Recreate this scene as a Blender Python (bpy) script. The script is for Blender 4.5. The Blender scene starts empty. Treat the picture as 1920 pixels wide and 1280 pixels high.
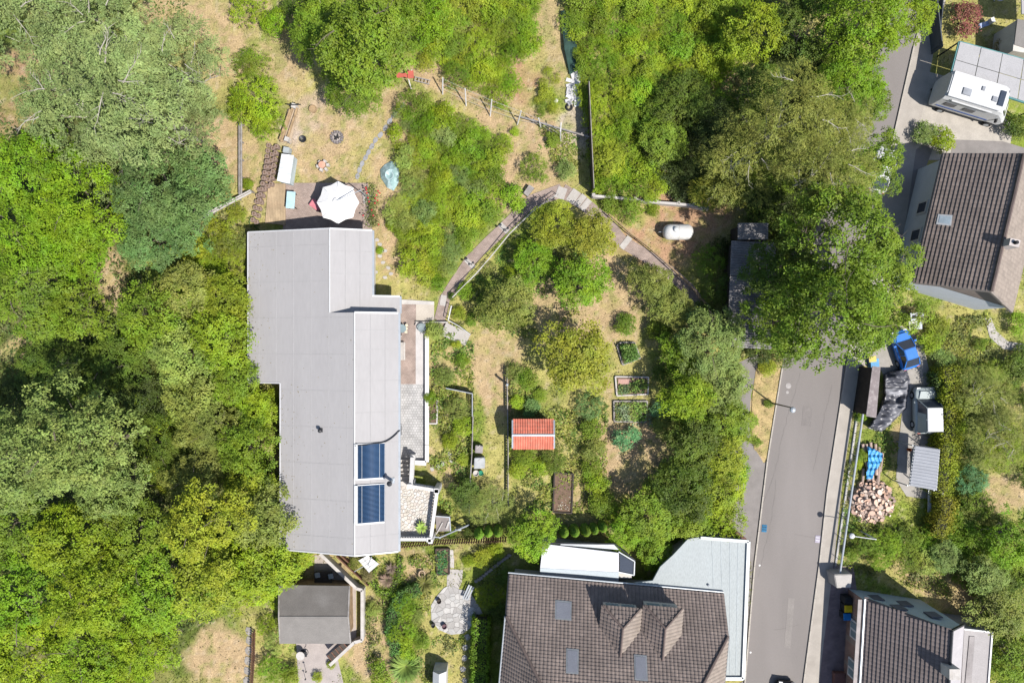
import bpy, math, random
import numpy as np
from mathutils import Vector, Matrix

# ------------------------------------------------------------------ camera, sky, sun, exposure
SC = bpy.context.scene
COL = SC.collection
H, S = 58.0, 22.0                      # flying height in metres; picture points per metre on the ground
cam_d = bpy.data.cameras.new('camera'); cam = bpy.data.objects.new('camera', cam_d); COL.objects.link(cam)
cam.location = (0, 0, H); cam_d.sensor_width = 36; cam_d.lens = 36 * H / (1920 / S); cam_d.clip_end = 3000
SC.camera = cam
SUN_AZ = Vector((0.79, -0.61)); SUN_EL = math.radians(55.5)
wd = bpy.data.worlds.new('World'); SC.world = wd; wd.use_nodes = True
nt = wd.node_tree; nt.nodes.clear()
sky = nt.nodes.new('ShaderNodeTexSky'); sky.sky_type = 'NISHITA'; sky.sun_disc = False
sky.sun_elevation = SUN_EL; sky.sun_rotation = math.atan2(SUN_AZ.x, SUN_AZ.y)
bg = nt.nodes.new('ShaderNodeBackground'); bg.inputs[1].default_value = 0.098
ow = nt.nodes.new('ShaderNodeOutputWorld')
nt.links.new(sky.outputs[0], bg.inputs[0]); nt.links.new(bg.outputs[0], ow.inputs[0])
sun_d = bpy.data.lights.new('sun', 'SUN'); sun_d.energy = 4.5; sun_d.angle = math.radians(0.53); sun_d.color = (1, .955, .89)
sun = bpy.data.objects.new('sun', sun_d); COL.objects.link(sun)
sdir = Vector((SUN_AZ.x * math.cos(SUN_EL), SUN_AZ.y * math.cos(SUN_EL), math.sin(SUN_EL)))
sun.rotation_euler = sdir.to_track_quat('Z', 'Y').to_euler(); sun.location = (30, -30, 80)
SC.view_settings.view_transform = 'Standard'; SC.view_settings.look = 'None'
SC.view_settings.exposure = 1.05; SC.view_settings.gamma = 1; SC.view_settings.use_curve_mapping = False

RNG = np.random.default_rng(7); random.seed(11)

# ------------------------------------------------------------------ helpers
def W(px, py, z=0.0):
    """a point of the photograph (1920 x 1280) seen at height z, in metres"""
    k = (H - z) / H / S
    return Vector(((px - 960) * k, (640 - py) * k, z))

def tag(o, label=None, cat=None, group=None, kind=None):
    if label: o['label'] = label
    if cat: o['category'] = cat
    if group: o['group'] = group
    if kind: o['kind'] = kind
    return o

def thing(name, label, cat, loc=(0, 0, 0), rz=0.0, group=None):
    o = bpy.data.objects.new(name, None); COL.objects.link(o); o.empty_display_size = .3
    o.location = loc; o.rotation_euler = (0, 0, rz)
    return tag(o, label, cat, group)

def rootloc(o):
    while o.parent: o = o.parent
    return Vector(o.location)

class MB:
    def __init__(s): s.v = []; s.f = []
    def add(s, vs, fs):
        o = len(s.v); s.v += [tuple(v) for v in vs]; s.f += [tuple(i + o for i in f) for f in fs]; return s
    def box(s, c, d, rz=0.0, top=1.0):
        c = Vector(c); x, y, z = d[0] / 2, d[1] / 2, d[2] / 2; vs = []
        for k, t in ((-1, 1), (1, top)):
            for a, b in ((-1, -1), (1, -1), (1, 1), (-1, 1)):
                X, Y = a * x * t, b * y * t
                vs.append((c.x + X * math.cos(rz) - Y * math.sin(rz), c.y + X * math.sin(rz) + Y * math.cos(rz), c.z + k * z))
        return s.add(vs, [(3, 2, 1, 0), (4, 5, 6, 7), (0, 1, 5, 4), (1, 2, 6, 5), (2, 3, 7, 6), (3, 0, 4, 7)])
    def prism(s, pts, z0, z1, inset=0.0):
        n = len(pts); cx = sum(p[0] for p in pts) / n; cy = sum(p[1] for p in pts) / n
        a = sum(pts[i][0] * pts[(i + 1) % n][1] - pts[(i + 1) % n][0] * pts[i][1] for i in range(n))
        if a < 0: pts = pts[::-1]
        b = [(p[0], p[1], z0) for p in pts]
        t = []
        for p in pts:
            d = Vector((cx - p[0], cy - p[1])); L = d.length or 1
            t.append((p[0] + d.x / L * inset, p[1] + d.y / L * inset, z1))
        return s.add(b + t, [tuple(range(n - 1, -1, -1)), tuple(range(n, 2 * n))] + [(i, (i + 1) % n, n + (i + 1) % n, n + i) for i in range(n)])
    def slab(s, pts, t=.1):
        n = len(pts); N = (Vector(pts[1]) - Vector(pts[0])).cross(Vector(pts[2]) - Vector(pts[1]))
        if N.z < 0: pts = pts[::-1]
        top = [Vector(p) for p in pts]; bot = [p - Vector((0, 0, t)) for p in top]
        return s.add(top + bot, [tuple(range(n)), tuple(range(2 * n - 1, n - 1, -1))] + [((i + 1) % n, i, n + i, n + (i + 1) % n) for i in range(n)])
    def tube(s, p, q, r, n=6, r2=None):
        p, q = Vector(p), Vector(q); r2 = r if r2 is None else r2; d = (q - p)
        if d.length < 1e-6: return s
        d.normalize(); a = d.orthogonal().normalized(); b = d.cross(a); vs = []
        for c, R in ((p, r), (q, r2)):
            for i in range(n):
                t = 2 * math.pi * i / n; vs.append(c + a * math.cos(t) * R + b * math.sin(t) * R)
        return s.add(vs, [tuple(range(n - 1, -1, -1)), tuple(range(n, 2 * n))] + [(i, (i + 1) % n, n + (i + 1) % n, n + i) for i in range(n)])
    def path(s, pts, r, n=6):
        for a, b in zip(pts[:-1], pts[1:]): s.tube(a, b, r, n)
        return s
    def lathe(s, prof, n, c=(0, 0, 0)):
        c = Vector(c); vs = []
        for r, z in prof:
            for i in range(n):
                t = 2 * math.pi * i / n; vs.append((c.x + r * math.cos(t), c.y + r * math.sin(t), c.z + z))
        fs = [(k * n + i, k * n + (i + 1) % n, (k + 1) * n + (i + 1) % n, (k + 1) * n + i) for k in range(len(prof) - 1) for i in range(n)]
        return s.add(vs, fs + [tuple(range(n - 1, -1, -1)), tuple(range((len(prof) - 1) * n, len(prof) * n))])
    def bar(s, p, q, w, h):
        """a board from p to q, w wide and h high, its top at the given z"""
        p, q = Vector(p), Vector(q); d = q - p; a = Vector((-d.y, d.x, 0)); a = a.normalized() * w / 2 if a.length > 1e-6 else Vector((w / 2, 0, 0))
        u = Vector((0, 0, h))
        return s.add([p - a - u, p + a - u, q + a - u, q - a - u, p - a, p + a, q + a, q - a],
                     [(0, 1, 2, 3), (7, 6, 5, 4), (0, 4, 5, 1), (1, 5, 6, 2), (2, 6, 7, 3), (3, 7, 4, 0)])
    def mesh(s, name, m=None, off=None, smooth=False):
        me = bpy.data.meshes.new(name); o = off or Vector((0, 0, 0))
        me.from_pydata([(v[0] - o.x, v[1] - o.y, v[2] - o.z) for v in s.v], [], s.f)
        if m: me.materials.append(m)
        if smooth: me.polygons.foreach_set('use_smooth', [True] * len(me.polygons))
        me.update(); return me

def pieces_of(mb):
    """the separate closed pieces of a mesh builder"""
    par = list(range(len(mb.v)))
    def find(a):
        while par[a] != a: par[a] = par[par[a]]; a = par[a]
        return a
    for f in mb.f:
        for b in f[1:]: par[find(b)] = find(f[0])
    out = {}
    for f in mb.f: out.setdefault(find(f[0]), []).append(f)
    res = []
    for fs in out.values():
        ids = sorted({i for f in fs for i in f}); mp = {a: k for k, a in enumerate(ids)}; q = MB(); q.v = [mb.v[i] for i in ids]; q.f = [tuple(mp[i] for i in f) for f in fs]; res.append(q)
    return res
def obj(name, mb, m, parent=None, local=False, smooth=False, bevel=0.0):
    if parent and name in ('verge_board', 'pillars', 'frame', 'beam', 'parapet', 'roof_seam'):
        ps = pieces_of(mb)
        if len(ps) > 1: return [obj_(name.rstrip('s') if name == 'pillars' else name, q, m, parent, local, smooth, bevel) for q in ps][0]
    return obj_(name, mb, m, parent, local, smooth, bevel)
def obj_(name, mb, m, parent=None, local=False, smooth=False, bevel=0.0):
    off = rootloc(parent) if (parent and not local) else None
    me = mb.mesh(name, m, off, smooth)
    if bevel:
        import bmesh
        bm = bmesh.new(); bm.from_mesh(me); bmesh.ops.bevel(bm, geom=bm.edges[:], offset=bevel, segments=2, affect='EDGES', clamp_overlap=True)
        bm.to_mesh(me); bm.free(); me.update()
    o = bpy.data.objects.new(name, me); COL.objects.link(o)
    if parent: o.parent = parent
    return o

def solo(name, mb, m, label, cat, group=None, **k):
    """a thing that is one mesh; its origin is moved to its base"""
    n = len(mb.v); c = Vector((sum(v[0] for v in mb.v) / n, sum(v[1] for v in mb.v) / n, min(v[2] for v in mb.v)))
    me_off = MB(); me_off.v = [(v[0] - c.x, v[1] - c.y, v[2] - c.z) for v in mb.v]; me_off.f = mb.f
    o = obj(name, me_off, m, None, **k); o.location = c
    return tag(o, label, cat, group)

def piece(name, me, parent, loc, rz=0.0, sc=None, ry=0.0):
    o = bpy.data.objects.new(name, me); COL.objects.link(o)
    if parent: o.parent = parent; loc = Vector(loc) - rootloc(parent)
    o.location = loc; o.rotation_euler = (0, ry, rz)
    if sc: o.scale = sc
    return o

def struct(name, mb, m, parent=None):
    o = obj(name, mb, m, parent)
    if not parent: o['kind'] = 'structure'
    return o

def copy_tree(o, parent=None):
    c = o.copy(); COL.objects.link(c)
    if parent: c.parent = parent
    for ch in list(o.children): copy_tree(ch, c)
    return c

# ------------------------------------------------------------------ materials
MATS = {}
ALB = .74
def srgb(r, g, b):
    f = lambda c: (c / 255 / 12.92) if c / 255 <= .04045 else ((c / 255 + .055) / 1.055) ** 2.4
    return (f(r), f(g), f(b))
def mat(name, col, rough=.85, var=.18, scale=1.3, bump=0.0, bscale=25.0, metal=0.0, island=0.0, fine=.1, fscale=14.0, stain=None, samt=.5, sscale=.5, spec=.3, stretch=None, world=False):
    if name in MATS: return MATS[name]
    col = tuple(c * ALB for c in col); stain = tuple(c * ALB for c in stain) if stain else None
    m = bpy.data.materials.new(name); m.use_nodes = True; t = m.node_tree; N = t.nodes; L = t.links
    b = N['Principled BSDF']; b.inputs['Roughness'].default_value = rough; b.inputs['Metallic'].default_value = metal
    b.inputs['Specular IOR Level'].default_value = spec
    if world: src = N.new('ShaderNodeNewGeometry').outputs['Position']
    else: src = N.new('ShaderNodeTexCoord').outputs['Object']
    if stretch:
        mp = N.new('ShaderNodeMapping'); mp.inputs['Scale'].default_value = stretch; L.new(src, mp.inputs[0]); src = mp.outputs[0]
    def noise(sc, det=5):
        n = N.new('ShaderNodeTexNoise'); n.inputs['Scale'].default_value = sc; n.inputs['Detail'].default_value = det; L.new(src, n.inputs['Vector']); return n.outputs['Fac']
    def rng(f, lo, hi, a=.3, c=.7):
        r = N.new('ShaderNodeMapRange'); L.new(f, r.inputs['Value'])
        for k, v in (('From Min', a), ('From Max', c), ('To Min', lo), ('To Max', hi)): r.inputs[k].default_value = v
        return r.outputs[0]
    def mul(a, c):
        x = N.new('ShaderNodeMath'); x.operation = 'MULTIPLY'; L.new(a, x.inputs[0]); L.new(c, x.inputs[1]); return x.outputs[0]
    v = mul(rng(noise(scale), 1 - var, 1 + var), rng(noise(fscale, 3), 1 - fine, 1 + fine))
    if island:
        g = N.new('ShaderNodeNewGeometry'); v = mul(v, rng(g.outputs['Random Per Island'], 1 - island, 1 + island, 0, 1))
    base = N.new('ShaderNodeRGB'); base.outputs[0].default_value = (*col, 1); c = base.outputs[0]
    if stain:
        mx = N.new('ShaderNodeMix'); mx.data_type = 'RGBA'; L.new(c, mx.inputs[6]); mx.inputs[7].default_value = (*stain, 1)
        L.new(rng(noise(sscale, 7), 0, samt, .48, .68), mx.inputs[0]); c = mx.outputs[2]
    vm = N.new('ShaderNodeVectorMath'); vm.operation = 'SCALE'; L.new(c, vm.inputs[0]); L.new(v, vm.inputs['Scale'])
    L.new(vm.outputs[0], b.inputs['Base Color'])
    if bump:
        bp = N.new('ShaderNodeBump'); bp.inputs['Strength'].default_value = bump; bp.inputs['Distance'].default_value = .03
        L.new(noise(bscale, 6), bp.inputs['Height']); L.new(bp.outputs[0], b.inputs['Normal'])
    MATS[name] = m; return m

def brickmat(name, c1, c2, mortar, bw, bh, rot=0.0, msize=.012, var=.2):
    if name in MATS: return MATS[name]
    m = mat(name, c1, var=var, bump=.3); c1, c2, mortar = [tuple(v * ALB for v in q) for q in (c1, c2, mortar)]; t = m.node_tree; N = t.nodes; L = t.links; b = N['Principled BSDF']
    tc = N.new('ShaderNodeNewGeometry'); mp = N.new('ShaderNodeMapping'); mp.inputs['Rotation'].default_value = (0, 0, rot); L.new(tc.outputs['Position'], mp.inputs[0])
    bt = N.new('ShaderNodeTexBrick'); L.new(mp.outputs[0], bt.inputs['Vector']); bt.inputs['Scale'].default_value = 1
    bt.inputs['Brick Width'].default_value = bw; bt.inputs['Row Height'].default_value = bh; bt.inputs['Mortar Size'].default_value = msize
    bt.inputs['Color1'].default_value = (*c1, 1); bt.inputs['Color2'].default_value = (*c2, 1); bt.inputs['Mortar'].default_value = (*mortar, 1)
    vm = [n for n in N if n.type == 'VECT_MATH'][0]; L.new(bt.outputs['Color'], vm.inputs[0]); return m

def leafmat(name='leaf', trans=.32, useobj=True):
    if name in MATS: return MATS[name]
    m = bpy.data.materials.new(name); m.use_nodes = True; t = m.node_tree; N = t.nodes; L = t.links; N.clear()
    out = N.new('ShaderNodeOutputMaterial'); g = N.new('ShaderNodeNewGeometry')
    if useobj: base = N.new('ShaderNodeObjectInfo').outputs['Color']
    else:
        a = N.new('ShaderNodeAttribute'); a.attribute_name = 'Col'; base = a.outputs['Color']
    hs = N.new('ShaderNodeHueSaturation'); L.new(base, hs.inputs['Color'])
    r1 = N.new('ShaderNodeMapRange'); L.new(g.outputs['Random Per Island'], r1.inputs[0]); r1.inputs[3].default_value = .8; r1.inputs[4].default_value = 1.22
    n = N.new('ShaderNodeTexNoise'); n.inputs['Scale'].default_value = .55; n.inputs['Detail'].default_value = 4; L.new(g.outputs['Position'], n.inputs['Vector'])
    r2 = N.new('ShaderNodeMapRange'); L.new(n.outputs['Fac'], r2.inputs[0]); r2.inputs[1].default_value = .3; r2.inputs[2].default_value = .7; r2.inputs[3].default_value = .68; r2.inputs[4].default_value = 1.34
    mu = N.new('ShaderNodeMath'); mu.operation = 'MULTIPLY'; L.new(r1.outputs[0], mu.inputs[0]); L.new(r2.outputs[0], mu.inputs[1])
    L.new(mu.outputs[0], hs.inputs['Value'])
    n2 = N.new('ShaderNodeTexNoise'); n2.inputs['Scale'].default_value = .9; n2.inputs['Detail'].default_value = 3; L.new(g.outputs['Position'], n2.inputs['Vector'])
    r3 = N.new('ShaderNodeMapRange'); L.new(n2.outputs['Fac'], r3.inputs[0]); r3.inputs[1].default_value = .3; r3.inputs[2].default_value = .7; r3.inputs[3].default_value = .482; r3.inputs[4].default_value = .516
    L.new(r3.outputs[0], hs.inputs['Hue'])
    d = N.new('ShaderNodeBsdfDiffuse'); tr = N.new('ShaderNodeBsdfTranslucent'); L.new(hs.outputs[0], d.inputs[0]); L.new(hs.outputs[0], tr.inputs[0])
    mx = N.new('ShaderNodeMixShader'); mx.inputs[0].default_value = trans; L.new(d.outputs[0], mx.inputs[1]); L.new(tr.outputs[0], mx.inputs[2])
    gl = N.new('ShaderNodeBsdfGlossy'); gl.inputs['Roughness'].default_value = .6; gl.inputs[0].default_value = (1, 1, 1, 1)
    m2 = N.new('ShaderNodeMixShader'); m2.inputs[0].default_value = .012; L.new(mx.outputs[0], m2.inputs[1]); L.new(gl.outputs[0], m2.inputs[2])
    L.new(m2.outputs[0], out.inputs[0]); MATS[name] = m; return m

GREYROOF = mat('roof_membrane', (.325, .314, .313), rough=.8, spec=.12, var=.035, scale=.5, fine=.03, fscale=5, stain=(.285, .274, .272), samt=.45, sscale=.35, stretch=(1, .25, 1))
WHITE = mat('white_paint', (.56, .55, .54), rough=.6, var=.05, stain=(.4, .38, .35), samt=.4, sscale=2)
WHITEMET = mat('white_metal', (.52, .525, .53), rough=.5, var=.04)
CONC = mat('pale_concrete', (.38, .355, .33), var=.12, bump=.2, stain=(.24, .22, .19), samt=.5, sscale=1.2)
CONCW = mat('white_concrete', (.44, .415, .39), var=.1, stain=(.3, .27, .24), samt=.6, sscale=1.5)
GREYM = mat('grey_metal', (.34, .36, .38), rough=.4, metal=.2, var=.1)
DARKM = mat('dark_metal', (.025, .026, .03), rough=.5, var=.2)
GALV = mat('galvanised_steel', (.42, .45, .48), rough=.4, metal=.4, var=.1)
GREYW = mat('weathered_wood', (.27, .25, .235), var=.2, scale=3, fscale=30, stain=(.13, .11, .1), samt=.6, sscale=2)
TANW = mat('tan_wood', (.33, .23, .13), var=.25, scale=3, fscale=30, stain=(.2, .13, .08), samt=.6, sscale=2)
BRNW = mat('brown_wood', (.13, .062, .04), var=.25, scale=3)
DKW = mat('dark_wood', (.045, .035, .028), var=.3, scale=3)
REDP = mat('red_paint', (.42, .10, .07), var=.12, rough=.6)
BARK = mat('bark', (.13, .105, .08), var=.3, scale=4, bump=.5)
PBARK = mat('pale_bark', (.36, .33, .28), var=.25, scale=4)
GLASSD = mat('dark_glass', (.04, .05, .07), rough=.08, var=.1, spec=.6)
GLASSB = mat('pale_glass', (.2, .26, .28), rough=.12, var=.1, spec=.6)
SOIL = mat('garden_soil', (.14, .09, .06), var=.3, scale=5, bump=.8)
BLACK = mat('black_rubber', (.02, .02, .022), var=.2)
LEAF = leafmat('leaf', .24); LEAFC = leafmat('leaf_painted', .3, False)
GREENP = mat('green_plastic', (.02, .2, .12), var=.1)

# ------------------------------------------------------------------ noise and ground colours
def vnoise(x, y, scale, seed):
    r = np.random.default_rng(seed); T = r.random((257, 257)); T[256] = T[0]; T[:, 256] = T[:, 0]
    u = np.mod(x / scale, 256); v = np.mod(y / scale, 256); i = np.floor(u).astype(int); j = np.floor(v).astype(int)
    fu = u - i; fv = v - j; fu = fu * fu * (3 - 2 * fu); fv = fv * fv * (3 - 2 * fv)
    i = np.clip(i, 0, 255); j = np.clip(j, 0, 255)
    return (T[i, j] * (1 - fu) + T[i + 1, j] * fu) * (1 - fv) + (T[i, j + 1] * (1 - fu) + T[i + 1, j + 1] * fu) * fv
def fbm(x, y, scale, seed, o=4):
    a = 0; w = 1; t = 0
    for k in range(o): a = a + w * vnoise(x + 913 * k, y + 377 * k, scale / 2 ** k, seed + k); t += w; w *= .55
    return a / t
STRAW = np.array((.36, .262, .15)); DRYG = np.array((.32, .285, .10)); GRN = np.array((.15, .20, .032)); LIMEG = np.array((.19, .24, .035))
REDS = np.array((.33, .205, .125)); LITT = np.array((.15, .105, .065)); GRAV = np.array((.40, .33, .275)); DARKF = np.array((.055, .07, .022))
ZONES = [  # centre x, y, radii, turn in degrees, colour, strength
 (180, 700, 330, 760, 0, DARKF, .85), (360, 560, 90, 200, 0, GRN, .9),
 (390, 60, 90, 130, 10, DRYG, .8), (400, 20, 60, 60, 0, STRAW, .9), (440, 60, 45, 110, -15, STRAW, .9), (330, 10, 60, 60, 0, STRAW, .8), (400, 280, 55, 70, 0, STRAW, .95), (500, 110, 60, 35, 0, STRAW, .7), (480, 330, 45, 90, 0, STRAW, .9), (540, 90, 40, 100, 0, STRAW, .7), (90, 130, 80, 50, 0, REDS, .8), (30, 220, 40, 35, 0, REDS, .6),
 (215, 520, 40, 60, 20, STRAW, .9), (30, 640, 30, 25, 0, STRAW, .7), (440, 440, 50, 80, 0, DRYG, .8), (510, 850, 30, 180, 0, STRAW, .9), (505, 760, 30, 60, 0, LIMEG, .8),
 (600, 240, 75, 70, 0, GRAV, .95), (590, 210, 60, 40, 0, STRAW, .6), (640, 300, 110, 60, 0, STRAW, .95), (700, 310, 45, 60, 0, DRYG, .6), (740, 220, 50, 70, 30, STRAW, .9), (720, 380, 30, 110, 0, STRAW, .9), (640, 225, 50, 30, 0, STRAW, .8),
 (830, 160, 90, 36, -20, STRAW, 1), (920, 205, 90, 36, -25, STRAW, 1), (1010, 245, 80, 34, -15, STRAW, 1), (960, 300, 50, 80, 10, STRAW, 1), (945, 350, 30, 40, 0, STRAW, .9), (1040, 310, 40, 60, -30, STRAW, .9), (985, 150, 36, 60, 0, REDS, 1), (1030, 60, 34, 120, 10, STRAW, .8), (1000, 100, 30, 40, 0, DRYG, .7), (1075, 240, 34, 60, 0, GRAV, .8), (1080, 310, 30, 60, 0, DRYG, .7),
 (730, 480, 30, 90, 0, STRAW, .95), (750, 540, 60, 30, 0, DRYG, .9), (770, 505, 30, 30, 0, STRAW, .7), (850, 690, 60, 80, 0, DRYG, .9), (840, 690, 40, 40, 0, STRAW, .7), (925, 680, 55, 60, 0, STRAW, .9), (930, 740, 28, 60, 0, STRAW, 1), (920, 860, 32, 100, 0, DRYG, .9), (870, 590, 50, 50, 0, DRYG, .9), (990, 620, 60, 40, 0, DRYG, .8), (1010, 580, 40, 60, 0, STRAW, .8),
 (1150, 560, 50, 120, 15, STRAW, .95), (1080, 590, 50, 40, 0, STRAW, .9), (1190, 600, 40, 60, 0, STRAW, .7), (1245, 430, 110, 75, 0, REDS, 1), (1180, 400, 60, 34, 20, DRYG, .8), (1300, 400, 60, 60, 0, REDS, 1), (1190, 700, 60, 60, 0, DRYG, .9), (1130, 800, 20, 120, 0, STRAW, .9), (1195, 835, 70, 50, 0, STRAW, 1), (1185, 890, 70, 40, 0, STRAW, .9), (1080, 750, 60, 60, 0, DRYG, .8), (1075, 870, 50, 80, 0, DRYG, .8), (1100, 920, 40, 40, 0, STRAW, .7), (1000, 900, 60, 50, 0, DRYG, .8), (1060, 800, 40, 40, 0, DRYG, .8), (1005, 750, 40, 40, 0, GRN, .7),
 (840, 850, 36, 50, 0, DRYG, .8), (815, 860, 25, 25, 0, STRAW, .9), (860, 910, 25, 60, 0, STRAW, .7), (850, 940, 30, 40, 0, LIMEG, .6), (930, 900, 30, 50, 0, DRYG, .7),
 (780, 1065, 34, 40, 0, STRAW, 1), (715, 1150, 22, 80, 0, STRAW, .9), (690, 1220, 60, 50, 0, STRAW, 1), (730, 1260, 70, 40, 0, STRAW, .7), (850, 1230, 46, 60, 0, DRYG, .95), (865, 1050, 20, 30, 0, STRAW, .7), (815, 1150, 30, 50, 0, DRYG, .9), (425, 1235, 75, 75, 0, STRAW, 1), (620, 1060, 50, 30, 0, STRAW, .8), (900, 1080, 40, 40, 0, LIMEG, .7),
 (1790, 640, 80, 70, 0, DRYG, .9), (1700, 880, 40, 60, 0, DRYG, .9), (1690, 830, 30, 30, 0, STRAW, .8), (1700, 960, 40, 40, 0, LIMEG, .8), (1700, 1080, 120, 40, -15, DRYG, .9), (1740, 1090, 60, 30, -30, STRAW, .8), (1800, 1140, 40, 30, -40, STRAW, .8), (1880, 930, 50, 50, 0, STRAW, .9), (1880, 40, 60, 70, 0, DRYG, .9), (1890, 80, 40, 30, 0, STRAW, .8),
 (1437, 780, 32, 110, -8, STRAW, 1), (1440, 690, 36, 40, 0, DRYG, .8), (1370, 130, 24, 60, -20, STRAW, .9), (1620, 820, 30, 60, 0, GRN, .8), (1900, 240, 40, 60, 0, LIMEG, .7)]
def ground_colour(px, py):
    dx = (fbm(px, py, 90, 1) - .5) * 70; dy = (fbm(px, py, 90, 5) - .5) * 70
    dx2 = (vnoise(px, py, 9, 21) - .5) * 12; dy2 = (vnoise(px, py, 9, 22) - .5) * 12
    X = px + dx + dx2; Y = py + dy + dy2
    n = np.clip((fbm(px, py, 70, 31) - .38) * 4, 0, 1)[..., None]
    c = GRN * (1 - n) + DRYG * n
    for cx, cy, rx, ry, rot, col, st in ZONES:
        t = math.radians(rot); u = (X - cx) * math.cos(t) + (Y - cy) * -math.sin(t); v = (X - cx) * math.sin(t) + (Y - cy) * math.cos(t)
        d = np.sqrt((u / rx) ** 2 + (v / ry) ** 2); w = (np.clip((1.12 - d) / .34, 0, 1) * st)[..., None]
        c = c * (1 - w) + col * w
    # patches of the other kind inside each zone, as a thirsty lawn has them
    m = np.clip((fbm(px, py, 26, 51) - .53) * 7, 0, 1)[..., None] * .45; c = c * (1 - m) + (DRYG * .9) * m
    m = np.clip((fbm(px, py, 14, 61) - .56) * 8, 0, 1)[..., None] * .45; c = c * (1 - m) + GRN * m
    m = np.clip((fbm(px, py, 8, 71) - .62) * 8, 0, 1)[..., None] * .45; c = c * (1 - m) + np.array((.42, .34, .24)) * m
    c = c * (.84 + .32 * vnoise(px, py, 4, 81))[..., None]
    return c * ALB

# ground: a fine sheet under the whole frame and a coarse one out to the horizon
gx = np.linspace(-50, 50, 460); gy = np.linspace(-34, 34, 312)
GX, GY = np.meshgrid(gx, gy); nxg, nyg = len(gx), len(gy)
gc = ground_colour(GX * S + 960, 640 - GY * S)
me = bpy.data.meshes.new('ground')
co = np.zeros((nxg * nyg, 3), np.float32); co[:, 0] = GX.ravel(); co[:, 1] = GY.ravel()
i, j = np.meshgrid(np.arange(nxg - 1), np.arange(nyg - 1)); a = (j * nxg + i).ravel()
q = np.stack([a, a + 1, a + nxg + 1, a + nxg], 1).astype(np.int32)
def np_mesh(me, co, q):
    me.vertices.add(len(co)); me.vertices.foreach_set('co', co.astype(np.float32).ravel())
    k = q.shape[1]; me.loops.add(q.size); me.loops.foreach_set('vertex_index', q.ravel())
    me.polygons.add(len(q)); me.polygons.foreach_set('loop_start', np.arange(0, q.size, k, dtype=np.int32)); me.update(calc_edges=True)
np_mesh(me, co, q)
def set_col(me, c):
    at = me.color_attributes.new('Col', 'FLOAT_COLOR', 'POINT'); f = np.ones((len(c), 4), np.float32); f[:, :3] = c; at.data.foreach_set('color', f.ravel())
set_col(me, gc.reshape(-1, 3))
gm = mat('ground_soil_and_grass', (1 / ALB, 1 / ALB, 1 / ALB), rough=1, var=.12, scale=.9, fine=.3, fscale=9, bump=.9, bscale=9, spec=.1, world=True)
att = gm.node_tree.nodes.new('ShaderNodeAttribute'); att.attribute_name = 'Col'
vm = [n for n in gm.node_tree.nodes if n.type == 'VECT_MATH'][0]; gm.node_tree.links.new(att.outputs['Color'], vm.inputs[0])
me.materials.append(gm); go = bpy.data.objects.new('ground', me); COL.objects.link(go); go['kind'] = 'structure'
struct('terrain', MB().add([(-900, -900, -.06), (900, -900, -.06), (900, 900, -.06), (-900, 900, -.06)], [(0, 1, 2, 3)]),
       mat('far_meadow', (.11, .13, .04), rough=1, var=.4, scale=.05, fine=.3, fscale=.6, stain=(.25, .2, .1), samt=.7, sscale=.03, world=True))

# ------------------------------------------------------------------ foliage engine
def leaf_mesh(name, P, Nn, size, mats, aspect=.6, col=None, rng=RNG, axis=None):
    n = len(P); Nn = Nn / np.linalg.norm(Nn, axis=1, keepdims=True)
    r = rng.normal(size=(n, 3)) if axis is None else axis + rng.normal(size=(n, 3)) * .35
    t = r - (r * Nn).sum(1, keepdims=True) * Nn; t /= np.linalg.norm(t, axis=1, keepdims=True) + 1e-9
    b = np.cross(Nn, t); s = size[:, None]
    co = np.empty((n, 4, 3), np.float32)
    co[:, 0] = P - t * s * .55; co[:, 2] = P + t * s * .55
    co[:, 1] = P + b * s * .5 * aspect - Nn * s * .12; co[:, 3] = P - b * s * .5 * aspect - Nn * s * .12
    me = bpy.data.meshes.new(name); np_mesh(me, co.reshape(-1, 3), np.arange(n * 4, dtype=np.int32).reshape(-1, 4))
    for m in mats: me.materials.append(m)
    if col is not None: set_col(me, np.repeat(col, 4, 0))
    return me

def unit(n, rng, zmin=-1.0):
    v = rng.normal(size=(n * 4 + 8, 3)); v /= np.linalg.norm(v, axis=1, keepdims=True); v = v[v[:, 2] > zmin][:n]; return v

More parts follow.
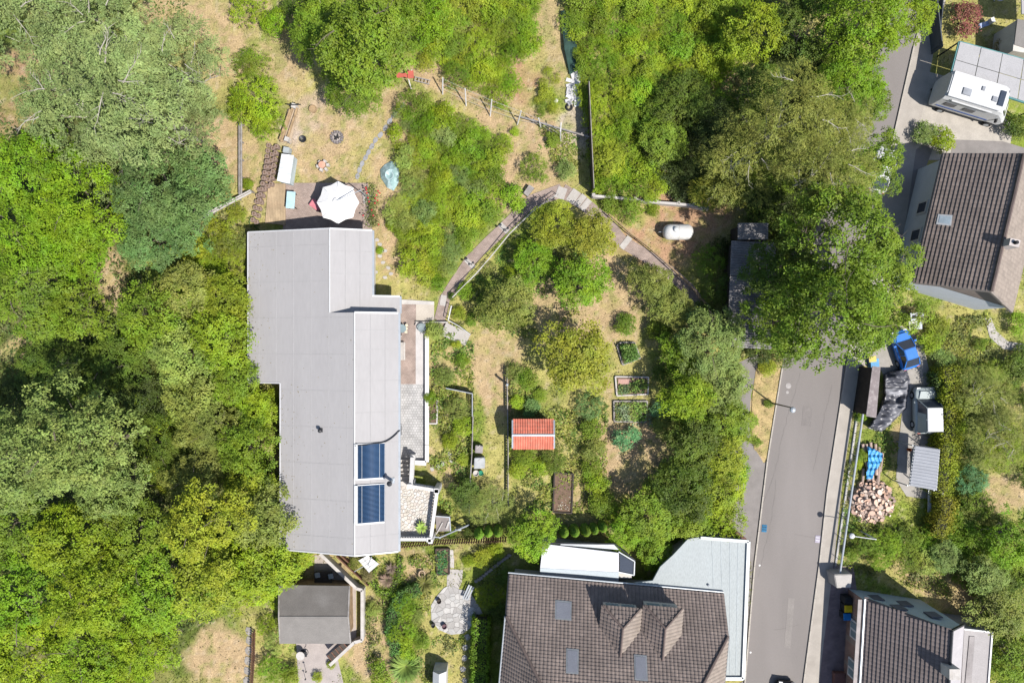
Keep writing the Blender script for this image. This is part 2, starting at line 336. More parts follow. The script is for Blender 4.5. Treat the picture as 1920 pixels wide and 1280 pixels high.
def crown_mesh(name, R, hz, zc, nl, lr, dens, per, leaf, seed, zmin=-.35, spread=.28, aspect=.6, streak=0.0, skip=0.0):
    """leaves in tufts on the outside of many lobes that fill an uneven dome"""
    r = np.random.default_rng(seed); Ps = []; Ns = []; Ax = []
    ang0 = r.random() * 6.28; lob = 1 + .16 * r.normal(size=9)
    for k in range(nl):
        u = (k + .5) / nl; zd = 1 - u * 1.12; ph = k * 2.39996 + ang0 + r.normal() * .25
        rad = math.sqrt(max(0, 1 - zd * zd)) if zd > 0 else 1
        if r.random() < skip: continue
        li = lr * r.uniform(.65, 1.3); w = lob[int((ph % 6.283) / .6982) % 9]
        d = (R - li * .75) * w * r.uniform(.82, 1.06)
        c = np.array((math.cos(ph) * rad * d, math.sin(ph) * rad * d, zc + zd * (hz - li * .55) * r.uniform(.7, 1.16)))
        nc = max(4, int(4 * math.pi * li * li * .6 * dens))
        dr = unit(nc, r, zmin); p = c + dr * np.array((1, 1, .8)) * li * (.72 + .36 * r.random((len(dr), 1)))
        nn = dr * .45 + np.array((.14, -.1, .85)); nn /= np.linalg.norm(nn, axis=1, keepdims=True)
        P = np.repeat(p, per, 0); Nq = np.repeat(nn, per, 0)
        off = r.normal(size=P.shape) * spread; off -= (off * Nq).sum(1, keepdims=True) * Nq * .75
        if streak:
            a = dr.copy(); a[:, 2] -= .5; a /= np.linalg.norm(a, axis=1, keepdims=True); a = np.repeat(a, per, 0)
            off = off * .45 + a * (r.random((len(P), 1)) - .2) * streak; Ax.append(a)
        P = P + off; Nq = Nq + r.normal(size=P.shape) * .27; Nq[:, 2] = np.abs(Nq[:, 2]) + .05
        Ps.append(P); Ns.append(Nq)
    P = np.concatenate(Ps); Nn = np.concatenate(Ns)
    return leaf_mesh(name, P, Nn, leaf * r.uniform(.6, 1.35, len(P)), [LEAF], aspect, rng=r, axis=np.concatenate(Ax) if streak else None)

def limb_mb(R, h, seed, n=7, r0=.22, bare=False):
    r = random.Random(seed); m = MB(); p = Vector((0, 0, 0)); pts = [p]
    for k in range(4): p = p + Vector((r.uniform(-.25, .25), r.uniform(-.25, .25), h * .17)); pts.append(p)
    for k in range(4): m.tube(pts[k], pts[k + 1], r0 * (1 - .13 * k), 7, r0 * (1 - .13 * (k + 1)))
    for k in range(n):
        a = k * 2.4 + r.uniform(-.3, .3); s = pts[2 + k % 3]; L = R * r.uniform(.55, .85); e = r.uniform(.5, 1.0)
        q = s; d = Vector((math.cos(a), math.sin(a), e)).normalized()
        for i_ in range(4):
            q2 = q + d * L / 4; m.tube(q, q2, r0 * .5 * (1 - .2 * i_), 5, r0 * .5 * (1 - .2 * (i_ + 1)))
            if i_ > 0:
                e2 = (d + Vector((r.uniform(-.9, .9), r.uniform(-.9, .9), r.uniform(0, .5)))).normalized(); m.tube(q2, q2 + e2 * L * .3, r0 * .18, 4, .01)
            q = q2; d = (d + Vector((r.uniform(-.25, .25), r.uniform(-.25, .25), r.uniform(-.05, .15)))).normalized()
    return m

def twig_mb(R, zt, seed, n=5):
    """bare pale boughs that show above the leaves"""
    r = random.Random(seed); out = []
    for k in range(n):
        m = MB(); out.append(m); a = r.uniform(0, 6.28); q = Vector((math.cos(a) * R * r.uniform(.1, .5), math.sin(a) * R * r.uniform(.1, .5), zt - r.uniform(.1, .8)))
        b = a + r.uniform(-.8, .8); d = Vector((math.cos(b), math.sin(b), .12)); L = R * r.uniform(.12, .26)
        for i_ in range(5):
            q2 = q + d.normalized() * L / 2.2; m.tube(q, q2, .05 * (1 - .17 * i_), 4, .05 * (1 - .17 * (i_ + 1)))
            c = b + r.choice((-1, 1)) * r.uniform(.4, .9); m.tube(q2, q2 + Vector((math.cos(c), math.sin(c), .15)) * L * .6, .02, 4, .006)
            q = q2; d = d + Vector((r.uniform(-.3, .3), r.uniform(-.3, .3), -.08))
    return out

# kind: crown radius, half height, centre height, lobes, lobe radius, tuft density, leaves a tuft, leaf size, variants
KIND = {
 'broad':  dict(R=5.0, hz=3.6, zc=6.6, nl=42, lr=1.2, dens=1.8, per=17, leaf=.21, v=5, r0=.26, spread=.21, twigs=2, skip=.04),
 'small':  dict(R=3.0, hz=2.4, zc=3.7, nl=30, lr=.82, dens=3.0, per=16, leaf=.18, v=5, r0=.15, spread=.19, skip=.06),
 'silver': dict(R=5.0, hz=3.2, zc=7.2, nl=40, lr=1.2, dens=2.6, per=12, leaf=.20, v=3, r0=.24, streak=.55, aspect=.38, twigs=6),
 'birch':  dict(R=5.0, hz=3.6, zc=7.6, nl=38, lr=1.2, dens=2.6, per=13, leaf=.20, v=2, r0=.2, streak=.8, aspect=.3, twigs=3),
 'bush':   dict(R=1.5, hz=1.0, zc=1.0, nl=14, lr=.55, dens=7, per=9, leaf=.16, v=5, r0=.06, spread=.17),
 'fluffy': dict(R=2.4, hz=1.4, zc=1.4, nl=20, lr=.75, dens=6, per=9, leaf=.15, v=4, r0=.09, spread=.22, streak=.25, aspect=.45),
}
PROTO = {}
def proto(kind):
    if kind in PROTO: return PROTO[kind]
    K = KIND[kind]; out = []
    for v in range(K['v']):
        sd = 100 * list(KIND).index(kind) + v * 7 + 3
        cm = crown_mesh('crown', K['R'], K['hz'], K['zc'], K['nl'], K['lr'], K['dens'], K['per'], K['leaf'], sd, spread=K.get('spread', .28), aspect=K.get('aspect', .6), streak=K.get('streak', 0), skip=K.get('skip', 0))
        tm = limb_mb(K['R'], K['zc'] * 1.1, sd, 7 if K['R'] > 2.5 else 4, K['r0']).mesh('trunk', PBARK if kind in ('silver', 'birch') else BARK)
        bm_ = [b_.mesh('bough', PBARK if kind in ('silver', 'birch') else BARK) for b_ in twig_mb(K['R'], K['zc'] + K['hz'], sd, K['twigs'])] if K.get('twigs') else []
        out.append((cm, tm, bm_))
    PROTO[kind] = out; return out

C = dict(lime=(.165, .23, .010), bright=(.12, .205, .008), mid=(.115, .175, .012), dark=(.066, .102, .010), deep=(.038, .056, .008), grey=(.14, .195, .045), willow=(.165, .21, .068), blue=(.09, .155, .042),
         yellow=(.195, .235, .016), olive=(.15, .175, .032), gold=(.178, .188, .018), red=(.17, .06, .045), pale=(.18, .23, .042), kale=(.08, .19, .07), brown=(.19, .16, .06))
NV = [0]
def plant(name, px, py, r_px, kind, col, label, cat, group=None, h=None, zs=1.0, squash=1.0, rz=None):
    """one tree or shrub whose crown is seen at px,py with that radius in picture points"""
    K = KIND[kind]; NV[0] += 1; r = random.Random(NV[0] * 13 + 5)
    sc = 1.0
    for _ in range(4):
        zc = K['zc'] * sc * zs; R = r_px / S * (H - zc) / H; sc = R / K['R']
    loc = W(px, py, K['zc'] * sc * zs); loc.z = 0
    t = thing(name, label, cat, loc, r.uniform(0, 6.28) if rz is None else rz, group)
    t.scale = (sc * squash, sc / squash, sc * zs)
    cm, tm, bm_ = r.choice(proto(kind))
    c = C[col] if isinstance(col, str) else col; j = r.uniform(.9, 1.1); g = r.uniform(.94, 1.06)
    bush = kind in ('bush', 'fluffy')
    o = bpy.data.objects.new('foliage' if bush else 'crown', cm); COL.objects.link(o); o.parent = t; o.color = (c[0] * j * g, c[1] * j, c[2] * j, 1)
    o = bpy.data.objects.new('stem' if bush else 'trunk', tm); COL.objects.link(o); o.parent = t
    for b_ in bm_: o = bpy.data.objects.new('bough', b_); COL.objects.link(o); o.parent = t
    return t

def inpoly(x, y, poly):
    c = np.zeros(np.shape(x), bool); n = len(poly); j = n - 1
    for i in range(n):
        xi, yi = poly[i]; xj, yj = poly[j]
        c ^= ((yi > y) != (yj > y)) & (x < (xj - xi) * (y - yi) / (yj - yi + 1e-12) + xi); j = i
    return c

def hedge(name, pts, w, h, col, label, dens=230, leaf=.12, kind=None, cat='hedge', rough=.12):
    """a clipped hedge along a line of picture points (taken at its top)"""
    P = []; N_ = []; core = MB(); wp = [W(x, y, h) for x, y in pts]; r = np.random.default_rng(len(pts) * 17 + int(pts[0][0]))
    for a, b in zip(wp[:-1], wp[1:]):
        d = (b - a); L = d.length; d.normalize(); s = Vector((-d.y, d.x, 0)); n = int(L * (w + 2 * h) * dens)
        u = r.random(n) * (L + w * .3) - w * .15; v = (r.random(n) * 2 - 1) * (w / 2 + h); top = np.abs(v) < w / 2
        sx = np.where(top, v, np.sign(v) * w / 2); z = np.where(top, h, h - (np.abs(v) - w / 2))
        bul = 1 + rough * np.sin(u * 3.1) + rough * .6 * np.sin(u * 7.7 + 1)
        p = np.stack([a.x + d.x * u + s.x * sx * bul, a.y + d.y * u + s.y * sx * bul, z * (1 + rough * .3 * np.sin(u * 2.3))], 1) + r.normal(size=(n, 3)) * rough * .6
        nn = np.where(top[:, None], np.array((0, 0, 1.0)), np.stack([np.sign(v) * s.x, np.sign(v) * s.y, np.full(n, .4)], 1)) + r.normal(size=(n, 3)) * .5
        p[:, 2] = np.maximum(p[:, 2], .03); P.append(p); N_.append(nn)
        core.bar(Vector((a.x, a.y, h * .82)), Vector((b.x, b.y, h * .82)), w * .7, h * .8)
    P = np.concatenate(P); N_ = np.concatenate(N_); c0 = wp[0].copy(); c0.z = 0
    t = thing(name, label, cat, c0); P = P - np.array(c0)
    o = bpy.data.objects.new('foliage', leaf_mesh('foliage', P, N_, leaf * r.uniform(.6, 1.4, len(P)), [LEAF], .6, rng=r)); COL.objects.link(o); o.parent = t
    c = C[col] if isinstance(col, str) else col; o.color = (*c, 1)
    obj('stem', core, mat('hedge_wood', (.03, .03, .015)), t); return t

HARD = [[(465, 434), (700, 434), (752, 560), (815, 565), (800, 870), (750, 1035), (470, 1035)], [(535, 343), (697, 343), (699, 440), (530, 440)], [(1391, 1330), (1414, 1060), (1438, 863), (1466, 689), (1500, 500), (1606, 230), (1660, 60), (1752, -60), (1790, -60), (1722, 250), (1690, 470), (1612, 686), (1580, 900), (1563, 1060), (1640, 1340)], [(1372, 1010), (1385, 680), (1425, 660), (1408, 760), (1409, 830), (1438, 863), (1414, 1060)], [(1625, 668), (1690, 610), (1730, 640), (1748, 720), (1790, 800), (1770, 940), (1700, 930), (1680, 900), (1692, 770), (1650, 690)], [(808, 1100), (905, 1100), (905, 1190), (808, 1190)], [(560, 1040), (680, 1100), (680, 1200), (612, 1290), (560, 1290)], [(1700, 130), (1930, 150), (1930, 330), (1660, 520)], [(745, 905), (825, 905), (815, 1015), (745, 1015)]]
def scatter(name, poly, n, leaf, cols, parent=None, label=None, zmax=.3, patch=40, thr=.42, seed=1, cat=None):
    """small weeds or bedding plants spread over a patch of ground: stuff"""
    r = np.random.default_rng(seed); xs = [p[0] for p in poly]; ys = [p[1] for p in poly]
    px = r.uniform(min(xs), max(xs), n * 3); py = r.uniform(min(ys), max(ys), n * 3)
    k = inpoly(px, py, poly) & (fbm(px, py, patch, seed + 3, 3) > thr)
    if not parent:
        for h_ in HARD: k &= ~inpoly(px, py, h_)
    px, py = px[k][:n], py[k][:n]
    tx = px + r.normal(size=len(px)) * 1.2; ty = py + r.normal(size=len(px)) * 1.2
    z = zmax * np.clip((fbm(px, py, patch, seed + 3, 3) - thr) * 5, .1, 1) * r.random(len(px)) + .02
    P = np.stack([(tx - 960) / S, (640 - ty) / S, z], 1)
    Nn = r.normal(size=P.shape) * .55; Nn[:, 2] = 1; cc = np.array(cols); ci = (fbm(px, py, 30, seed + 9, 2) * 1.6 - .3 + r.normal(size=len(px)) * .12).clip(0, .999)
    c = cc[(ci * len(cc)).astype(int)] * r.uniform(.75, 1.25, (len(px), 1))
    if parent: P = P - np.array(rootloc(parent))
    me = leaf_mesh(name, P, Nn, leaf * r.uniform(.5, 1.5, len(P)), [LEAFC], .55, col=c, rng=r)
    o = bpy.data.objects.new(name, me); COL.objects.link(o); o['kind'] = 'stuff'
    if parent: o.parent = parent
    elif label: o['label'] = label; o['category'] = cat
    return o


# ------------------------------------------------------------------ roads, paving, paths (the setting)
def flat(name, pts, z, m, t=None, kind=True):
    """a sheet or slab whose outline is given in picture points"""
    mb = MB().prism([W(x, y, z)[:2] for x, y in pts], z - (t if t else .02), z)
    return struct(name, mb, m)
ASPH = mat('worn_asphalt', (.18, .163, .154), var=.07, scale=.35, fine=.07, fscale=40, bump=.25, bscale=60, stain=(.215, .195, .185), samt=.5, sscale=.25, world=True, stretch=(1, .22, 1))
ASPH2 = mat('drive_asphalt', (.20, .182, .172), var=.1, fine=.12, fscale=30, bump=.3, stain=(.15, .138, .13), samt=.5, sscale=.5, world=True)
PAVE = mat('pavement_slabs', (.33, .30, .265), var=.08, fine=.1, fscale=18, stain=(.25, .22, .19), samt=.4, world=True)
KERB = mat('kerb_stone', (.36, .33, .29), var=.12, fine=.15)
REDB = brickmat('red_brick_paving', (.27, .205, .175), (.325, .255, .22), (.19, .15, .13), .2, .1, .25)
REDB2 = brickmat('shaded_brick_paving', (.17, .125, .13), (.22, .165, .165), (.11, .09, .09), .2, .1, -.17)  # brick darkened in its colour to stand in for shade
GREYB = brickmat('grey_sett_paving', (.40, .39, .385), (.33, .325, .32), (.22, .215, .21), .22, .22, 0, .018)
BEIGE = mat('beige_slab', (.42, .375, .32), var=.07, stain=(.32, .28, .23), samt=.4, world=True)
flat('road', [(1391, 1330), (1414, 1060), (1438, 863), (1452, 775), (1466, 689), (1500, 500), (1570, 330), (1606, 230), (1640, 120), (1660, 60), (1672, -50), (1758, -50), (1722, 60), (1712, 90), (1676, 250), (1630, 470), (1586, 686), (1550, 922), (1535, 1060), (1500, 1330)], .02, ASPH)
flat('road_mouth', [(1300, 1330), (1393, 1335), (1414, 1060), (1440, 863), (1432, 868), (1409, 830), (1405, 790), (1408, 740), (1420, 690), (1425, 660), (1385, 680), (1372, 1010), (1400, 1010), (1396, 1275)], .024, ASPH2)
flat('verge', [(1418, 690), (1466, 689), (1452, 775), (1438, 863), (1414, 842), (1408, 800), (1411, 740)], .06, mat('dry_island', (.36,.27,.13), rough=1, var=.25, scale=1.5, fine=.3, fscale=12, bump=.8, stain=(.2,.19,.06), samt=.7, sscale=.8, world=True))  # dry grass island
flat('pavement', [(1586, 686), (1612, 686), (1580, 900), (1563, 1060), (1556, 1180), (1530, 1330), (1500, 1330), (1535, 1060), (1550, 922)], .12, PAVE, .12)
flat('upper_pavement', [(1586, 686), (1630, 470), (1676, 250), (1712, 90), (1752, -50), (1785, -50), (1752, 90), (1722, 250), (1690, 470), (1625, 686), (1590, 686)], .12, PAVE, .12)
flat('brick_forecourt', [(1563, 1060), (1600, 1060), (1640, 1330), (1530, 1330), (1545, 1200)], .13, REDB2, .13)
flat('driveway', [(1722, 130), (1800, 150), (1900, 235), (1890, 300), (1780, 300), (1700, 300), (1700, 200)], .1, mat('camper_stand', (.36, .33, .29), var=.1, world=True), .1)
flat('side_yard', [(1690, 300), (1760, 250), (1730, 330), (1690, 470), (1660, 520)], .106, ASPH2, .1)
flat('back_yard', [(1790, 262), (1880, 265), (1930, 280), (1930, 330), (1770, 330)], .112, ASPH2, .1)
flat('parking_yard', [(1625, 668), (1690, 610), (1730, 640), (1748, 720), (1790, 800), (1770, 940), (1700, 930), (1680, 900), (1685, 830), (1692, 770), (1650, 690)], .04, mat('yard_gravel', (.30, .28, .255), var=.12, fine=.2, fscale=22, bump=.4, stain=(.2, .19, .13), samt=.5, world=True), .04)
def wear(name, pts, m):
    struct(name, MB().prism([W(x, y, .028)[:2] for x, y in pts], .021, .0285), m)
wear('road_patch', [(1506, 760), (1524, 762), (1520, 800), (1503, 797)], mat('tar_patch', (.168, .152, .144), var=.08, world=True))
wear('road_patch', [(1478, 1120), (1490, 1121), (1482, 1215), (1470, 1212)], mat('pale_patch', (.20, .182, .17), var=.08, world=True))
rcr = random.Random(12); crm = mat('road_crack', (.148, .134, .127)); cm_ = MB()
for cx_, cy_, dx_, dy_, n_ in ((1500, 700, -.22, 1, 40), (1560, 720, -.2, 1, 26), (1455, 900, -.2, 1, 30), (1490, 1000, 1, .1, 9), (1450, 1180, 1, -.1, 8)):
    x, y = cx_, cy_
    for k in range(n_):
        x2, y2 = x + dx_ * 6 + rcr.uniform(-1.6, 1.6), y + dy_ * 6 + rcr.uniform(-1.6, 1.6); cm_.bar(W(x, y, .027), W(x2, y2, .027), .022, .002); x, y = x2, y2
struct('road_cracks', cm_, crm)
# kerbs are rows of stones
def kerb(name, pts, w=.11, h=.13, L=1.0):
    root = thing(name, None, None, W(*pts[0]) * 1); root['kind'] = 'structure'
    me = MB().box((L / 2 - .01, 0, h / 2), (L - .02, w, h)).mesh('kerb_stone', KERB)
    for a, b in zip(pts[:-1], pts[1:]):
        A, B = W(*a), W(*b); d = B - A; n = max(1, round(d.length / L)); ang = math.atan2(d.y, d.x)
        for i in range(n): piece('kerb_stone', me, root, A + d * i / n + Vector((0, 0, .012)), ang, (d.length / n / L, 1, 1))
kerb('kerb', [(1503, 1300), (1519, 1180), (1535, 1060), (1550, 922), (1586, 686), (1630, 470), (1676, 250), (1712, 90)])
kerb('kerb', [(1394, 1300), (1414, 1060), (1438, 863), (1452, 775), (1466, 689)])
# garden paths in red brick with paler bands
PATHL = [(1054, 357), (997, 377), (957, 416), (924, 447), (881, 489), (853, 531), (834, 560), (824, 600), (836, 628)]
PATHR = [(1054, 357), (1095, 382), (1137, 416), (1165, 452), (1212, 480), (1257, 511), (1291, 542), (1330, 590), (1360, 640)]
def ribbon(name, pts, wpx, z, m):
    P = [Vector((x, y)) for x, y in pts]; Lf = []; Rt = []
    for i, p in enumerate(P):
        d = (P[min(i + 1, len(P) - 1)] - P[max(i - 1, 0)]).normalized(); n = Vector((-d.y, d.x)); w = wpx[i] if isinstance(wpx, (list, tuple)) else wpx
        Lf.append(p + n * w / 2); Rt.append(p - n * w / 2)
    mb = MB(); n = len(P); vs = []
    for a, b in zip(Lf, Rt): vs += [W(a.x, a.y, z), W(b.x, b.y, z), W(a.x, a.y, z) - Vector((0, 0, .07)), W(b.x, b.y, z) - Vector((0, 0, .07))]
    fs = []
    for i in range(n - 1):
        k = 4 * i; fs += [(k, k + 1, k + 5, k + 4), (k + 2, k, k + 4, k + 6), (k + 1, k + 3, k + 7, k + 5)]
    return struct(name, mb.add(vs, fs), m)
ribbon('garden_path', PATHL, [26, 24, 22, 22, 21, 21, 20, 21, 23], .05, REDB)
ribbon('garden_path', PATHR, [27, 25, 24, 24, 24, 24, 23, 22, 20], .056, REDB)
band = thing('path_bands', None, None, W(1060, 360)); band['kind'] = 'structure'
for k, (x, y, a, w, l) in enumerate([(1075, 368, -35, 1.15, .75), (1088, 376, -38, 1.15, .5), (1098, 384, -40, 1.1, .5), (1173, 455, -38, 1.2, .5), (945, 428, 45, 1.0, .45), (881, 494, 45, 1.0, .4), (831, 563, 80, .5, .9), (1052, 362, -20, 1.0, .8)]):
    obj('slab', MB().box(W(x, y, .06) + Vector((0, 0, .005)), (l, w, .05), math.radians(a)), CONC, band)
# beds of paving beside the house
flat('house_terrace', [(745, 560), (780, 571), (780, 720), (745, 720)], .05, REDB)
flat('house_terrace', [(745, 720), (797, 720), (797, 866), (745, 866)], .054, GREYB)
flat('concrete_walk', [(779.5, 602), (798, 602), (798, 720), (779.5, 720)], .058, mat('light_walk', (.44, .42, .41), var=.08, world=True, stain=(.34, .32, .3), samt=.4))
flat('entrance_slab', [(780, 570), (814, 570), (814, 601), (780, 601)], .062, BEIGE)
flat('threshold_strip', [(748, 561), (814, 565), (814, 571), (748, 570)], .08, CONCW, .08)
flat('patio', [(535, 343), (690, 343), (699, 440), (530, 440)], .04, REDB)
flat('crazy_patio_base', [(832, 1102), (846, 1095), (860, 1104), (880, 1108), (898, 1135), (905, 1150), (890, 1170), (868, 1187), (845, 1189), (823, 1180), (809, 1162), (808, 1135), (818, 1118)], .045, mat('patio_mortar', (.26, .245, .23), world=True), .045)
flat('patio_neck', [(838, 1066), (868, 1068), (866, 1090), (858, 1108), (838, 1108)], .04, CONC, .04)
flat('neighbour_yard', [(590, 1040), (606, 1040), (668, 1103), (668, 1200), (612, 1250), (560, 1290), (560, 1200), (585, 1200)], .05, mat('neighbour_paving', (.36, .31, .27), var=.1, world=True, stain=(.25, .21, .18), samt=.4))
flat('neighbour_yard', [(555, 1200), (625, 1200), (645, 1285), (560, 1290)], .054, mat('neighbour_setts', (.33, .29, .27), var=.1, world=True))
flat('lower_path', [(1846, 596), (1858, 596), (1868, 620), (1890, 640), (1925, 645), (1925, 660), (1880, 654), (1856, 632)], .04, CONC)

def voronoi_cells(seeds, poly, gap):
    cells = []
    for i, s in enumerate(seeds):
        c = [Vector(p) for p in poly]; near = sorted(seeds, key=lambda q: (q - s).length)[1:14]
        for q in near:
            m_ = (s + q) / 2; n_ = (q - s).normalized(); m_ = m_ - n_ * gap; out = []
            for a in range(len(c)):
                A, B = c[a], c[(a + 1) % len(c)]; da = (A - m_).dot(n_); db = (B - m_).dot(n_)
                if da <= 0: out.append(A)
                if da * db < 0: out.append(A + (B - A) * (da / (da - db)))
            c = out
            if len(c) < 3: break
        if len(c) >= 3: cells.append(c)
    return cells
def crazy(parent, pts, z, size, m, zt, seed):
    r = random.Random(seed); poly = [Vector(W(x, y, z)[:2]) for x, y in pts]
    x0, x1 = min(p.x for p in poly), max(p.x for p in poly); y0, y1 = min(p.y for p in poly), max(p.y for p in poly); sd = []
    y = y0
    while y < y1:
        x = x0
        while x < x1:
            q = Vector((x + r.uniform(-.5, .5) * size, y + r.uniform(-.5, .5) * size))
            if inpoly(np.array(q.x), np.array(q.y), [tuple(p) for p in poly]): sd.append(q)
            x += size
        y += size
    for c in voronoi_cells(sd, poly, .018):
        dz = r.uniform(0, .012); o = obj('stone', MB().prism([tuple(p) for p in c], zt - .04, zt + dz, .0), m[r.randrange(len(m))], parent)
STONES = [mat('terrace_stone_%s' % n, c, var=.1, fine=.15) for n, c in (('cream', (.50, .465, .42)), ('sand', (.47, .43, .375)), ('white', (.53, .505, .47)), ('rose', (.465, .415, .37)))]
GSTONES = [mat('patio_stone_%s' % n, c, var=.1, fine=.15) for n, c in (('grey', (.37, .36, .345)), ('pale', (.42, .405, .385)), ('dark', (.32, .305, .29)))]
pc = thing('crazy_patio', None, None, W(855, 1148)); pc['kind'] = 'structure'
crazy(pc, [(832, 1102), (846, 1095), (860, 1104), (880, 1108), (898, 1135), (905, 1150), (890, 1170), (868, 1187), (845, 1189), (823, 1180), (809, 1162), (808, 1135), (818, 1118)], .05, .42, GSTONES, .06, 4)
def stepping(name, pts, w, l, m, seed=1, kind='stone'):
    root = thing(name, None, None, W(*pts[0][:2])); root['kind'] = 'structure'; r = random.Random(seed)
    for k, p in enumerate(pts):
        c = W(p[0], p[1], .03); ang = math.radians(p[2] if len(p) > 2 else r.uniform(-20, 20)); poly = []
        n = 7
        for i in range(n):
            a = 6.283 * i / n + r.uniform(-.2, .2); rr = r.uniform(.85, 1.1); X, Y = math.cos(a) * w / 2 * rr, math.sin(a) * l / 2 * rr
            poly.append((c.x + X * math.cos(ang) - Y * math.sin(ang), c.y + X * math.sin(ang) + Y * math.cos(ang)))
        obj(kind, MB().prism(poly, -.02, .045, .02), m, root)
SLATE = mat('slate_step', (.25, .25, .26), var=.15)
stepping('slate_path', [(755, 198, -45), (747, 206, -45), (739, 215, -40), (731, 227, -35), (722, 240, -30), (713, 253, -35), (704, 263, -40), (697, 275, -30), (691, 285, -25), (685, 296, -25), (679, 307, -15), (674, 318, -15), (670, 330, -15)], .42, .68, SLATE, 2)
stepping('stepping_stones', [(811, 877), (821, 874), (830, 868), (843, 852), (844, 863)], .42, .6, CONC, 3)
stepping('stepping_stones', [(876, 1194), (872, 1213), (871, 1233), (868, 1254), (871, 1275), (868, 1290)], .55, .6, CONCW, 5)
stepping('bed_stones', [(707, 450), (712, 458), (716, 470), (712, 480), (722, 470), (718, 492), (728, 502), (705, 510), (733, 513), (722, 520)], .45, .35, CONC, 8)

# ------------------------------------------------------------------ tiled, ribbed and plain roofs
def plane_of(pts):
    P = [Vector(p) for p in pts]; n = Vector((0, 0, 0))
    for i in range(1, len(P) - 1): n += (P[i] - P[0]).cross(P[i + 1] - P[0])
    n.normalize()
    if n.z < 0: n = -n
    dn = Vector((n.x, n.y, 0)); dn = (dn - n * dn.dot(n)).normalized() if dn.length > 1e-4 else Vector((0, -1, 0))
    return P, n, dn, dn.cross(n)
def tiled(pts, tw, tl, lift=.045, amp=.04, u0=.0):
    """rows of overlapping curved tiles over one roof face"""
    P, n, dn, ac = plane_of(pts); o = P[0]; uv = [((p - o).dot(ac), (p - o).dot(dn)) for p in P]
    U0, U1 = min(u for u, v in uv), max(u for u, v in uv); V0, V1 = min(v for u, v in uv), max(v for u, v in uv); mb = MB(); v = V0
    while v < V1:
        u = U0
        while u < U1:
            if inpoly(np.array(u + tw / 2), np.array(v + tl / 2), uv):
                vs = []
                for fu, hgt in ((0, 0), (.3, amp), (.62, amp), (.98, 0)):
                    for fv, l in ((0, 0), (1.06, lift)):
                        vs.append(o + ac * (u + tw * fu) + dn * (v + tl * fv) + n * (hgt + l + .01))
                    vs.append(o + ac * (u + tw * fu) + dn * (v + tl * 1.06) + n * 0)
                mb.add(vs, [(0, 3, 4, 1), (3, 6, 7, 4), (6, 9, 10, 7), (1, 4, 5, 2), (4, 7, 8, 5), (7, 10, 11, 8)])
            u += tw
        v += tl
    return mb
def face(pts, t=.12):
    return MB().slab(pts, t)
def ridge(pts, r=.11, m=None, n=8): return MB().path(pts, r, n)
def ribbed(a, b, c, d, pitch, amp):
    """corrugated sheet: ribs run from edge ab to edge dc"""
    a, b, c, d = map(Vector, (a, b, c, d)); n = max(2, int((b - a).length / pitch)) * 4; up = (b - a).cross(d - a).normalized(); up = up if up.z > 0 else -up; vs = []
    for i in range(n + 1):
        f = i / n; h = up * (amp * (0, 1, 1, 0)[i % 4]); vs += [a.lerp(b, f) + h, d.lerp(c, f) + h]
    return MB().add(vs, [(2 * i, 2 * i + 2, 2 * i + 3, 2 * i + 1) for i in range(n)])
def walls(name, m, root, pts, z0, t=.25):
    mb = MB(); n = len(pts)
    for i in range(n):
        a, b = Vector(pts[i]), Vector(pts[(i + 1) % n]); mb.add([(a.x, a.y, z0), (b.x, b.y, z0), b, a], [(0, 1, 2, 3)])
    return obj(name, mb, m, root)

# ---- the long house with the pale membrane roof
hs = thing('long_house', 'long L-shaped house with a pale grey sheet roof and two blue solar collectors', 'house', (-15, -3, 0))
z_w = lambda x: 2.2 + (x + 21.65) * .258
z_en = lambda x: 4.06 - (x + 14.45) * .30
z_es = lambda x: 4.6 - (x + 12.35) * .338
YN, YM, YS, YE, YW = 8.95, 2.28, -16.8, 3.68, -3.36
XW, XW2, XRN, XRS, XEN, XEX, XES = -21.65, -18.75, -14.45, -12.35, -11.27, -9.16, -9.10
def zp(x, y, f): return (x, y, f(x))
wroof = MB(); wroof.slab([zp(XW, YN, z_w), zp(XRN, YN, z_w), zp(XRN, YM, z_w), zp(XW, YM, z_w)], .14)
wroof.slab([zp(XW, YM, z_w), zp(XRS, YM, z_w), zp(XRS, YW, z_w), zp(XW, YW, z_w)], .14)
wroof.slab([zp(XW2, YW, z_w), zp(XRS, YW, z_w), zp(XRS, YS, z_w), zp(XW2, YS, z_w)], .14)
obj('roof', wroof, GREYROOF, hs)
er = MB(); er.slab([zp(XRN, YN, z_en), zp(XEN, YN, z_en), zp(XEN, YE, z_en), zp(XRN, YE, z_en)], .14)
er.slab([zp(XRN, YE, z_en), zp(XEX, YE, z_en), zp(XEX, YM, z_en), zp(XRN, YM, z_en)], .14)
obj('roof', er, GREYROOF, hs)
er = MB(); er.slab([zp(XRS, YM, z_es), zp(XES, YM, z_es), zp(XES, YS, z_es), zp(XRS, YS, z_es)], .14); obj('roof', er, GREYROOF, hs)
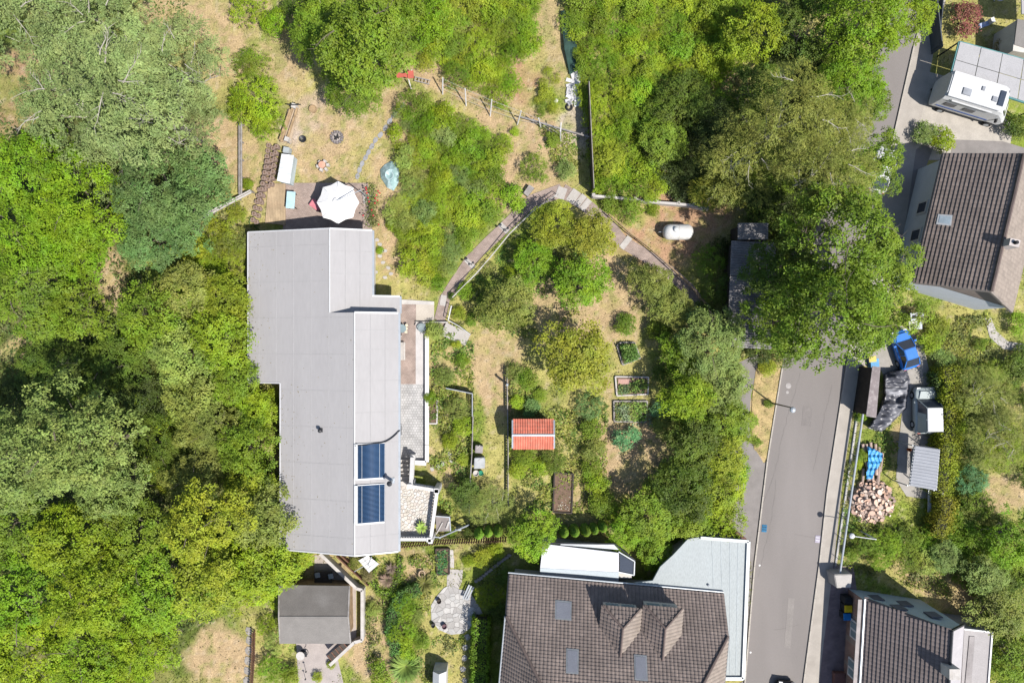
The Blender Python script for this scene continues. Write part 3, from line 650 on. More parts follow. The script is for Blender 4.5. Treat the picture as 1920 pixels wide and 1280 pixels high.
# welded seams between the sheets
SEAM = mat('roof_seam', (.31, .302, .302), rough=.8, spec=.1, var=.05)
sm = MB()
for x in np.arange(XW + 1.0, XRS, 1.53):
    y1 = YN if x < XRN else YM; y0 = YS if x > XW2 else YW
    sm.bar((x, y0, z_w(x) + .012), (x, y1, z_w(x) + .012), .05, .012)
for y in np.arange(YS + 1.3, YN, 2.9):
    x0 = XW2 if y < YW else XW; x1 = XRN if y > YM else XRS; sm.bar((x0, y, z_w(x0) + .01), (x1, y, z_w(x1) + .01), .05, .01)
for x in (-13.3, -12.2): sm.bar((x, YM, z_en(x) + .012), (x, YN, z_en(x) + .012), .05, .012)
for x in (-11.2, -10.1): sm.bar((x, YS, z_es(x) + .012), (x, YM, z_es(x) + .012), .05, .012)
for y in (-.6, -3.1, -5.6, -8, 0.9, -15.4): sm.bar((XRS, y, z_es(XRS) + .01), (XES, y, z_es(XES) + .01), .04, .01)
for y in (7.2, 5.4): sm.bar((XRN, y, z_en(XRN) + .01), (XEN, y, z_en(XEN) + .01), .04, .01)
obj('roof_seam', sm, SEAM, hs)
lf = MB(); rl_ = random.Random(31)
for k in range(260):
    y = rl_.uniform(YS, YN); x = (XW2 if y < YW else XW) + abs(rl_.gauss(0, 1.1)) if rl_.random() < .8 else rl_.uniform(XW2, XRS)
    if x > XRS - .1 or (y > YM and x > XRN): continue
    z = z_w(x) + .006; a_ = rl_.uniform(0, 6.3); s_ = rl_.uniform(.03, .07); c_, d_ = math.cos(a_) * s_, math.sin(a_) * s_
    lf.add([(x - c_, y - d_, z), (x + d_ * .5, y - c_ * .5, z + .008), (x + c_, y + d_, z), (x - d_ * .5, y + c_ * .5, z + .004)], [(0, 1, 2, 3)])
o = obj('leaf_litter', lf, mat('roof_litter', (.16, .13, .06), island=.4), hs); o['kind'] = 'stuff'
ET = mat('edge_trim', (.46, .46, .47), rough=.4, var=.05)
et = MB(); e = .035
et.bar(zp(XRN, YN, lambda x: z_w(x) + e), zp(XW, YN, lambda x: z_w(x) + e), .1, .2); et.bar(zp(XW, YW, lambda x: z_w(x) + e), zp(XW2, YW, lambda x: z_w(x) + e), .1, .2)
et.bar(zp(XW, YN, lambda x: z_w(x) + e), zp(XW, YW, lambda x: z_w(x) + e), .09, .2); et.bar(zp(XW2, YW, lambda x: z_w(x) + e), zp(XW2, YS, lambda x: z_w(x) + e), .09, .2)
et.bar(zp(XW2, YS, lambda x: z_w(x) + e), zp(XRS, YS, lambda x: z_w(x) + e), .12, .22)
obj('edge_trim', et, ET, hs)
wt = MB(); wt.bar(zp(XRN, YN, lambda x: z_en(x) + .05), zp(XEN, YN, lambda x: z_en(x) + .05), .12, .22); wt.bar(zp(XEN, YE, lambda x: z_en(x) + .05), zp(XEX, YE, lambda x: z_en(x) + .05), .12, .22)
wt.bar(zp(XRS, YS, lambda x: z_es(x) + .05), zp(XES, YS, lambda x: z_es(x) + .05), .13, .22); wt.bar(zp(XRS, YM, lambda x: z_es(x) + .05), zp(XES, YM, lambda x: z_es(x) + .05), .14, .22)
wt.path([zp(XRS, YM, lambda x: z_es(x) + .02), zp(XRS, YS, lambda x: z_es(x) + .02)], .05, 6); wt.path([zp(XRN, YM, lambda x: z_en(x) + .02), zp(XRN, YN, lambda x: z_en(x) + .02)], .045, 6)  # white rods along the ridges stand in for their highlights
obj('verge_trim_ridge_glint', wt, WHITEMET, hs)
gt = MB()
gt.bar((XEN + .07, YN, z_en(XEN) - .02), (XEN + .07, YE, z_en(XEN) - .02), .15, .12); gt.bar((XEX + .07, YE, z_en(XEX)), (XEX + .07, YM, z_en(XEX)), .15, .12); gt.bar((XES + .08, YM, z_es(XES) - .02), (XES + .08, YS, z_es(XES) - .02), .16, .12)
obj('gutter', gt, GALV, hs)
obj('gable_wall', MB().add([(XRN, YM, z_en(XRN) - .1), (XEX, YM, z_en(XEX) - .1), (XES - .05, YM - .001, z_es(XES) - .05), (XRS, YM - .001, z_es(XRS) - .05), (XRN, YM - .001, z_w(XRN) - .05)], [(0, 1, 2, 3, 4)]), WHITE, hs)
REND = mat('cream_render', (.5, .47, .42), var=.06, stain=(.36, .33, .29), samt=.4)
ww = MB(); i_ = .35
for a, b, f in [((XW + i_, YN - i_), (XRN, YN - i_), z_w), ((XRN, YN - i_), (XEN - i_, YN - i_), z_en), ((XEN - i_, YN - i_), (XEN - i_, YE - i_), z_en), ((XEN - i_, YE - i_), (XEX - i_, YE - i_), z_en), ((XEX - i_, YE - i_), (XEX - i_, YM), z_en), ((XES - i_, YM), (XES - i_, YS + i_), z_es),
                ((XES - i_, YS + i_), (XRS, YS + i_), z_es), ((XRS, YS + i_), (XW2 + i_, YS + i_), z_w), ((XW2 + i_, YS + i_), (XW2 + i_, YW + i_), z_w), ((XW2 + i_, YW + i_), (XW + i_, YW + i_), z_w), ((XW + i_, YW + i_), (XW + i_, YN - i_), z_w)]:
    ww.add([(*a, 0), (*b, 0), (*b, f(b[0]) - .13), (*a, f(a[0]) - .13)], [(0, 1, 2, 3)])
obj('wall', ww, REND, hs)
for y, z0, w_, h_ in ((-1.0, .9, 1.6, 1.2), (-4.2, .9, 1.6, 1.2), (-7.5, .1, 1.0, 2.1), (.9, .1, 1.0, 2.1), (-13.5, .2, 2.2, 2.0)):
    wd_ = obj('window' if z0 > .5 else 'door', MB().box((XES - i_ + .02, y, z0 + h_ / 2), (.1, w_, h_)), WHITE, hs)
    obj('pane', MB().box((XES - i_ + .05, y, z0 + h_ / 2), (.08, w_ - .2, h_ - .2)), GLASSD, wd_)
# roof vent with its leaning pipe, chimney and hose
v0 = Vector(W(602, 806, 3.9)); v0.z = z_w(v0.x)
obj('vent_pipe', MB().tube(v0, v0 + Vector((0, 0, .42)), .07, 8).lathe([(.03, .0), (.17, .0), (.12, .1), (.02, .14)], 10, v0 + Vector((0, 0, .42))).box(v0 + Vector((0, 0, .02)), (.34, .34, .03)), DARKM, hs)
v1 = Vector(W(733, 903, 4.2)); v1.z = z_es(v1.x)
ch = obj('flue', MB().tube(v1, v1 + Vector((0, 0, 1.1)), .12, 10).box(v1 + Vector((0, 0, .03)), (.42, .42, .05)), GALV, hs)
obj('flue_cap', MB().lathe([(.2, 0), (.22, .05), (.05, .16)], 10, v1 + Vector((0, 0, 1.18))), DARKM, ch)
hp = []
for k in range(13):
    t = k / 12; x = -10.4 + t * 1.45; hp.append((x, -8.02 + .12 * t + .85 * t ** 1.9, z_es(x) + .1 - (.2 if k == 12 else 0)))
obj('hose', MB().path([(-12.3, -8.15, z_es(-12.3) + .16), (-10.4, -8.02, z_es(-10.4) + .1)] + hp, .055, 6), DARKM, hs)
# two tube collectors lying on the east slope
TUBE = mat('collector_tube', (.035, .08, .165), rough=.45, var=.15, island=.25, spec=.3)
for yt, yb, lab in ((W(0, 832, 4.3).y, W(0, 896, 4.3).y, 'solar collector nearer the middle of the roof'), (W(0, 909, 4.3).y, W(0, 979, 4.3).y, 'solar collector nearer the south gable')):
    x0, x1 = -12.2, -10.12; q = lambda x, y, h: (x, y, z_es(x) + h)
    hd = obj('solar_collector', MB().bar(q(x0, yt, .10), q(x0, yb, .10), .02, .03), WHITEMET, hs); hd['label'] = lab
    obj('manifold', MB().bar(q(x0 - .02, yt + .05, .2), q(x0 - .02, yb - .05, .2), .26, .16), WHITEMET, hd)
    obj('backing_sheet', MB().slab([q(x0, yt, .05), q(x1, yt, .05), q(x1, yb, .05), q(x0, yb, .05)], .03), mat('collector_sheet', (.07, .12, .2), rough=.3, var=.1), hd)
    obj('frame', MB().bar(q(x0, yt + .04, .13), q(x1, yt + .04, .13), .06, .08).bar(q(x0, yb - .06, .13), q(x1, yb - .06, .13), .12, .08), WHITEMET, hd)
    obj('rail', MB().bar(q(x0 + .42, yt, .19), q(x0 + .42, yb, .19), .035, .03).bar(q(x1 - .36, yt, .19), q(x1 - .36, yb, .19), .035, .03), GALV, hd)
    n = 30; tm = MB().tube((0, 0, 0), Vector(q(x1, 0, 0)) - Vector(q(x0 + .12, 0, 0)), .034, 8).mesh('tube', TUBE, None, True)
    for k in range(n):
        y = yt + (yb - yt) * (k + .5) / n; o = piece('tube', tm, None, Vector(q(x0 + .12, y, .12)) - rootloc(hs)); o.parent = hd
# ---- balcony terrace with white balustrades, south east of the house
TZ = 1.5
bt = thing('balustrade_terrace', 'raised natural stone terrace with white balustrades at the corner of the long house', 'terrace', W(780, 960))
PT = [(744, 912), (762, 910), (816, 919), (803, 1008), (744, 1008)]
obj('base', MB().prism([W(x, y, TZ)[:2] for x, y in PT], 0, TZ - .05), REND, bt)
crazy(bt, [(744, 913), (762, 911), (815, 920), (803, 1006), (744, 1006)], TZ, .25, STONES, TZ, 9)
bal = MB().lathe([(.045, 0), (.07, .12), (.09, .25), (.05, .42), (.045, .5), (.06, .6)], 8).mesh('baluster', WHITE, None, True)
def balustrade(pts, n, w=.24, z0=TZ, z1=None, posts=True):
    z1 = z1 or [z0] * len(pts); P = [Vector(W(x, y, zz + .85)) for (x, y), zz in zip(pts, z1)]
    for i in range(len(P) - 1):
        a, b = P[i], P[i + 1]; obj('handrail', MB().bar(a, b, w, .13), WHITE, bt); obj('plinth', MB().bar(a - Vector((0, 0, .72)), b - Vector((0, 0, .72)), w * .8, .12), WHITE, bt)
        for k in range(n): c = a.lerp(b, (k + .5) / n); piece('baluster', bal, bt, c - Vector((0, 0, .735)), 0, (1, 1, 1))
    if posts:
        for p in (P[0], P[-1]): obj('pillar', MB().box((p.x, p.y, (p.z + TZ * 0) / 2 + .05), (.36, .36, p.z + .1)), WHITE, bt)
balustrade([(768, 911), (818, 919)], 9); balustrade([(819, 921), (807, 1014)], 16); balustrade([(804, 1011), (746, 1011)], 12)
balustrade([(773, 857), (770, 912)], 9, .3, TZ, [.75, TZ], False)
st = MB()
for k in range(6):
    y = 862 + k * 8.2; z = .1 + .24 * (k + 1); a = W(744, y, z); b = W(769, y + 8.2, z); o = obj('step', MB().box(((a.x + b.x) / 2, (a.y + b.y) / 2 + .02, z / 2), (b.x - a.x, abs(b.y - a.y) + .05 * k / 6, z)), CONCW, bt)
obj('pillar', MB().box(W(773, 857, .9) * 1 + Vector((0, 0, .05)) - Vector((0, 0, .95 / 2)), (.4, .4, 1.0)), WHITE, bt)
# white kerb wall along the walk
kw = thing('garden_wall', 'low white capped wall along the walk beside the long house', 'wall', W(800, 730))
for a, b in (((800.5, 630), (800.5, 745)), ((800.5, 746), (800.5, 833)), ((800.5, 834), (800.5, 866)), ((799, 868), (778, 867))):
    obj('capstone', MB().bar(W(*a, .45), W(*b, .45), .33 if a[0] > 800 else .4, .08), WHITE, kw)
obj('wall', MB().bar(W(800.5, 631, .37), W(800.5, 866, .37), .24, .37).bar(W(799, 868, .37), W(778, 867, .37), .26, .37), REND, kw)
solo('garden_wall', MB().bar(W(806, 604, .4), W(840, 604, .4), .12, .4).bar(W(779, 603, .3), W(806, 604, .3), .08, .3), CONC, 'short dark-shadowed wall stub between entrance slab and walk', 'wall')

# ---- the little red roofed garden house
gh = thing('garden_shed', 'small garden shed with a bright red ribbed tile roof and grey bargeboards', 'shed', W(1000, 815))
ez, rz_ = 2.15, 2.75
E1, E2, E3, E4 = W(961, 787, ez), W(1039, 787, ez), W(1039, 840, ez), W(961, 840, ez); R1, R2 = W(961, 815.5, rz_), W(1039, 815.5, rz_)
REDT = mat('red_tile', (.50, .15, .10), rough=.8, spec=.15, island=.10, var=.15, stain=(.40, .20, .14), samt=.6, sscale=3)
for pts in ([E1, E2, R2, R1], [R1, R2, E3, E4]):
    f = obj('roof', face(pts, .05), REDT, gh); o = obj('tile', tiled(pts, .2, .34, .03, .045), REDT, f); o['kind'] = 'stuff'
obj('ridge_cap', MB().bar(R1 + Vector((-.05, 0, .1)), R2 + Vector((.05, 0, .1)), .16, .08), GALV, gh)
for a, b, c in ((E1, R1, E4), (E2, R2, E3)):
    obj('bargeboard', MB().bar(a + Vector((0, 0, .08)), b + Vector((0, 0, .08)), .13, .16).bar(b + Vector((0, 0, .08)), c + Vector((0, 0, .08)), .13, .16), GALV, gh)
wl = MB().prism([(E1.x + .25, E1.y - .25), (E2.x - .25, E1.y - .25), (E2.x - .25, E3.y + .25), (E1.x + .25, E3.y + .25)], 0, ez + .02)
wl.add([(E1.x + .25, E1.y - .25, ez), (E1.x + .25, E4.y + .25, ez), (R1.x + .25, R1.y, rz_ - .08)], [(0, 1, 2)]).add([(E2.x - .25, E2.y - .25, ez), (E2.x - .25, E3.y + .25, ez), (R2.x - .25, R2.y, rz_ - .08)], [(0, 2, 1)])
obj('wall', wl, TANW, gh)
obj('door', MB().box((E1.x + .24, R1.y, .95), (.06, .9, 1.8)), BRNW, gh)

# ---- the big brown house at the bottom
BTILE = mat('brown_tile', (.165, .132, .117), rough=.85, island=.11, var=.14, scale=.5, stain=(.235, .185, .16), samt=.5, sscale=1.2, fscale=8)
bh = thing('tiled_house', 'large house with brown tiled half-hipped roof, two dormers and three skylights', 'house', W(1155, 1250))
A = W(1355, 1112, 3.0); B = W(955, 1076, 3.0); U = (Vector((B.x - A.x, B.y - A.y, 0))).normalized(); V = Vector((-U.y, U.x, 0)); V = V if V.y < 0 else -V; LEN = (B - A).length
def hp_(u, v, z=None, dz=0.0): p = Vector((A.x, A.y, 0)) + U * u + V * v; p.z = (3.0 + .765 * v if z is None else z) + dz; return p
def broof(pts, name='roof', parent=None, tw=.30, tl=.25):
    f = obj(name, face(pts, .12), BTILE, parent or bh); o = obj('tile', tiled(pts, tw, tl), BTILE, f); o['kind'] = 'stuff'; return f
HV, RV, HU = 2.6, 6.8, 3.4
broof([hp_(0, 0), hp_(LEN, 0), hp_(LEN, HV), hp_(LEN - HU, RV), hp_(HU, RV), hp_(0, HV)])
back = lambda u, v: hp_(u, v, 3.0 + .765 * (2 * RV - v))
obj('roof', face([hp_(HU, RV), hp_(LEN - HU, RV), back(LEN, 2 * RV - HV), back(LEN, 2 * RV), back(0, 2 * RV), back(0, 2 * RV - HV)], .12), BTILE, bh)
PALET = mat('sunlit_tile', (.235, .195, .165), rough=.85, var=.1, island=.1)  # paler copy of the brown tile, sunlight put into its colour
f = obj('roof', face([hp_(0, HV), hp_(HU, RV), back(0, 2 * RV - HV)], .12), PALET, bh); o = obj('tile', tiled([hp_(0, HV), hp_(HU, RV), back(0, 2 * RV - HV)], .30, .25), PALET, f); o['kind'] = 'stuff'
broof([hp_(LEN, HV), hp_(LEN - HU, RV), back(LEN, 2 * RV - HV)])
up = Vector((0, 0, .08)); RT = mat('ridge_tile', (.12, .09, .08), rough=.85, island=.2)
obj('ridge', MB().path([hp_(0, HV) + up, hp_(HU, RV) + up, hp_(LEN - HU, RV) + up, hp_(LEN, HV) + up], .12, 7).path([hp_(HU, RV) + up, back(0, 2 * RV - HV) + up], .12, 7).path([hp_(LEN - HU, RV) + up, back(LEN, 2 * RV - HV) + up], .12, 7), RT, bh)
obj('gutter', MB().path([hp_(-.1, -.1, 2.93), hp_(LEN + .1, -.1, 2.93)], .07, 7).path([hp_(LEN + .08, HV, 5.0), hp_(LEN + .08, 2 * RV - HV, 5.0)], .07, 7), GALV, bh)
obj('verge_board', MB().bar(hp_(-.05, 0, None, .03), hp_(-.05, HV, None, .03), .1, .22).bar(hp_(LEN + .05, 0, None, .03), hp_(LEN + .05, HV, None, .03), .1, .22).bar(hp_(-.08, HV, 5.0), hp_(-.08, 2 * RV - HV, 5.0), .14, .14), DARKM, bh)
bw = MB(); c4 = [hp_(.5, .5, 0), hp_(LEN - .5, .5, 0), hp_(LEN - .5, 2 * RV - .5, 0), hp_(.5, 2 * RV - .5, 0)]
bw.prism([p[:2] for p in c4], 0, 3.05)
for u in (.5, LEN - .5): bw.add([hp_(u, .5, 3.0), hp_(u, HV, 4.85), hp_(u, 2 * RV - HV, 4.85), hp_(u, 2 * RV - .5, 3.0)], [(0, 1, 2, 3)])
obj('wall', bw, REND, bh)
def skylight(root, fn, u, v, w, l, m=GALV):
    P = [fn(u, v, None, .12), fn(u + w, v, None, .12), fn(u + w, v + l, None, .12), fn(u, v + l, None, .12)]
    f = obj('skylight', MB().slab(P, .16), mat('skylight_frame', (.2, .21, .22), rough=.4), root); e = .1
    Q = [fn(u + e, v + e, None, .135), fn(u + w - e, v + e, None, .135), fn(u + w - e, v + l - e, None, .135), fn(u + e, v + l - e, None, .135)]
    obj('pane', MB().slab(Q, .01), mat('skylight_pane', (.19, .195, .22), rough=.25, var=.05), f); return f
def uv_of(px, py):
    z = 4.0
    for _ in range(6): p = W(px, py, z); d = p - Vector((A.x, A.y, 0)); u, v = d.x * U.x + d.y * U.y, d.x * V.x + d.y * V.y; z = 3 + .765 * v
    return u, v
for x, y, w_, l_ in ((1056, 1141, 1.3, 1.55), (1073, 1236, .95, 1.85), (1201, 1248, .98, 1.9)):
    u, v = uv_of(x, y); skylight(bh, hp_, u - w_ / 2, v - l_ * .35, w_, l_ * .75)
for x, col_ in ((1166, 0), (1244, 1)):     # dormers
    zE, zR = 5.2, 6.3; u, v = uv_of(x, 1137); d = W(x, 1137, zE) - Vector((A.x, A.y, 0)); u = d.x * U.x + d.y * U.y; v0_ = d.x * V.x + d.y * V.y; hw = 1.45
    vb = (zE - 3) / .765; vr = (zR - 3) / .765
    dm = obj('dormer', MB().add([hp_(u - hw + .15, v0_ + .2, 3.0), hp_(u + hw - .15, v0_ + .2, 3.0), hp_(u + hw - .15, v0_ + .2, zE), hp_(u - hw + .15, v0_ + .2, zE)], [(0, 1, 2, 3)]).add([hp_(u - hw + .15, v0_ + .2, 3.0), hp_(u - hw + .15, v0_ + .2, zE), hp_(u - hw + .15, vb, zE)], [(0, 1, 2)]).add([hp_(u + hw - .15, v0_ + .2, 3.0), hp_(u + hw - .15, v0_ + .2, zE), hp_(u + hw - .15, vb, zE)], [(0, 2, 1)]), REND, bh)
    rf, rb = hp_(u, v0_ + 1.2, zR), hp_(u, vr, zR); e1, e2 = hp_(u - hw, v0_, zE), hp_(u + hw, v0_, zE); b1, b2 = hp_(u - hw, vb, zE), hp_(u + hw, vb, zE)
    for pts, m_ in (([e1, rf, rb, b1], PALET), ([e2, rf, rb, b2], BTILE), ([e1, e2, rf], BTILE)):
        f = obj('roof', face(pts, .08), m_, dm)
        for q in tiled(pts, .28, .32).mesh('x', m_, rootloc(bh)),: oo = bpy.data.objects.new('tile', q); COL.objects.link(oo); oo.parent = dm; oo['kind'] = 'stuff'
    for s in (-1, 1): obj('window', MB().add([hp_(u + s * .62 - .5, v0_ + .17, 4.2), hp_(u + s * .62 + .5, v0_ + .17, 4.2), hp_(u + s * .62 + .5, v0_ + .17, 5.1), hp_(u + s * .62 - .5, v0_ + .17, 5.1)], [(0, 1, 2, 3)]), GLASSB, dm)
    obj('ridge', MB().path([e1 + up * .5, rf + up, rb + up], .09, 6).path([e2 + up * .5, rf + up], .09, 6), RT, dm)

# ---- white lean-to and the flat roofed garage beside it
cv = thing('white_lean_to', 'lean-to with a smooth white roof against the north side of the brown house', 'lean-to', W(1085, 1055))
T4 = [W(1018, 1019, 2.7), W(1160, 1036, 2.7), W(1160, 1072, 2.9), W(1013, 1064, 2.9)]
obj('roof', MB().slab(T4, .15), mat('white_sheet', (.56, .56, .59), rough=.35, var=.03), cv)
obj('fascia', MB().slab([T4[3] + Vector((0, -.01, .02)), T4[2] + Vector((0, -.01, .02)), W(1160, 1096, 2.0), W(1012, 1083, 2.0)], .08), mat('shaded_white_sheet', (.42, .47, .5), rough=.35, var=.04), cv)  # bluer copy of the white sheet; shading of the roof curve is in its colour
obj('gutter', MB().path([W(1014, 1017, 2.72), W(1120, 1019, 2.72), W(1152, 1019, 2.72), W(1191, 1050, 2.72)], .06, 6), DARKM, cv)
obj('upper_frame', MB().slab([W(1056, 1016, 2.6), W(1150, 1019, 2.6), W(1160, 1030, 2.6), W(1050, 1021, 2.6)], .1), GREYM, cv)
for a, b in (((1160, 1034), (1190, 1052)), ((1190, 1052), (1189, 1078)), ((1160, 1072), (1189, 1078))): obj('frame', MB().bar(W(*a, 2.6), W(*b, 2.6), .09, .12), GREYM, cv)
obj('pane', MB().slab([W(1162, 1038, 2.5), W(1188, 1053, 2.5), W(1187, 1076, 2.5), W(1162, 1070, 2.5)], .02), GLASSD, cv)  # dark sheet stands in for the shaded inside of the opening
obj('wall', MB().prism([W(x, y, 2.6)[:2] for x, y in ((1020, 1022), (1158, 1038), (1186, 1053), (1185, 1085), (1016, 1080))], 0, 2.4), REND, cv)
gr = thing('garage', 'flat garage with pale blue-grey sheet roof beside the road', 'garage', W(1340, 1100))
GP = [(1190, 1092), (1224, 1088), (1238, 1062), (1262, 1040), (1290, 1010), (1314, 1006), (1406, 1014), (1396, 1274), (1320, 1274), (1340, 1130)]
PG = mat('pale_sheet', (.34, .365, .365), rough=.8, spec=.1, var=.05, scale=.6, stain=(.32, .35, .355), samt=.5, sscale=.6, stretch=(1, .3, 1))
obj('roof', MB().prism([W(x, y, 2.8)[:2] for x, y in GP], 2.6, 2.8), PG, gr)
obj('parapet', MB().bar(W(1314, 1008, 2.98), W(1404, 1015, 2.98), .22, .25).bar(W(1404, 1015, 2.98), W(1394, 1272, 2.98), .26, .25).bar(W(1394, 1272, 2.98), W(1325, 1272, 2.98), .26, .25), mat('parapet_sheet', (.45, .48, .49), rough=.4, var=.04), gr)
obj('wall', MB().prism([W(x, y, 2.6)[:2] for x, y in ((1240, 1070), (1266, 1046), (1316, 1012), (1402, 1018), (1392, 1270), (1325, 1270))], 0, 2.6), REND, gr)
sm = MB()
for f in (.22, .42, .62, .8): sm.bar(W(1316 + 85 * f, 1012, 2.815), W(1330 + 62 * f, 1268, 2.815), .05, .015)
obj('roof_seam', sm, mat('pale_seam', (.33, .36, .37)), gr)
obj('roof_vent', MB().lathe([(.1, 0), (.1, .15), (.02, .2)], 8, W(1328, 1096, 2.8)), GREYM, gr)
solo('wall_stub', MB().bar(W(1375, 995, 1.2), W(1398, 1012, 1.2), .3, 1.2), mat('red_brown_wall', (.13, .06, .05)), 'short dark red wall at the corner between garage roof and trees', 'wall')

# ---- shed with its boundary wall lower left
sh = thing('felt_shed', 'shed with a dull grey felt roof inside a low walled yard', 'shed', W(590, 1150))
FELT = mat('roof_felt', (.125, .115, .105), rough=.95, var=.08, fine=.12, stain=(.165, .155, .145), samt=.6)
FELT2 = mat('pale_felt', (.185, .172, .16), rough=.95, var=.08, fine=.1)  # paler felt than on the upper slope
r0_, r1_ = W(523, 1157, 3.1), W(653, 1157, 3.1)
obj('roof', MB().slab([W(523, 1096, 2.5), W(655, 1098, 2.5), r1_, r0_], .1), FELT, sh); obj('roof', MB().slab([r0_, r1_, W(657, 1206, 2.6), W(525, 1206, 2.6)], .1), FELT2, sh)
obj('ridge', MB().bar(r0_ + Vector((0, 0, .04)), r1_ + Vector((0, 0, .04)), .2, .06), FELT2, sh)
obj('verge_board', MB().bar(W(523, 1096, 2.56), r0_ + Vector((0, 0, .06)), .1, .16).bar(r0_ + Vector((0, 0, .06)), W(525, 1206, 2.66), .1, .16).bar(W(655, 1098, 2.56), r1_ + Vector((0, 0, .06)), .1, .16).bar(r1_ + Vector((0, 0, .06)), W(657, 1206, 2.66), .1, .16), GREYW, sh)
obj('wall', MB().prism([W(x, y, 2.4)[:2] for x, y in ((530, 1104), (648, 1106), (650, 1198), (532, 1198))], 0, 2.42), TANW, sh)
yw = thing('yard_wall', 'low rendered yard wall with pale capping bent around the felt-roofed shed', 'wall', W(675, 1150))
YW_ = [(600, 1038), (668, 1103), (679, 1106), (679, 1200), (664, 1204), (618, 1247)]
for a, b in zip(YW_[:-1], YW_[1:]):
    obj('capstone', MB().bar(W(*a, 1.0), W(*b, 1.0), .26, .08), CONCW, yw); obj('wall', MB().bar(W(*a, .92), W(*b, .92), .18, .92), REND, yw)
tb = thing('garden_table', 'dark garden table with grey cushions in the shade beside the felt shed', 'table', W(608, 1082))
obj('top', MB().box(W(606, 1082, .74), (1.5, 1.0, .05)), DKW, tb)
for sx in (-.65, .65):
    for sy in (-.4, .4): obj('leg', MB().box(W(606, 1082, .36) + Vector((sx, sy, 0)), (.07, .07, .7)), DKW, tb)
for x, y, s in ((595, 1078, 'left'), (620, 1080, 'right')):
    solo('cushion', MB().box(W(x, y, .8), (.45, .45, .1), .2, .85), mat('grey_cushion', (.3, .33, .35)), 'grey cushion on the %s half of the shaded table beside the felt shed' % s, 'cushion', bevel=.03)
pg = thing('log_store', 'dark lean-to rack standing along the slanting yard wall below the felt shed', 'rack', W(635, 1215))
obj('roof', MB().slab([W(614, 1228, 1.4), W(643, 1204, 1.4), W(650, 1212, 1.2), W(622, 1238, 1.2)], .06), DKW, pg)
for f in (0, .25, .5, .75, 1): obj('slat', MB().bar(W(614 + 29 * f, 1228 - 24 * f, 1.46), W(622 + 28 * f, 1238 - 26 * f, 1.28), .07, .05), BRNW, pg)

# ---- house top right with ribbed dark tiles
kh = thing('gabled_house', 'house with dark ribbed tile roof, brown gable and white wall at the right edge', 'house', W(1800, 440))
kz, kr = 4.0, 7.2
k1, k2 = W(1714, 529, kz), W(1898, 584, kz); kd = Vector((2.45, 8.6, 0)).normalized(); kr1 = W(1858, 546, kr); kL = 11.3
n1 = W(1771, 287, kz); n2 = k2 + (n1 - k1); nr = kr1 + (n1 - k1)
f = obj('roof', face([k1, kr1, nr, n1], .12), BTILE, kh); o = obj('tile', tiled([k1, kr1, nr, n1], .33, .29, .075, .018), BTILE, f); o['kind'] = 'stuff'
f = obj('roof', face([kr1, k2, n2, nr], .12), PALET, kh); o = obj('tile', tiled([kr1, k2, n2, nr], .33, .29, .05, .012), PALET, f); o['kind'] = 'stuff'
obj('ridge', MB().path([kr1 + up, nr + up], .14, 7), RT, kh)
obj('verge_board', MB().bar(k1 + up, kr1 + up, .2, .25).bar(kr1 + up, k2 + up, .2, .25), mat('verge', (.2, .17, .15)), kh)
obj('gutter', MB().path([k1 + Vector((-.1, 0, -.05)), n1 + Vector((-.1, 0, -.05))], .09, 7), DARKM, kh)
ins = (kr1 - k1); ins.z = 0; ins = ins.normalized() * .3; wk1, wk2, wn1, wn2 = k1 + ins, k2 - ins, n1 + ins, n2 - ins
mb = MB(); off = kd * .25
for a, b in ((wk1 + off, wk2 + off), (wk2 + off, wn2 - off), (wn2 - off, wn1 - off), (wn1 - off, wk1 + off)): mb.add([(a.x, a.y, 0), (b.x, b.y, 0), (b.x, b.y, kz - .1), (a.x, a.y, kz - .1)], [(0, 1, 2, 3)])
obj('wall', mb, mat('white_render', (.55, .57, .6), var=.04), kh)
gp = off * 1.0
obj('gable', MB().add([wk1 + gp, wk2 + gp, kr1 + gp - Vector((0, 0, .15))], [(0, 1, 2)]), mat('gable_boards', (.2, .16, .14), var=.15), kh)
for t in (.12, .4, .62):
    c = wk1.lerp(wn1, t) ; obj('window', MB().box((c.x - .05, c.y, 2.2), (.1, 1.1, 1.3), -.23), WHITE, kh); obj('pane', MB().box((c.x - .11, c.y, 2.2), (.05, .8, 1.0), -.23), GLASSD, kh)
def on_k(px, py, dz=.15):
    P_, n_, d_, a_ = plane_of([k1, kr1, nr]); z = 5
    for _ in range(8): p = W(px, py, z); z = k1.z - (n_.x * (p.x - k1.x) + n_.y * (p.y - k1.y)) / n_.z
    return Vector((p.x, p.y, z + dz))
f = obj('skylight', MB().slab([on_k(1757, 402), on_k(1784, 404), on_k(1781, 424), on_k(1753, 421)], .3), WHITEMET, kh); obj('pane', MB().slab([on_k(1760, 405, .17), on_k(1781, 407, .17), on_k(1778, 421, .17), on_k(1757, 418, .17)], .01), mat('bright_pane', (.4, .47, .52), rough=.1), f)
cc = on_k(1893, 457); f = obj('chimney', MB().box((cc.x, cc.y, 6.9), (.75, .55, 2.3), -.23), mat('chimney_render', (.42, .38, .36)), kh); obj('flue', MB().lathe([(.14, 0), (.14, .25), (.1, .3)], 8, (cc.x, cc.y, 8.05)), BLACK, f)

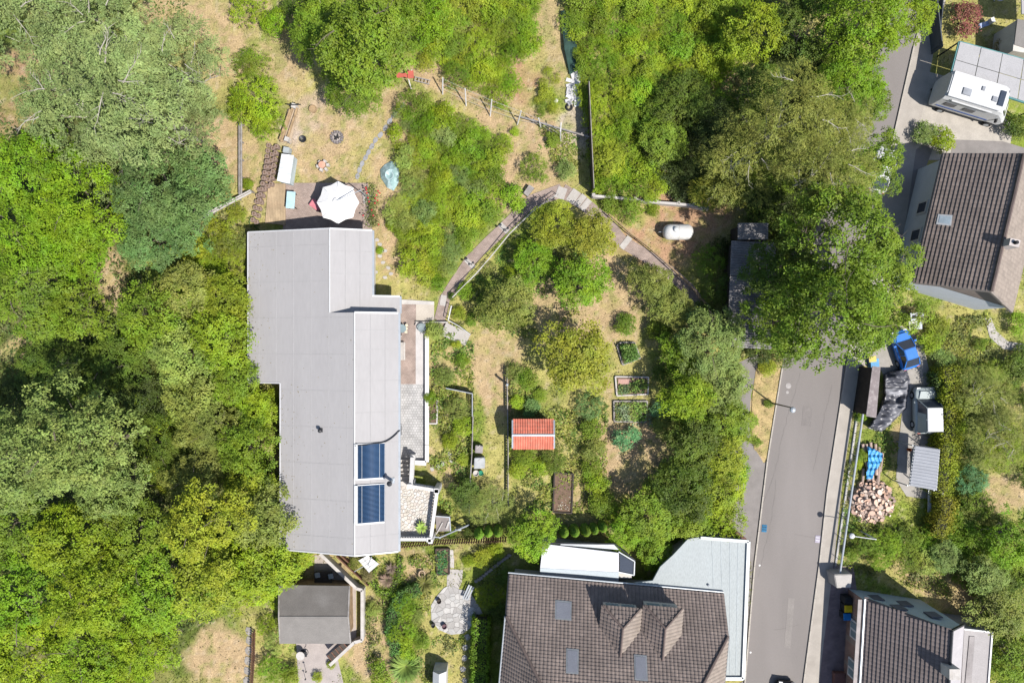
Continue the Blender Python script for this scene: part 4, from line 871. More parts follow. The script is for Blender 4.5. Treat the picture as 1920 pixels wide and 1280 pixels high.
# ---- brick house lower right
mh = thing('brick_house', 'brick house with ribbed brown roof and pale gable by the pavement', 'house', W(1680, 1200))
m1 = W(1625, 1122, 2.9); m2 = W(1784, 1182, 6.8); m3 = W(1808, 1170, 5.6); dv = Vector((-.06, -1, 0)).normalized() * 16
MT = mat('plum_brown_tile', (.15, .122, .114), rough=.85, island=.08, var=.1)
f = obj('roof', face([m1, m2, m2 + dv, m1 + dv], .12), MT, mh); o = obj('tile', tiled([m1, m2, m2 + dv, m1 + dv], .33, .30, .075, .018), MT, f); o['kind'] = 'stuff'
f = obj('roof', face([m2, m3, m3 + dv, m2 + dv], .1), mat('pale_roof_sheet', (.36, .34, .35), var=.06), mh)
obj('ridge', MB().path([m2 + up, m2 + dv + up], .1, 6), DARKM, mh)
obj('verge_board', MB().bar(m1 + up, m2 + up, .12, .2).bar(m2 + up, m3 + up, .12, .2), DARKM, mh)
obj('gutter', MB().path([m1 + Vector((-.15, 0, 0)), m1 + dv + Vector((-.15, 0, 0))], .1, 7), GALV, mh); obj('eave_board', MB().bar(m1 + Vector((-.45, -.1, -.1)), m1 + dv + Vector((-.45, 0, -.1)), .35, .06), mat('eave_grey', (.3, .27, .26)), mh)
BRICK = brickmat('house_brick', (.27, .135, .095), (.21, .105, .08), (.3, .26, .22), .25, .075)
g0 = Vector((m1.x - .1, m1.y - .2, 0)); g1 = Vector((m2.x, m2.y - .2, 0)); g2 = Vector((m3.x - .05, m3.y - .2, 0))
obj('gable', MB().add([g0, g2, (g2.x, g2.y, m3.z - .15), (g1.x, g1.y, m2.z - .15), (g0.x, g0.y, m1.z - .1)], [(0, 1, 2, 3, 4)]), mat('pale_gable_render', (.40, .45, .46), var=.04), mh)
obj('wall', MB().add([g0, g0 + dv, g0 + dv + Vector((0, 0, m1.z)), g0 + Vector((0, 0, m1.z))], [(0, 1, 2, 3)]).add([g2, g2 + dv, g2 + dv + Vector((0, 0, m3.z)), g2 + Vector((0, 0, m3.z))], [(0, 1, 2, 3)]), BRICK, mh)
for t in (.18, .38, .55):
    c = g0 + dv * t; f = obj('window', MB().box((c.x - .05, c.y, 1.7), (.16, 1.5, 1.4), -.06), WHITE, mh); obj('pane', MB().box((c.x - .1, c.y - .35, 1.7), (.12, .5, 1.1), -.06).box((c.x - .1, c.y + .35, 1.7), (.12, .5, 1.1), -.06), GLASSB, f)
for t, z in ((.25, 1.6), (.4, 3.3), (.6, 2.0), (.8, 3.8)):
    c = g0.lerp(g2, t); f = obj('window', MB().box((c.x, c.y + .03, z), (.9, .1, 1.1)), mat('dark_shutter', (.12, .12, .14)), mh)
obj('step', MB().box(g0 + dv * .47 + Vector((-.5, 0, .3)), (.9, 1.1, .6)), mat('red_step', (.17, .08, .065)), mh)
nch = W(1788, 1262, 7.4); obj('chimney', MB().box(nch - Vector((0, 0, .6)), (.8, .8, 1.5)), CONCW, mh)
ax = obj('annexe', MB().prism([W(x, y, 3.2)[:2] for x, y in ((1808, 1178), (1862, 1184), (1850, 1330), (1800, 1330))], 0, 3.2), mat('annexe_roof', (.32, .3, .295), var=.06), mh)
obj('roof_edge', MB().bar(W(1808, 1179, 3.3), W(1861, 1185, 3.3), .12, .15).bar(W(1861, 1185, 3.3), W(1850, 1330, 3.3), .12, .15), WHITEMET, ax)
obj('roof_panel', MB().slab([W(1818, 1192, 3.26), W(1828, 1193, 3.26), W(1820, 1300, 3.26), W(1808, 1300, 3.26)], .05), mat('annexe_panel', (.25, .23, .225)), ax)
solo('utility_box', MB().prism([W(x, y, 1.5)[:2] for x, y in ((1563, 1076), (1599, 1075), (1597, 1102), (1568, 1103))], 0, 1.5, .06), CONC, 'squat pale concrete cabinet at the end of the road railing', 'cabinet', bevel=.05)

# ---- corrugated woodshed under the great tree, carport and camper top right
ws = thing('corrugated_shed', 'long dark shed with weathered corrugated roof under the great roadside tree', 'shed', W(1400, 560))
CORR = mat('fibre_cement', (.20, .19, .19), rough=.9, var=.2, stain=(.24, .22, .21), samt=.7, sscale=1.1, fine=.2)
a, b, c, d = W(1371, 451, 2.8), W(1455, 455, 2.5), W(1446, 655, 2.5), W(1363, 650, 2.8)
for f0, f1 in ((0, .33), (.335, .66), (.665, 1)):
    obj('roof_sheet', ribbed(a.lerp(d, f0), a.lerp(d, f1), b.lerp(c, f1), b.lerp(c, f0), .19, .06), CORR, ws)
obj('roof_sheet', ribbed(W(1383, 418, 3.0), W(1383, 449, 3.0), W(1440, 449, 2.8), W(1440, 418, 2.8), .19, .06), CORR, ws)
obj('wall', MB().prism([W(x, y, 2.5)[:2] for x, y in ((1376, 457), (1448, 460), (1440, 648), (1368, 645))], 0, 2.42).prism([W(x, y, 2.5)[:2] for x, y in ((1388, 422), (1436, 422), (1436, 452), (1388, 452))], 0, 2.6), DKW, ws)
cp = thing('carport', 'carport with a large pale grey panelled roof behind the motorhome', 'carport', W(1860, 130))
q = [W(1800, 78, 2.9), W(1960, 122, 2.9), W(1950, 200, 2.7), W(1783, 146, 2.7)]
for i in range(4):
    for j in range(2):
        g = lambda u, v: q[0].lerp(q[1], u).lerp(q[3].lerp(q[2], u), v)
        obj('roof_panel', MB().slab([g(i / 4 + .004, j / 2 + .008), g((i + 1) / 4 - .004, j / 2 + .008), g((i + 1) / 4 - .004, (j + 1) / 2 - .008), g(i / 4 + .004, (j + 1) / 2 - .008)], .05), mat('carport_panel', (.33, .325, .33), rough=.8, spec=.1, var=.05), cp)
obj('frame', MB().bar(q[0] - Vector((0, 0, .05)), q[3] - Vector((0, 0, .05)), .16, .14).bar(q[3] - Vector((0, 0, .05)), q[2] - Vector((0, 0, .05)), .16, .14).bar(q[0] - Vector((0, 0, .05)), q[1] - Vector((0, 0, .05)), .16, .14), mat('teal_frame', (.08, .2, .2)), cp)
for p in q: obj('post', MB().tube((p.x, p.y, 0), (p.x, p.y, p.z - .1), .07, 6), DARKM, cp)
def local_body(sections, m, name, root, smooth=True):
    """loft of rounded cross sections along x: (x, half width, z0, z1)"""
    mb = MB(); n = 12; vs = []
    for x, w, z0, z1 in sections:
        for i in range(n):
            t = 2 * math.pi * (i + .5) / n; cx, sx = math.cos(t), math.sin(t); e = .38
            vs.append((x, w * math.copysign(abs(cx) ** e, cx), (z0 + z1) / 2 + (z1 - z0) / 2 * math.copysign(abs(sx) ** e, sx)))
    k = len(sections); fs = [(a_ * n + i, a_ * n + (i + 1) % n, (a_ + 1) * n + (i + 1) % n, (a_ + 1) * n + i) for a_ in range(k - 1) for i in range(n)] + [tuple(range(n - 1, -1, -1)), tuple(range((k - 1) * n, k * n))]
    return obj(name, mb.add(vs, fs), m, root, True, smooth)
def wheels(root, xs, w, r=.32):
    me = MB().tube((0, -.1, 0), (0, .1, 0), r, 14).mesh('wheel', BLACK)
    rim = MB().tube((0, -.105, 0), (0, .105, 0), r * .6, 10).mesh('rim', GALV)
    for x in xs:
        for s in (-1, 1):
            o = bpy.data.objects.new('wheel', me); COL.objects.link(o); o.parent = root; o.location = (x, s * w, r); o2 = bpy.data.objects.new('rim', rim); COL.objects.link(o2); o2.parent = o
def car(name, label, cat, px, py, ang, L, Wd, H_, paint, roofm=None, kind='car'):
    t = thing(name, label, cat, W(px, py, H_ * .6), math.radians(ang)); t.location.z = 0; h = Wd / 2; l = L / 2
    local_body([(-l, h * .82, .3, .75), (-l + .12, h * .95, .22, .86), (-l * .5, h, .2, .92), (l * .25, h, .2, .92), (l * .75, h * .97, .2, .84), (l - .1, h * .88, .22, .74), (l, h * .7, .3, .62)], paint, 'body', t)
    c0, c1, c2, c3 = (-l + .18, -l * .5, l * .08, l * .46) if kind == 'car' else (-l + .1, -l + .3, l * .18, l * .5)
    mb = MB(); zt = H_; vs = [(c0, -h * .84, .9), (c0, h * .84, .9), (c3, h * .84, .88), (c3, -h * .84, .88), (c1, -h * .66, zt - .03), (c1, h * .66, zt - .03), (c2, h * .66, zt - .03), (c2, -h * .66, zt - .03)]
    obj('windows', mb.add(vs, [(4, 5, 6, 7), (0, 1, 5, 4), (1, 2, 6, 5), (2, 3, 7, 6), (3, 0, 4, 7)]), GLASSD, t, True)
    obj('roof', MB().prism([(c1 - .02, -h * .67), (c2 + .02, -h * .67), (c2 + .02, h * .67), (c1 - .02, h * .67)], zt - .05, zt + .05, .1), roofm or paint, t, True, bevel=.03)
    if kind == 'van':
        for s in (-1, 1):
            xm = c0 + (c3 - c0) * .62; obj('side_panel', MB().slab([(c0 + .05, s * h * .87, .88), (xm, s * h * .87, .88), (xm - .1, s * h * .70, zt - .04), (c1 + .02, s * h * .70, zt - .04)], .03), paint, t, True)
    pl = MB()
    for s in (-1, 1):
        for (xa, za, xb, zb) in ((c0, .9, c1, zt - .03), (c3, .88, c2, zt - .03), ((c0 + c3) / 2, .9, (c1 + c2) / 2, zt - .03)): pl.tube((xa, s * h * .85, za), (xb, s * h * .67, zb), .045, 4)
    obj('pillars', pl, paint, t, True)
    obj('bonnet', MB().prism([(c3 + .05, -h * .74), (l * .84, -h * .6), (l * .84, h * .6), (c3 + .05, h * .74)], .86, .9 if kind == 'car' else .93, .03), paint, t, True)
    for s in (-1, 1):
        obj('headlight', MB().box((l - .12, s * h * .62, .66), (.2, .3, .14)), WHITEMET, t, True); obj('tail_light', MB().box((-l + .05, s * h * .7, .7), (.1, .24, .16)), REDP, t, True); obj('mirror', MB().box((c3 - .25, s * (h + .08), .95), (.14, .2, .12)), paint, t, True)
    wheels(t, (-l * .62, l * .64), h - .1); return t
CB = mat('blue_car_paint', (.02, .15, .5), rough=.22, var=.03, spec=.6); CW = mat('white_car_paint', (.52, .525, .53), rough=.4, var=.03, spec=.5); CG = mat('grey_green_car_paint', (.32, .36, .36), rough=.3, var=.03); CK = mat('black_car_paint', (.015, .015, .018), rough=.2)
car('parked_car', 'small bright blue car parked at a slant at the edge of the great tree', 'car', 1699, 655, 108, 3.35, 1.62, 1.4, CB)
car('parked_van', 'grey-green van with a white roof parked between the dark tarpaulin and hedge', 'van', 1743, 770, 91, 3.9, 2.0, 1.9, CG, CW, 'van')
car('parked_car', 'white car mostly hidden beneath the roadside tree above the corrugated shed', 'car', 1655, 318, 74, 3.8, 1.7, 1.45, CW)
car('parked_car', 'black car cut off by the bottom edge on the road', 'car', 1473, 1322, 84, 3.8, 1.7, 1.45, CK)
mo = thing('motorhome', 'white motorhome with rooftop hatches parked below the pale carport roof', 'motorhome', W(1822, 187, 1.5), math.radians(-17)); mo.location.z = 0
local_body([(-2.9, 1.1, .5, 2.9), (-2.85, 1.14, .45, 2.98), (1.6, 1.14, .45, 2.98), (2.0, 1.12, .45, 2.9), (2.5, 1.05, .45, 2.3), (3.0, .98, .4, 1.5), (3.3, .85, .45, 1.1)], CW, 'body', mo, False)
obj('roof', MB().prism([(-2.8, -1.05), (1.6, -1.05), (1.9, -.9), (1.9, .9), (1.6, 1.05), (-2.8, 1.05)], 2.96, 3.04, .04), WHITEMET, mo, True)
obj('windscreen', MB().slab([(2.02, -.9, 2.85), (2.02, .9, 2.85), (2.62, .86, 2.15), (2.62, -.86, 2.15)], .05), GLASSD, mo, True)
for x, y, w, l in ((-1.4, -.35, .75, .6), (.9, -.25, .42, .42), (-.2, .3, .25, .35)):
    o = obj('roof_hatch', MB().box((x, y, 3.09), (w, l, .1), 0, .9), mat('hatch_plastic', (.25, .26, .28), rough=.3), mo, True)
obj('solar_panel', MB().box((1.45, -.05, 3.1), (.45, 1.25, .05)), GLASSD, mo, True)
for s in (-1, 1):
    obj('stripe', MB().box((-.4, s * 1.145, 1.25), (4.4, .02, .12)), mat('blue_stripe', (.05, .1, .3)), mo, True)
    for x in (-1.8, -.2): obj('window', MB().box((x, s * 1.15, 1.9), (.9, .03, .5)), GLASSD, mo, True)
    obj('mirror', MB().box((2.3, s * 1.2, 1.7), (.12, .3, .25)), BLACK, mo, True)
wheels(mo, (-1.7, 2.4), 1.0, .35)
obj('awning', MB().tube((-2.2, -1.18, 2.7), (1.2, -1.18, 2.7), .07, 6), WHITEMET, mo, True)
# ribbed canopy over a trailer
tr = thing('trailer_shelter', 'open shelter with ribbed blue-grey roof on posts below the grey-green van', 'shelter', W(1733, 878))
q = [W(1716, 835, 2.4), W(1762, 842, 2.4), W(1756, 919, 2.3), W(1706, 910, 2.3)]
obj('roof', ribbed(q[0], q[3], q[2], q[1], .24, .04), mat('blue_grey_sheet', (.255, .265, .29), spec=.15, rough=.7, var=.05), tr)
for p in q: obj('post', MB().tube((p.x * .995, p.y, 0), (p.x * .995, p.y, p.z - .03), .05, 6), GREYM, tr)
obj('beam', MB().bar(q[0] - Vector((0, 0, .03)), q[3] - Vector((0, 0, .03)), .08, .1).bar(q[1] - Vector((0, 0, .03)), q[2] - Vector((0, 0, .03)), .08, .1), GREYM, tr)
solo('drawbar_trailer', MB().bar(W(1744, 915, .5), W(1743, 960, .5), .26, .1).bar(W(1722, 850, .7), W(1745, 850, .7), .1, .3).box(W(1735, 880, .4), (1.5, 2.6, .5)), GALV, 'pale trailer whose drawbar sticks out below the ribbed shelter roof', 'trailer')
solo('orange_bucket', MB().lathe([(.12, 0), (.16, .3), (.13, .3), (.1, .05)], 10, W(1702, 842)), mat('orange_plastic', (.5, .12, .03)), 'orange bucket in the shade of the ribbed trailer shelter', 'bucket')

# ------------------------------------------------------------------ smaller things
# firewood shelter with its narrow roof and the striped dark tarpaulin
fs_ = thing('woodstore', 'narrow woodstore with plum-grey roof between the road and the dark tarpaulin', 'woodstore', W(1638, 735))
q = [W(1636, 686, 2.3), W(1651, 688, 2.3), W(1643, 783, 2.2), W(1624, 780, 2.2)]
obj('roof', MB().slab(q, .08), mat('plum_felt', (.19, .16, .16), stain=(.35, .32, .31), samt=.6, sscale=3), fs_)
obj('wall', MB().prism([p[:2] for p in (q[0].lerp(q[2], .03), q[1].lerp(q[3], .03), q[2].lerp(q[0], .03), q[3].lerp(q[1], .03))], 0, 2.15), DKW, fs_)
tp = MB(); rr = random.Random(4); TP = [(1655, 700), (1680, 690), (1700, 688), (1708, 712), (1700, 765), (1667, 800), (1652, 812), (1625, 802), (1645, 770), (1656, 740)]
nx, ny = 52, 72; X0, X1, Y0, Y1 = 1622, 1710, 686, 814; vs = []; idx = {}
for j in range(ny):
    for i in range(nx):
        x = X0 + (X1 - X0) * i / (nx - 1); y = Y0 + (Y1 - Y0) * j / (ny - 1)
        if inpoly(np.array(x), np.array(y), TP):
            e = min(math.hypot(x - px_, y - py_) for px_, py_ in TP); z = .85 + 1.3 * (float(fbm(np.array(x * 1.0), np.array(y * 1.7), 30, 301, 3)) - .5) + .5 * (float(vnoise(np.array(x * .6), np.array(y * 1.6), 9, 305)) - .5)
            c_ = all(inpoly(np.array(x + a_), np.array(y + b_), TP) for a_, b_ in ((4, 0), (-4, 0), (0, 4), (0, -4)))
            idx[i, j] = len(vs); vs.append(W(x, y, z if c_ else .08))
fsq = [(idx[i, j], idx[i + 1, j], idx[i + 1, j + 1], idx[i, j + 1]) for i in range(nx - 1) for j in range(ny - 1) if all(k in idx for k in ((i, j), (i + 1, j), (i + 1, j + 1), (i, j + 1)))]
TARP = mat('dark_tarpaulin', (.06, .062, .075), rough=.35, var=.2, stain=(.34, .34, .36), samt=.85, sscale=.8, stretch=(.7, 2, 1))
solo('dark_tarpaulin', MB().add(vs, fsq), TARP, 'crumpled dark grey tarpaulin with pale streaks over a heap in the yard', 'tarpaulin', smooth=True)
cb = thing('cool_box', 'blue box with a yellow lid beside the woodstore', 'box', W(1636, 675)); obj('box', MB().box(W(1637, 680, .3), (.7, .7, .6), .1), mat('light_blue', (.12, .3, .5)), cb); obj('lid', MB().box(W(1636, 673, .63), (.62, .5, .06), .1), mat('yellow_plastic', (.5, .42, .12)), cb)
for x, y, l in ((1714, 594, 'upper'), (1711, 610, 'lower')):
    t = thing('compost_bin', 'grey square bin at the tree edge, %s of the pair' % l, 'bin', W(x, y)); obj('body', MB().prism([(W(x, y).x + a_, W(x, y).y + b_) for a_, b_ in ((-.26, -.3), (.26, -.3), (.26, .3), (-.26, .3))], 0, .9, -.04), GREYM, t); obj('lid', MB().box(W(x, y, .93), (.62, .68, .06), .1), CONCW if l == 'lower' else GREYM, t); obj('opening', MB().box(W(x, y, .965), (.3, .3, .02), .1), BLACK, t)
for (x, y, c_, nm) in ((1591, 1126, BLACK, 'black'), (1591, 1141, mat('bin_yellow', (.65, .45, .01)), 'yellow'), (1589, 1156, mat('bin_blue', (.01, .17, .45)), 'blue')):
    t = thing('wheelie_bin', 'wheelie bin with a %s lid standing against the brick house' % nm, 'bin', W(x, y, 1.05)); p = W(x, y, 1.05)
    obj('body', MB().prism([(p.x + a_, p.y + b_) for a_, b_ in ((-.26, -.26), (.26, -.26), (.26, .26), (-.26, .26))], .05, 1.0, -.05), BLACK, t); obj('lid', MB().box((p.x, p.y, 1.05), (.66, .6, .08), 0, .92), c_, t, bevel=.02)
    for s in (-1, 1): obj('wheel', MB().tube((p.x + .24, p.y + s * .24, .1), (p.x + .24, p.y + s * .3, .1), .1, 8), BLACK, t)
# blue tarpaulin on stacked logs
LOGEND = [mat('cut_wood_%s' % n, c, var=.15, fine=.2, fscale=30) for n, c in (('pink', (.60, .40, .31)), ('cream', (.68, .55, .45)), ('tan', (.54, .35, .25)))]
LOGB = mat('log_bark', (.36, .27, .225), var=.3, fine=.3)
for k, (a, b, r_) in enumerate([((1617, 832), (1626, 873), .15), ((1624, 832), (1628, 895), .13), ((1632, 829), (1636, 900), .14), ((1641, 832), (1643, 890), .14), ((1648, 838), (1648, 884), .13), ((1655, 848), (1650, 884), .12), ((1619, 878), (1617, 903), .12), ((1648, 880), (1645, 908), .14)]):
    t = thing('log', 'grey-barked log poking from under the blue tarpaulin', 'log', W(*a), 0, 'long logs under the blue tarpaulin')
    A_, B_ = W(*a, .25), W(*b, .25); obj('trunk', MB().tube(A_, B_, r_, 8), LOGB, t); d_ = (B_ - A_).normalized(); obj('cut_end', MB().tube(A_ - d_ * .01, A_, r_ * .97, 8), LOGEND[1], t)
BP = [(1626, 835), (1640, 841), (1657, 850), (1655, 862), (1648, 876), (1641, 886), (1637, 898), (1623, 898), (1625, 880), (1627, 860)]
vs = []; idx = {}; nx, ny = 22, 40
for j in range(ny):
    for i in range(nx):
        x = 1621 + 38 * i / (nx - 1); y = 833 + 68 * j / (ny - 1)
        if inpoly(np.array(x), np.array(y), BP): idx[i, j] = len(vs); vs.append(W(x, y, .72 + .06 * math.sin(x * .8 + 2 * math.sin(y * .2)) + .06 * math.sin(y * .5) + rr.uniform(-.02, .02)))
fsq = [(idx[i, j], idx[i + 1, j], idx[i + 1, j + 1], idx[i, j + 1]) for i in range(nx - 1) for j in range(ny - 1) if all(k in idx for k in ((i, j), (i + 1, j), (i + 1, j + 1), (i, j + 1)))]
solo('blue_tarpaulin', MB().add(vs, fsq), mat('blue_tarp', (.02, .24, .52), rough=.55, var=.3, stain=(.12, .36, .6), samt=.6, sscale=5, scale=4, spec=.6), 'bright blue wrinkled tarpaulin over logs behind the road railing', 'tarpaulin', smooth=True)
rl = random.Random(9); ends = [MB().lathe([(.165, 0), (.17, .3)], 9).mesh('log_piece', LOGB)]
caps = [MB().lathe([(.157, .3), (.155, .306)], 9).mesh('cut_end', m_) for m_ in LOGEND]
spots = []
for k in range(1500):
    x, y = rl.uniform(1596, 1676), rl.uniform(898, 980); d_ = ((x - 1636) / 40) ** 2 + ((y - 939) / 40) ** 2
    s_ = rl.choice((.6, .75, .9, 1.1, 1.5))
    if d_ < 1 and all(math.hypot(x - a_, y - b_) > 3.2 * (s_ + c_) * .62 for a_, b_, c_ in spots): spots.append((x, y, s_))
spots = spots[:230]
for x, y, s_ in spots:
    d_ = math.hypot((x - 1636) / 40, (y - 939) / 40); z = max(0, .75 * (1 - d_ * d_)); p = W(x, y, z + .2); p.z = z
    t = thing('log', 'cut log lying in the pinkish heap of firewood behind the railing', 'log', p, rl.uniform(0, 6), 'cut logs heaped below the blue tarpaulin')
    t.rotation_euler = (rl.gauss(0, .35), rl.gauss(0, .35), rl.uniform(0, 6)) if rl.random() < .62 else (1.35 + rl.gauss(0, .2), 0, rl.uniform(0, 6)); t.scale = (s_, s_, s_ * .7 if s_ > 1 else 1)
    o = bpy.data.objects.new('bark', ends[0]); COL.objects.link(o); o.parent = t; o = bpy.data.objects.new('cut_end', caps[rl.randrange(3)]); COL.objects.link(o); o.parent = t

# railing between pavement and gardens
rg = thing('road_railing', 'long grey metal railing with upright bars between pavement and gardens', 'railing', W(1588, 925))
RA, RB = W(1606, 772), W(1561, 1082); dR = RB - RA; bm_ = MB().tube((0, 0, .1), (0, 0, .98), .014, 5).mesh('bar', GALV); L_ = dR.length; nb = int(L_ / .14)
for k in range(nb): piece('bar', bm_, rg, RA + dR * (k + .5) / nb)
pm = MB().tube((0, 0, 0), (0, 0, 1.02), .035, 6).mesh('post', GALV)
for k in range(9): piece('post', pm, rg, RA + dR * k / 8)
obj('handrail', MB().tube(RA + Vector((.02, 0, 1.05)), RB + Vector((.02, 0, 1.05)), .085, 8), GALV, rg)
obj('lower_rail', MB().tube(RA + Vector((0, 0, .12)), RB + Vector((0, 0, .12)), .025, 6), GALV, rg)
solo('kerb_wall', MB().bar(RA + Vector((.06, 0, .1)), RB + Vector((.06, 0, .1)), .2, .1), CONCW, 'thin pale concrete strip under the road railing', 'wall')
# street lamps
def lamp(label, base, head, h, arm, m=DARKM):
    b = W(*base); hd = W(*head, h); t = thing('street_lamp', label, 'street lamp', b)
    top = Vector((b.x, b.y, h)); obj('pole', MB().tube(b, top, .07, 8, .045), m, t); obj('arm', MB().tube(top, hd + Vector((0, 0, .05)), .035, 6), m, t)
    obj('lamp_head', MB().lathe([(.06, .2), (.2, .12), (.24, .02), (.2, -.06), (.05, -.12)], 12, hd), arm, t)
lamp('dark street lamp with a small pale head beside the dry grass island', (1446, 755), (1486, 768), 4.7, GALV, mat('lamp_pole', (.08, .08, .085), rough=.5))
lamp('pale street lamp with a round head behind the railing above the bushes', (1612, 994), (1597, 1004), 2.6, WHITEMET, WHITEMET)
for (x, y, m_, l) in ((1433, 990, mat('drain_blue', (.02, .13, .25), rough=.8), 'blue-tinted road gully by the garage side kerb'), (1533, 1010, mat('drain_pale', (.33, .3, .36)), 'pale striped road gully at the pavement kerb')):
    t = thing('road_gully', l, 'drain', W(x, y)); obj('frame', MB().box(W(x, y, .03), (.42, .62, .03), -.1), m_, t)
    for k in range(5): obj('grate_bar', MB().box(W(x, y, .05) + Vector((0, -.24 + .12 * k, 0)), (.36, .045, .02), -.1), (BLACK if l.startswith('blue') else WHITEMET) if k % 2 else m_, t)
for x, y, l in ((1478, 723, 'larger'), (1476, 735, 'smaller')):
    solo('manhole_cover', MB().lathe([(.24 if l == 'larger' else .13, .02), (.24 if l == 'larger' else .13, .034)], 14, W(x, y)), mat('manhole_' + l, (.31, .29, .28)), '%s round cover set in the road near the great tree' % l, 'manhole')
for x, y in ((1424, 1059), (1407, 1222)): solo('survey_mark', MB().lathe([(.09, .03), (.05, .045)], 8, W(x, y)), WHITE, 'white dot on the road, %s of the two beside the garage' % ('upper' if y < 1100 else 'lower'), 'marker')

# gas tank
gtk = thing('gas_tank', 'white capsule gas tank lying on bare reddish soil', 'gas tank', W(1271, 436))
c = W(1271, 435, .75); R_ = .66; prof = []; 
mb = MB(); n = 24; secs = [(-1.26, .05), (-1.24, .25), (-1.17, .42), (-1.02, .57), (-.85, .64), (-.7, .66), (.7, .66), (.85, .64), (1.02, .57), (1.17, .42), (1.24, .25), (1.26, .05)]; vs = []
for x, r_ in secs:
    for i in range(n): t_ = 6.28318 * i / n; vs.append((c.x + x, c.y + math.cos(t_) * r_, c.z + math.sin(t_) * r_))
obj('tank', mb.add(vs, [(k * n + i, k * n + (i + 1) % n, (k + 1) * n + (i + 1) % n, (k + 1) * n + i) for k in range(len(secs) - 1) for i in range(n)]), mat('tank_white', (.56, .55, .53), rough=.35, var=.06, stain=(.44, .42, .39), samt=.5, sscale=2), gtk, smooth=True)
obj('valve_dome', MB().lathe([(.22, 0), (.22, .14), (.16, .2), (.03, .22)], 16, c + Vector((-.32, .1, .6))), mat('dome_grey', (.42, .43, .43), rough=.4), gtk, smooth=True)
obj('seam', MB().add([(c.x + x_, c.y + math.cos(t_ * .2618) * .668, c.z + math.sin(t_ * .2618) * .668) for x_ in (-.02, .02) for t_ in range(24)], [(i, (i + 1) % 24, 24 + (i + 1) % 24, 24 + i) for i in range(24)]), CONCW, gtk)
obj('pipe', MB().path([c + Vector((-1.25, 0, -.1)), c + Vector((-1.55, .02, -.1)), c + Vector((-1.55, .02, -.7))], .03, 6), GALV, gtk)
for s in (-.7, .7): obj('foot', MB().box(c + Vector((s, 0, -.66)), (.25, .9, .3)), CONC, gtk)

# parasol, patio furniture and yard things
pa = thing('parasol', 'large white eight-sided parasol open over the brick patio', 'parasol', W(674, 366))
pc_ = W(630.5, 377, 2.75); can = MB(); rim = []; R_ = 1.75
for i in range(16):
    a_ = math.radians(90 - i * 22.5); k_ = 1.0 if i % 2 == 0 else .875; rim.append(pc_ + Vector((math.cos(a_) * R_ * k_, math.sin(a_) * R_ * k_, -.55)))
mid = [pc_ + (p - pc_) * .5 + Vector((0, 0, .05)) for p in rim]
can.add([pc_] + mid + rim, [(0, 1 + i, 1 + (i + 1) % 16) for i in range(16)] + [(1 + i, 17 + i, 17 + (i + 1) % 16, 1 + (i + 1) % 16) for i in range(16)])
obj('canopy', can, mat('parasol_cloth', (.66, .65, .64), rough=.9, var=.02, spec=.05), pa)
obj('vent_cap', MB().lathe([(.28, 0), (.02, .1)], 8, pc_ + Vector((0, 0, .03))), mat('parasol_cloth', (1, 1, 1)), pa)
for i in range(0, 16, 2): obj('rib', MB().tube(pc_ + Vector((0, 0, -.03)), rim[i] + Vector((0, 0, .03)), .02, 4), GALV, pa)
mt = W(676, 357, 3.1); obj('arm', MB().tube(pc_ + Vector((0, 0, .12)), mt, .035, 6), GALV, pa)
obj('pole', MB().tube((mt.x, mt.y, 0), mt, .045, 8), GALV, pa); obj('base', MB().box((mt.x, mt.y, .06), (.95, .8, .1), .2), mat('base_slab', (.33, .3, .28)), pa)
lt = thing('lounge_seat', 'pink cushioned seat half hidden under the white parasol', 'seat', W(592, 384)); obj('seat', MB().box(W(592, 384, .4), (1.0, .7, .16), -.6, .95), mat('pink_cloth', (.5, .17, .2)), lt, bevel=.04); obj('frame', MB().box(W(594, 385, .17), (.95, .6, .3), -.6), BRNW, lt)
dt = thing('blue_table', 'narrow pale blue table on the brick patio beside the timber deck', 'table', W(544, 375)); c = W(545, 375, .76)
obj('top', MB().box(c, (.72, 1.42, .05), -.08), mat('pale_blue_paint', (.36, .52, .56), rough=.5), dt)
for sx in (-.28, .28):
    for sy in (-.6, .6): obj('leg', MB().box((c.x + sx, c.y + sy, .37), (.06, .06, .74)), DARKM, dt)
cab = thing('white_cabinet', 'long white garden cupboard beside the block wall', 'cabinet', W(535, 316)); q = [W(528, 288, 1.1), W(551, 291, 1.1), W(543, 345, 1.1), W(519, 339, 1.1)]
obj('body', MB().prism([p.lerp((q[0] + q[2]) / 2, .06)[:2] for p in q], 0, 1.08), mat('cabinet_grey', (.4, .46, .48)), cab)
for k in range(6): obj('roof_panel', MB().slab([q[0].lerp(q[3], k / 6 + .005), q[1].lerp(q[2], k / 6 + .005), q[1].lerp(q[2], (k + 1) / 6 - .005), q[0].lerp(q[3], (k + 1) / 6 - .005)], .04), mat('cabinet_white', (.58, .6, .61), rough=.4), cab)
solo('storage_box', MB().prism([W(x, y, .7)[:2] for x, y in ((531, 274), (543, 276), (541, 288), (529, 286))], 0, .7, .03), mat('box_grey', (.3, .33, .34)), 'small grey box at the head of the white garden cupboard', 'box', bevel=.03)
wl = thing('timber_bench', 'long sun-bleached timber rack with pale beams north of the white cupboard', 'rack', W(545, 235))
for a_, b_ in (((549, 200), (527, 266)), ((557, 202), (536, 266)), ((544, 205), (524, 262))): obj('beam', MB().bar(W(*a_, .55), W(*b_, .55), .16, .12), TANW, wl)
obj('board', MB().slab([W(540, 205, .3), W(559, 203, .3), W(545, 268, .3), W(525, 266, .3)], .08), mat('bleached_board', (.36, .28, .2), var=.2), wl)
for x, y in ((553, 201), (540, 263)): obj('post', MB().box(W(x, y, .4), (.36, .36, .8), -.3), CONCW, wl)
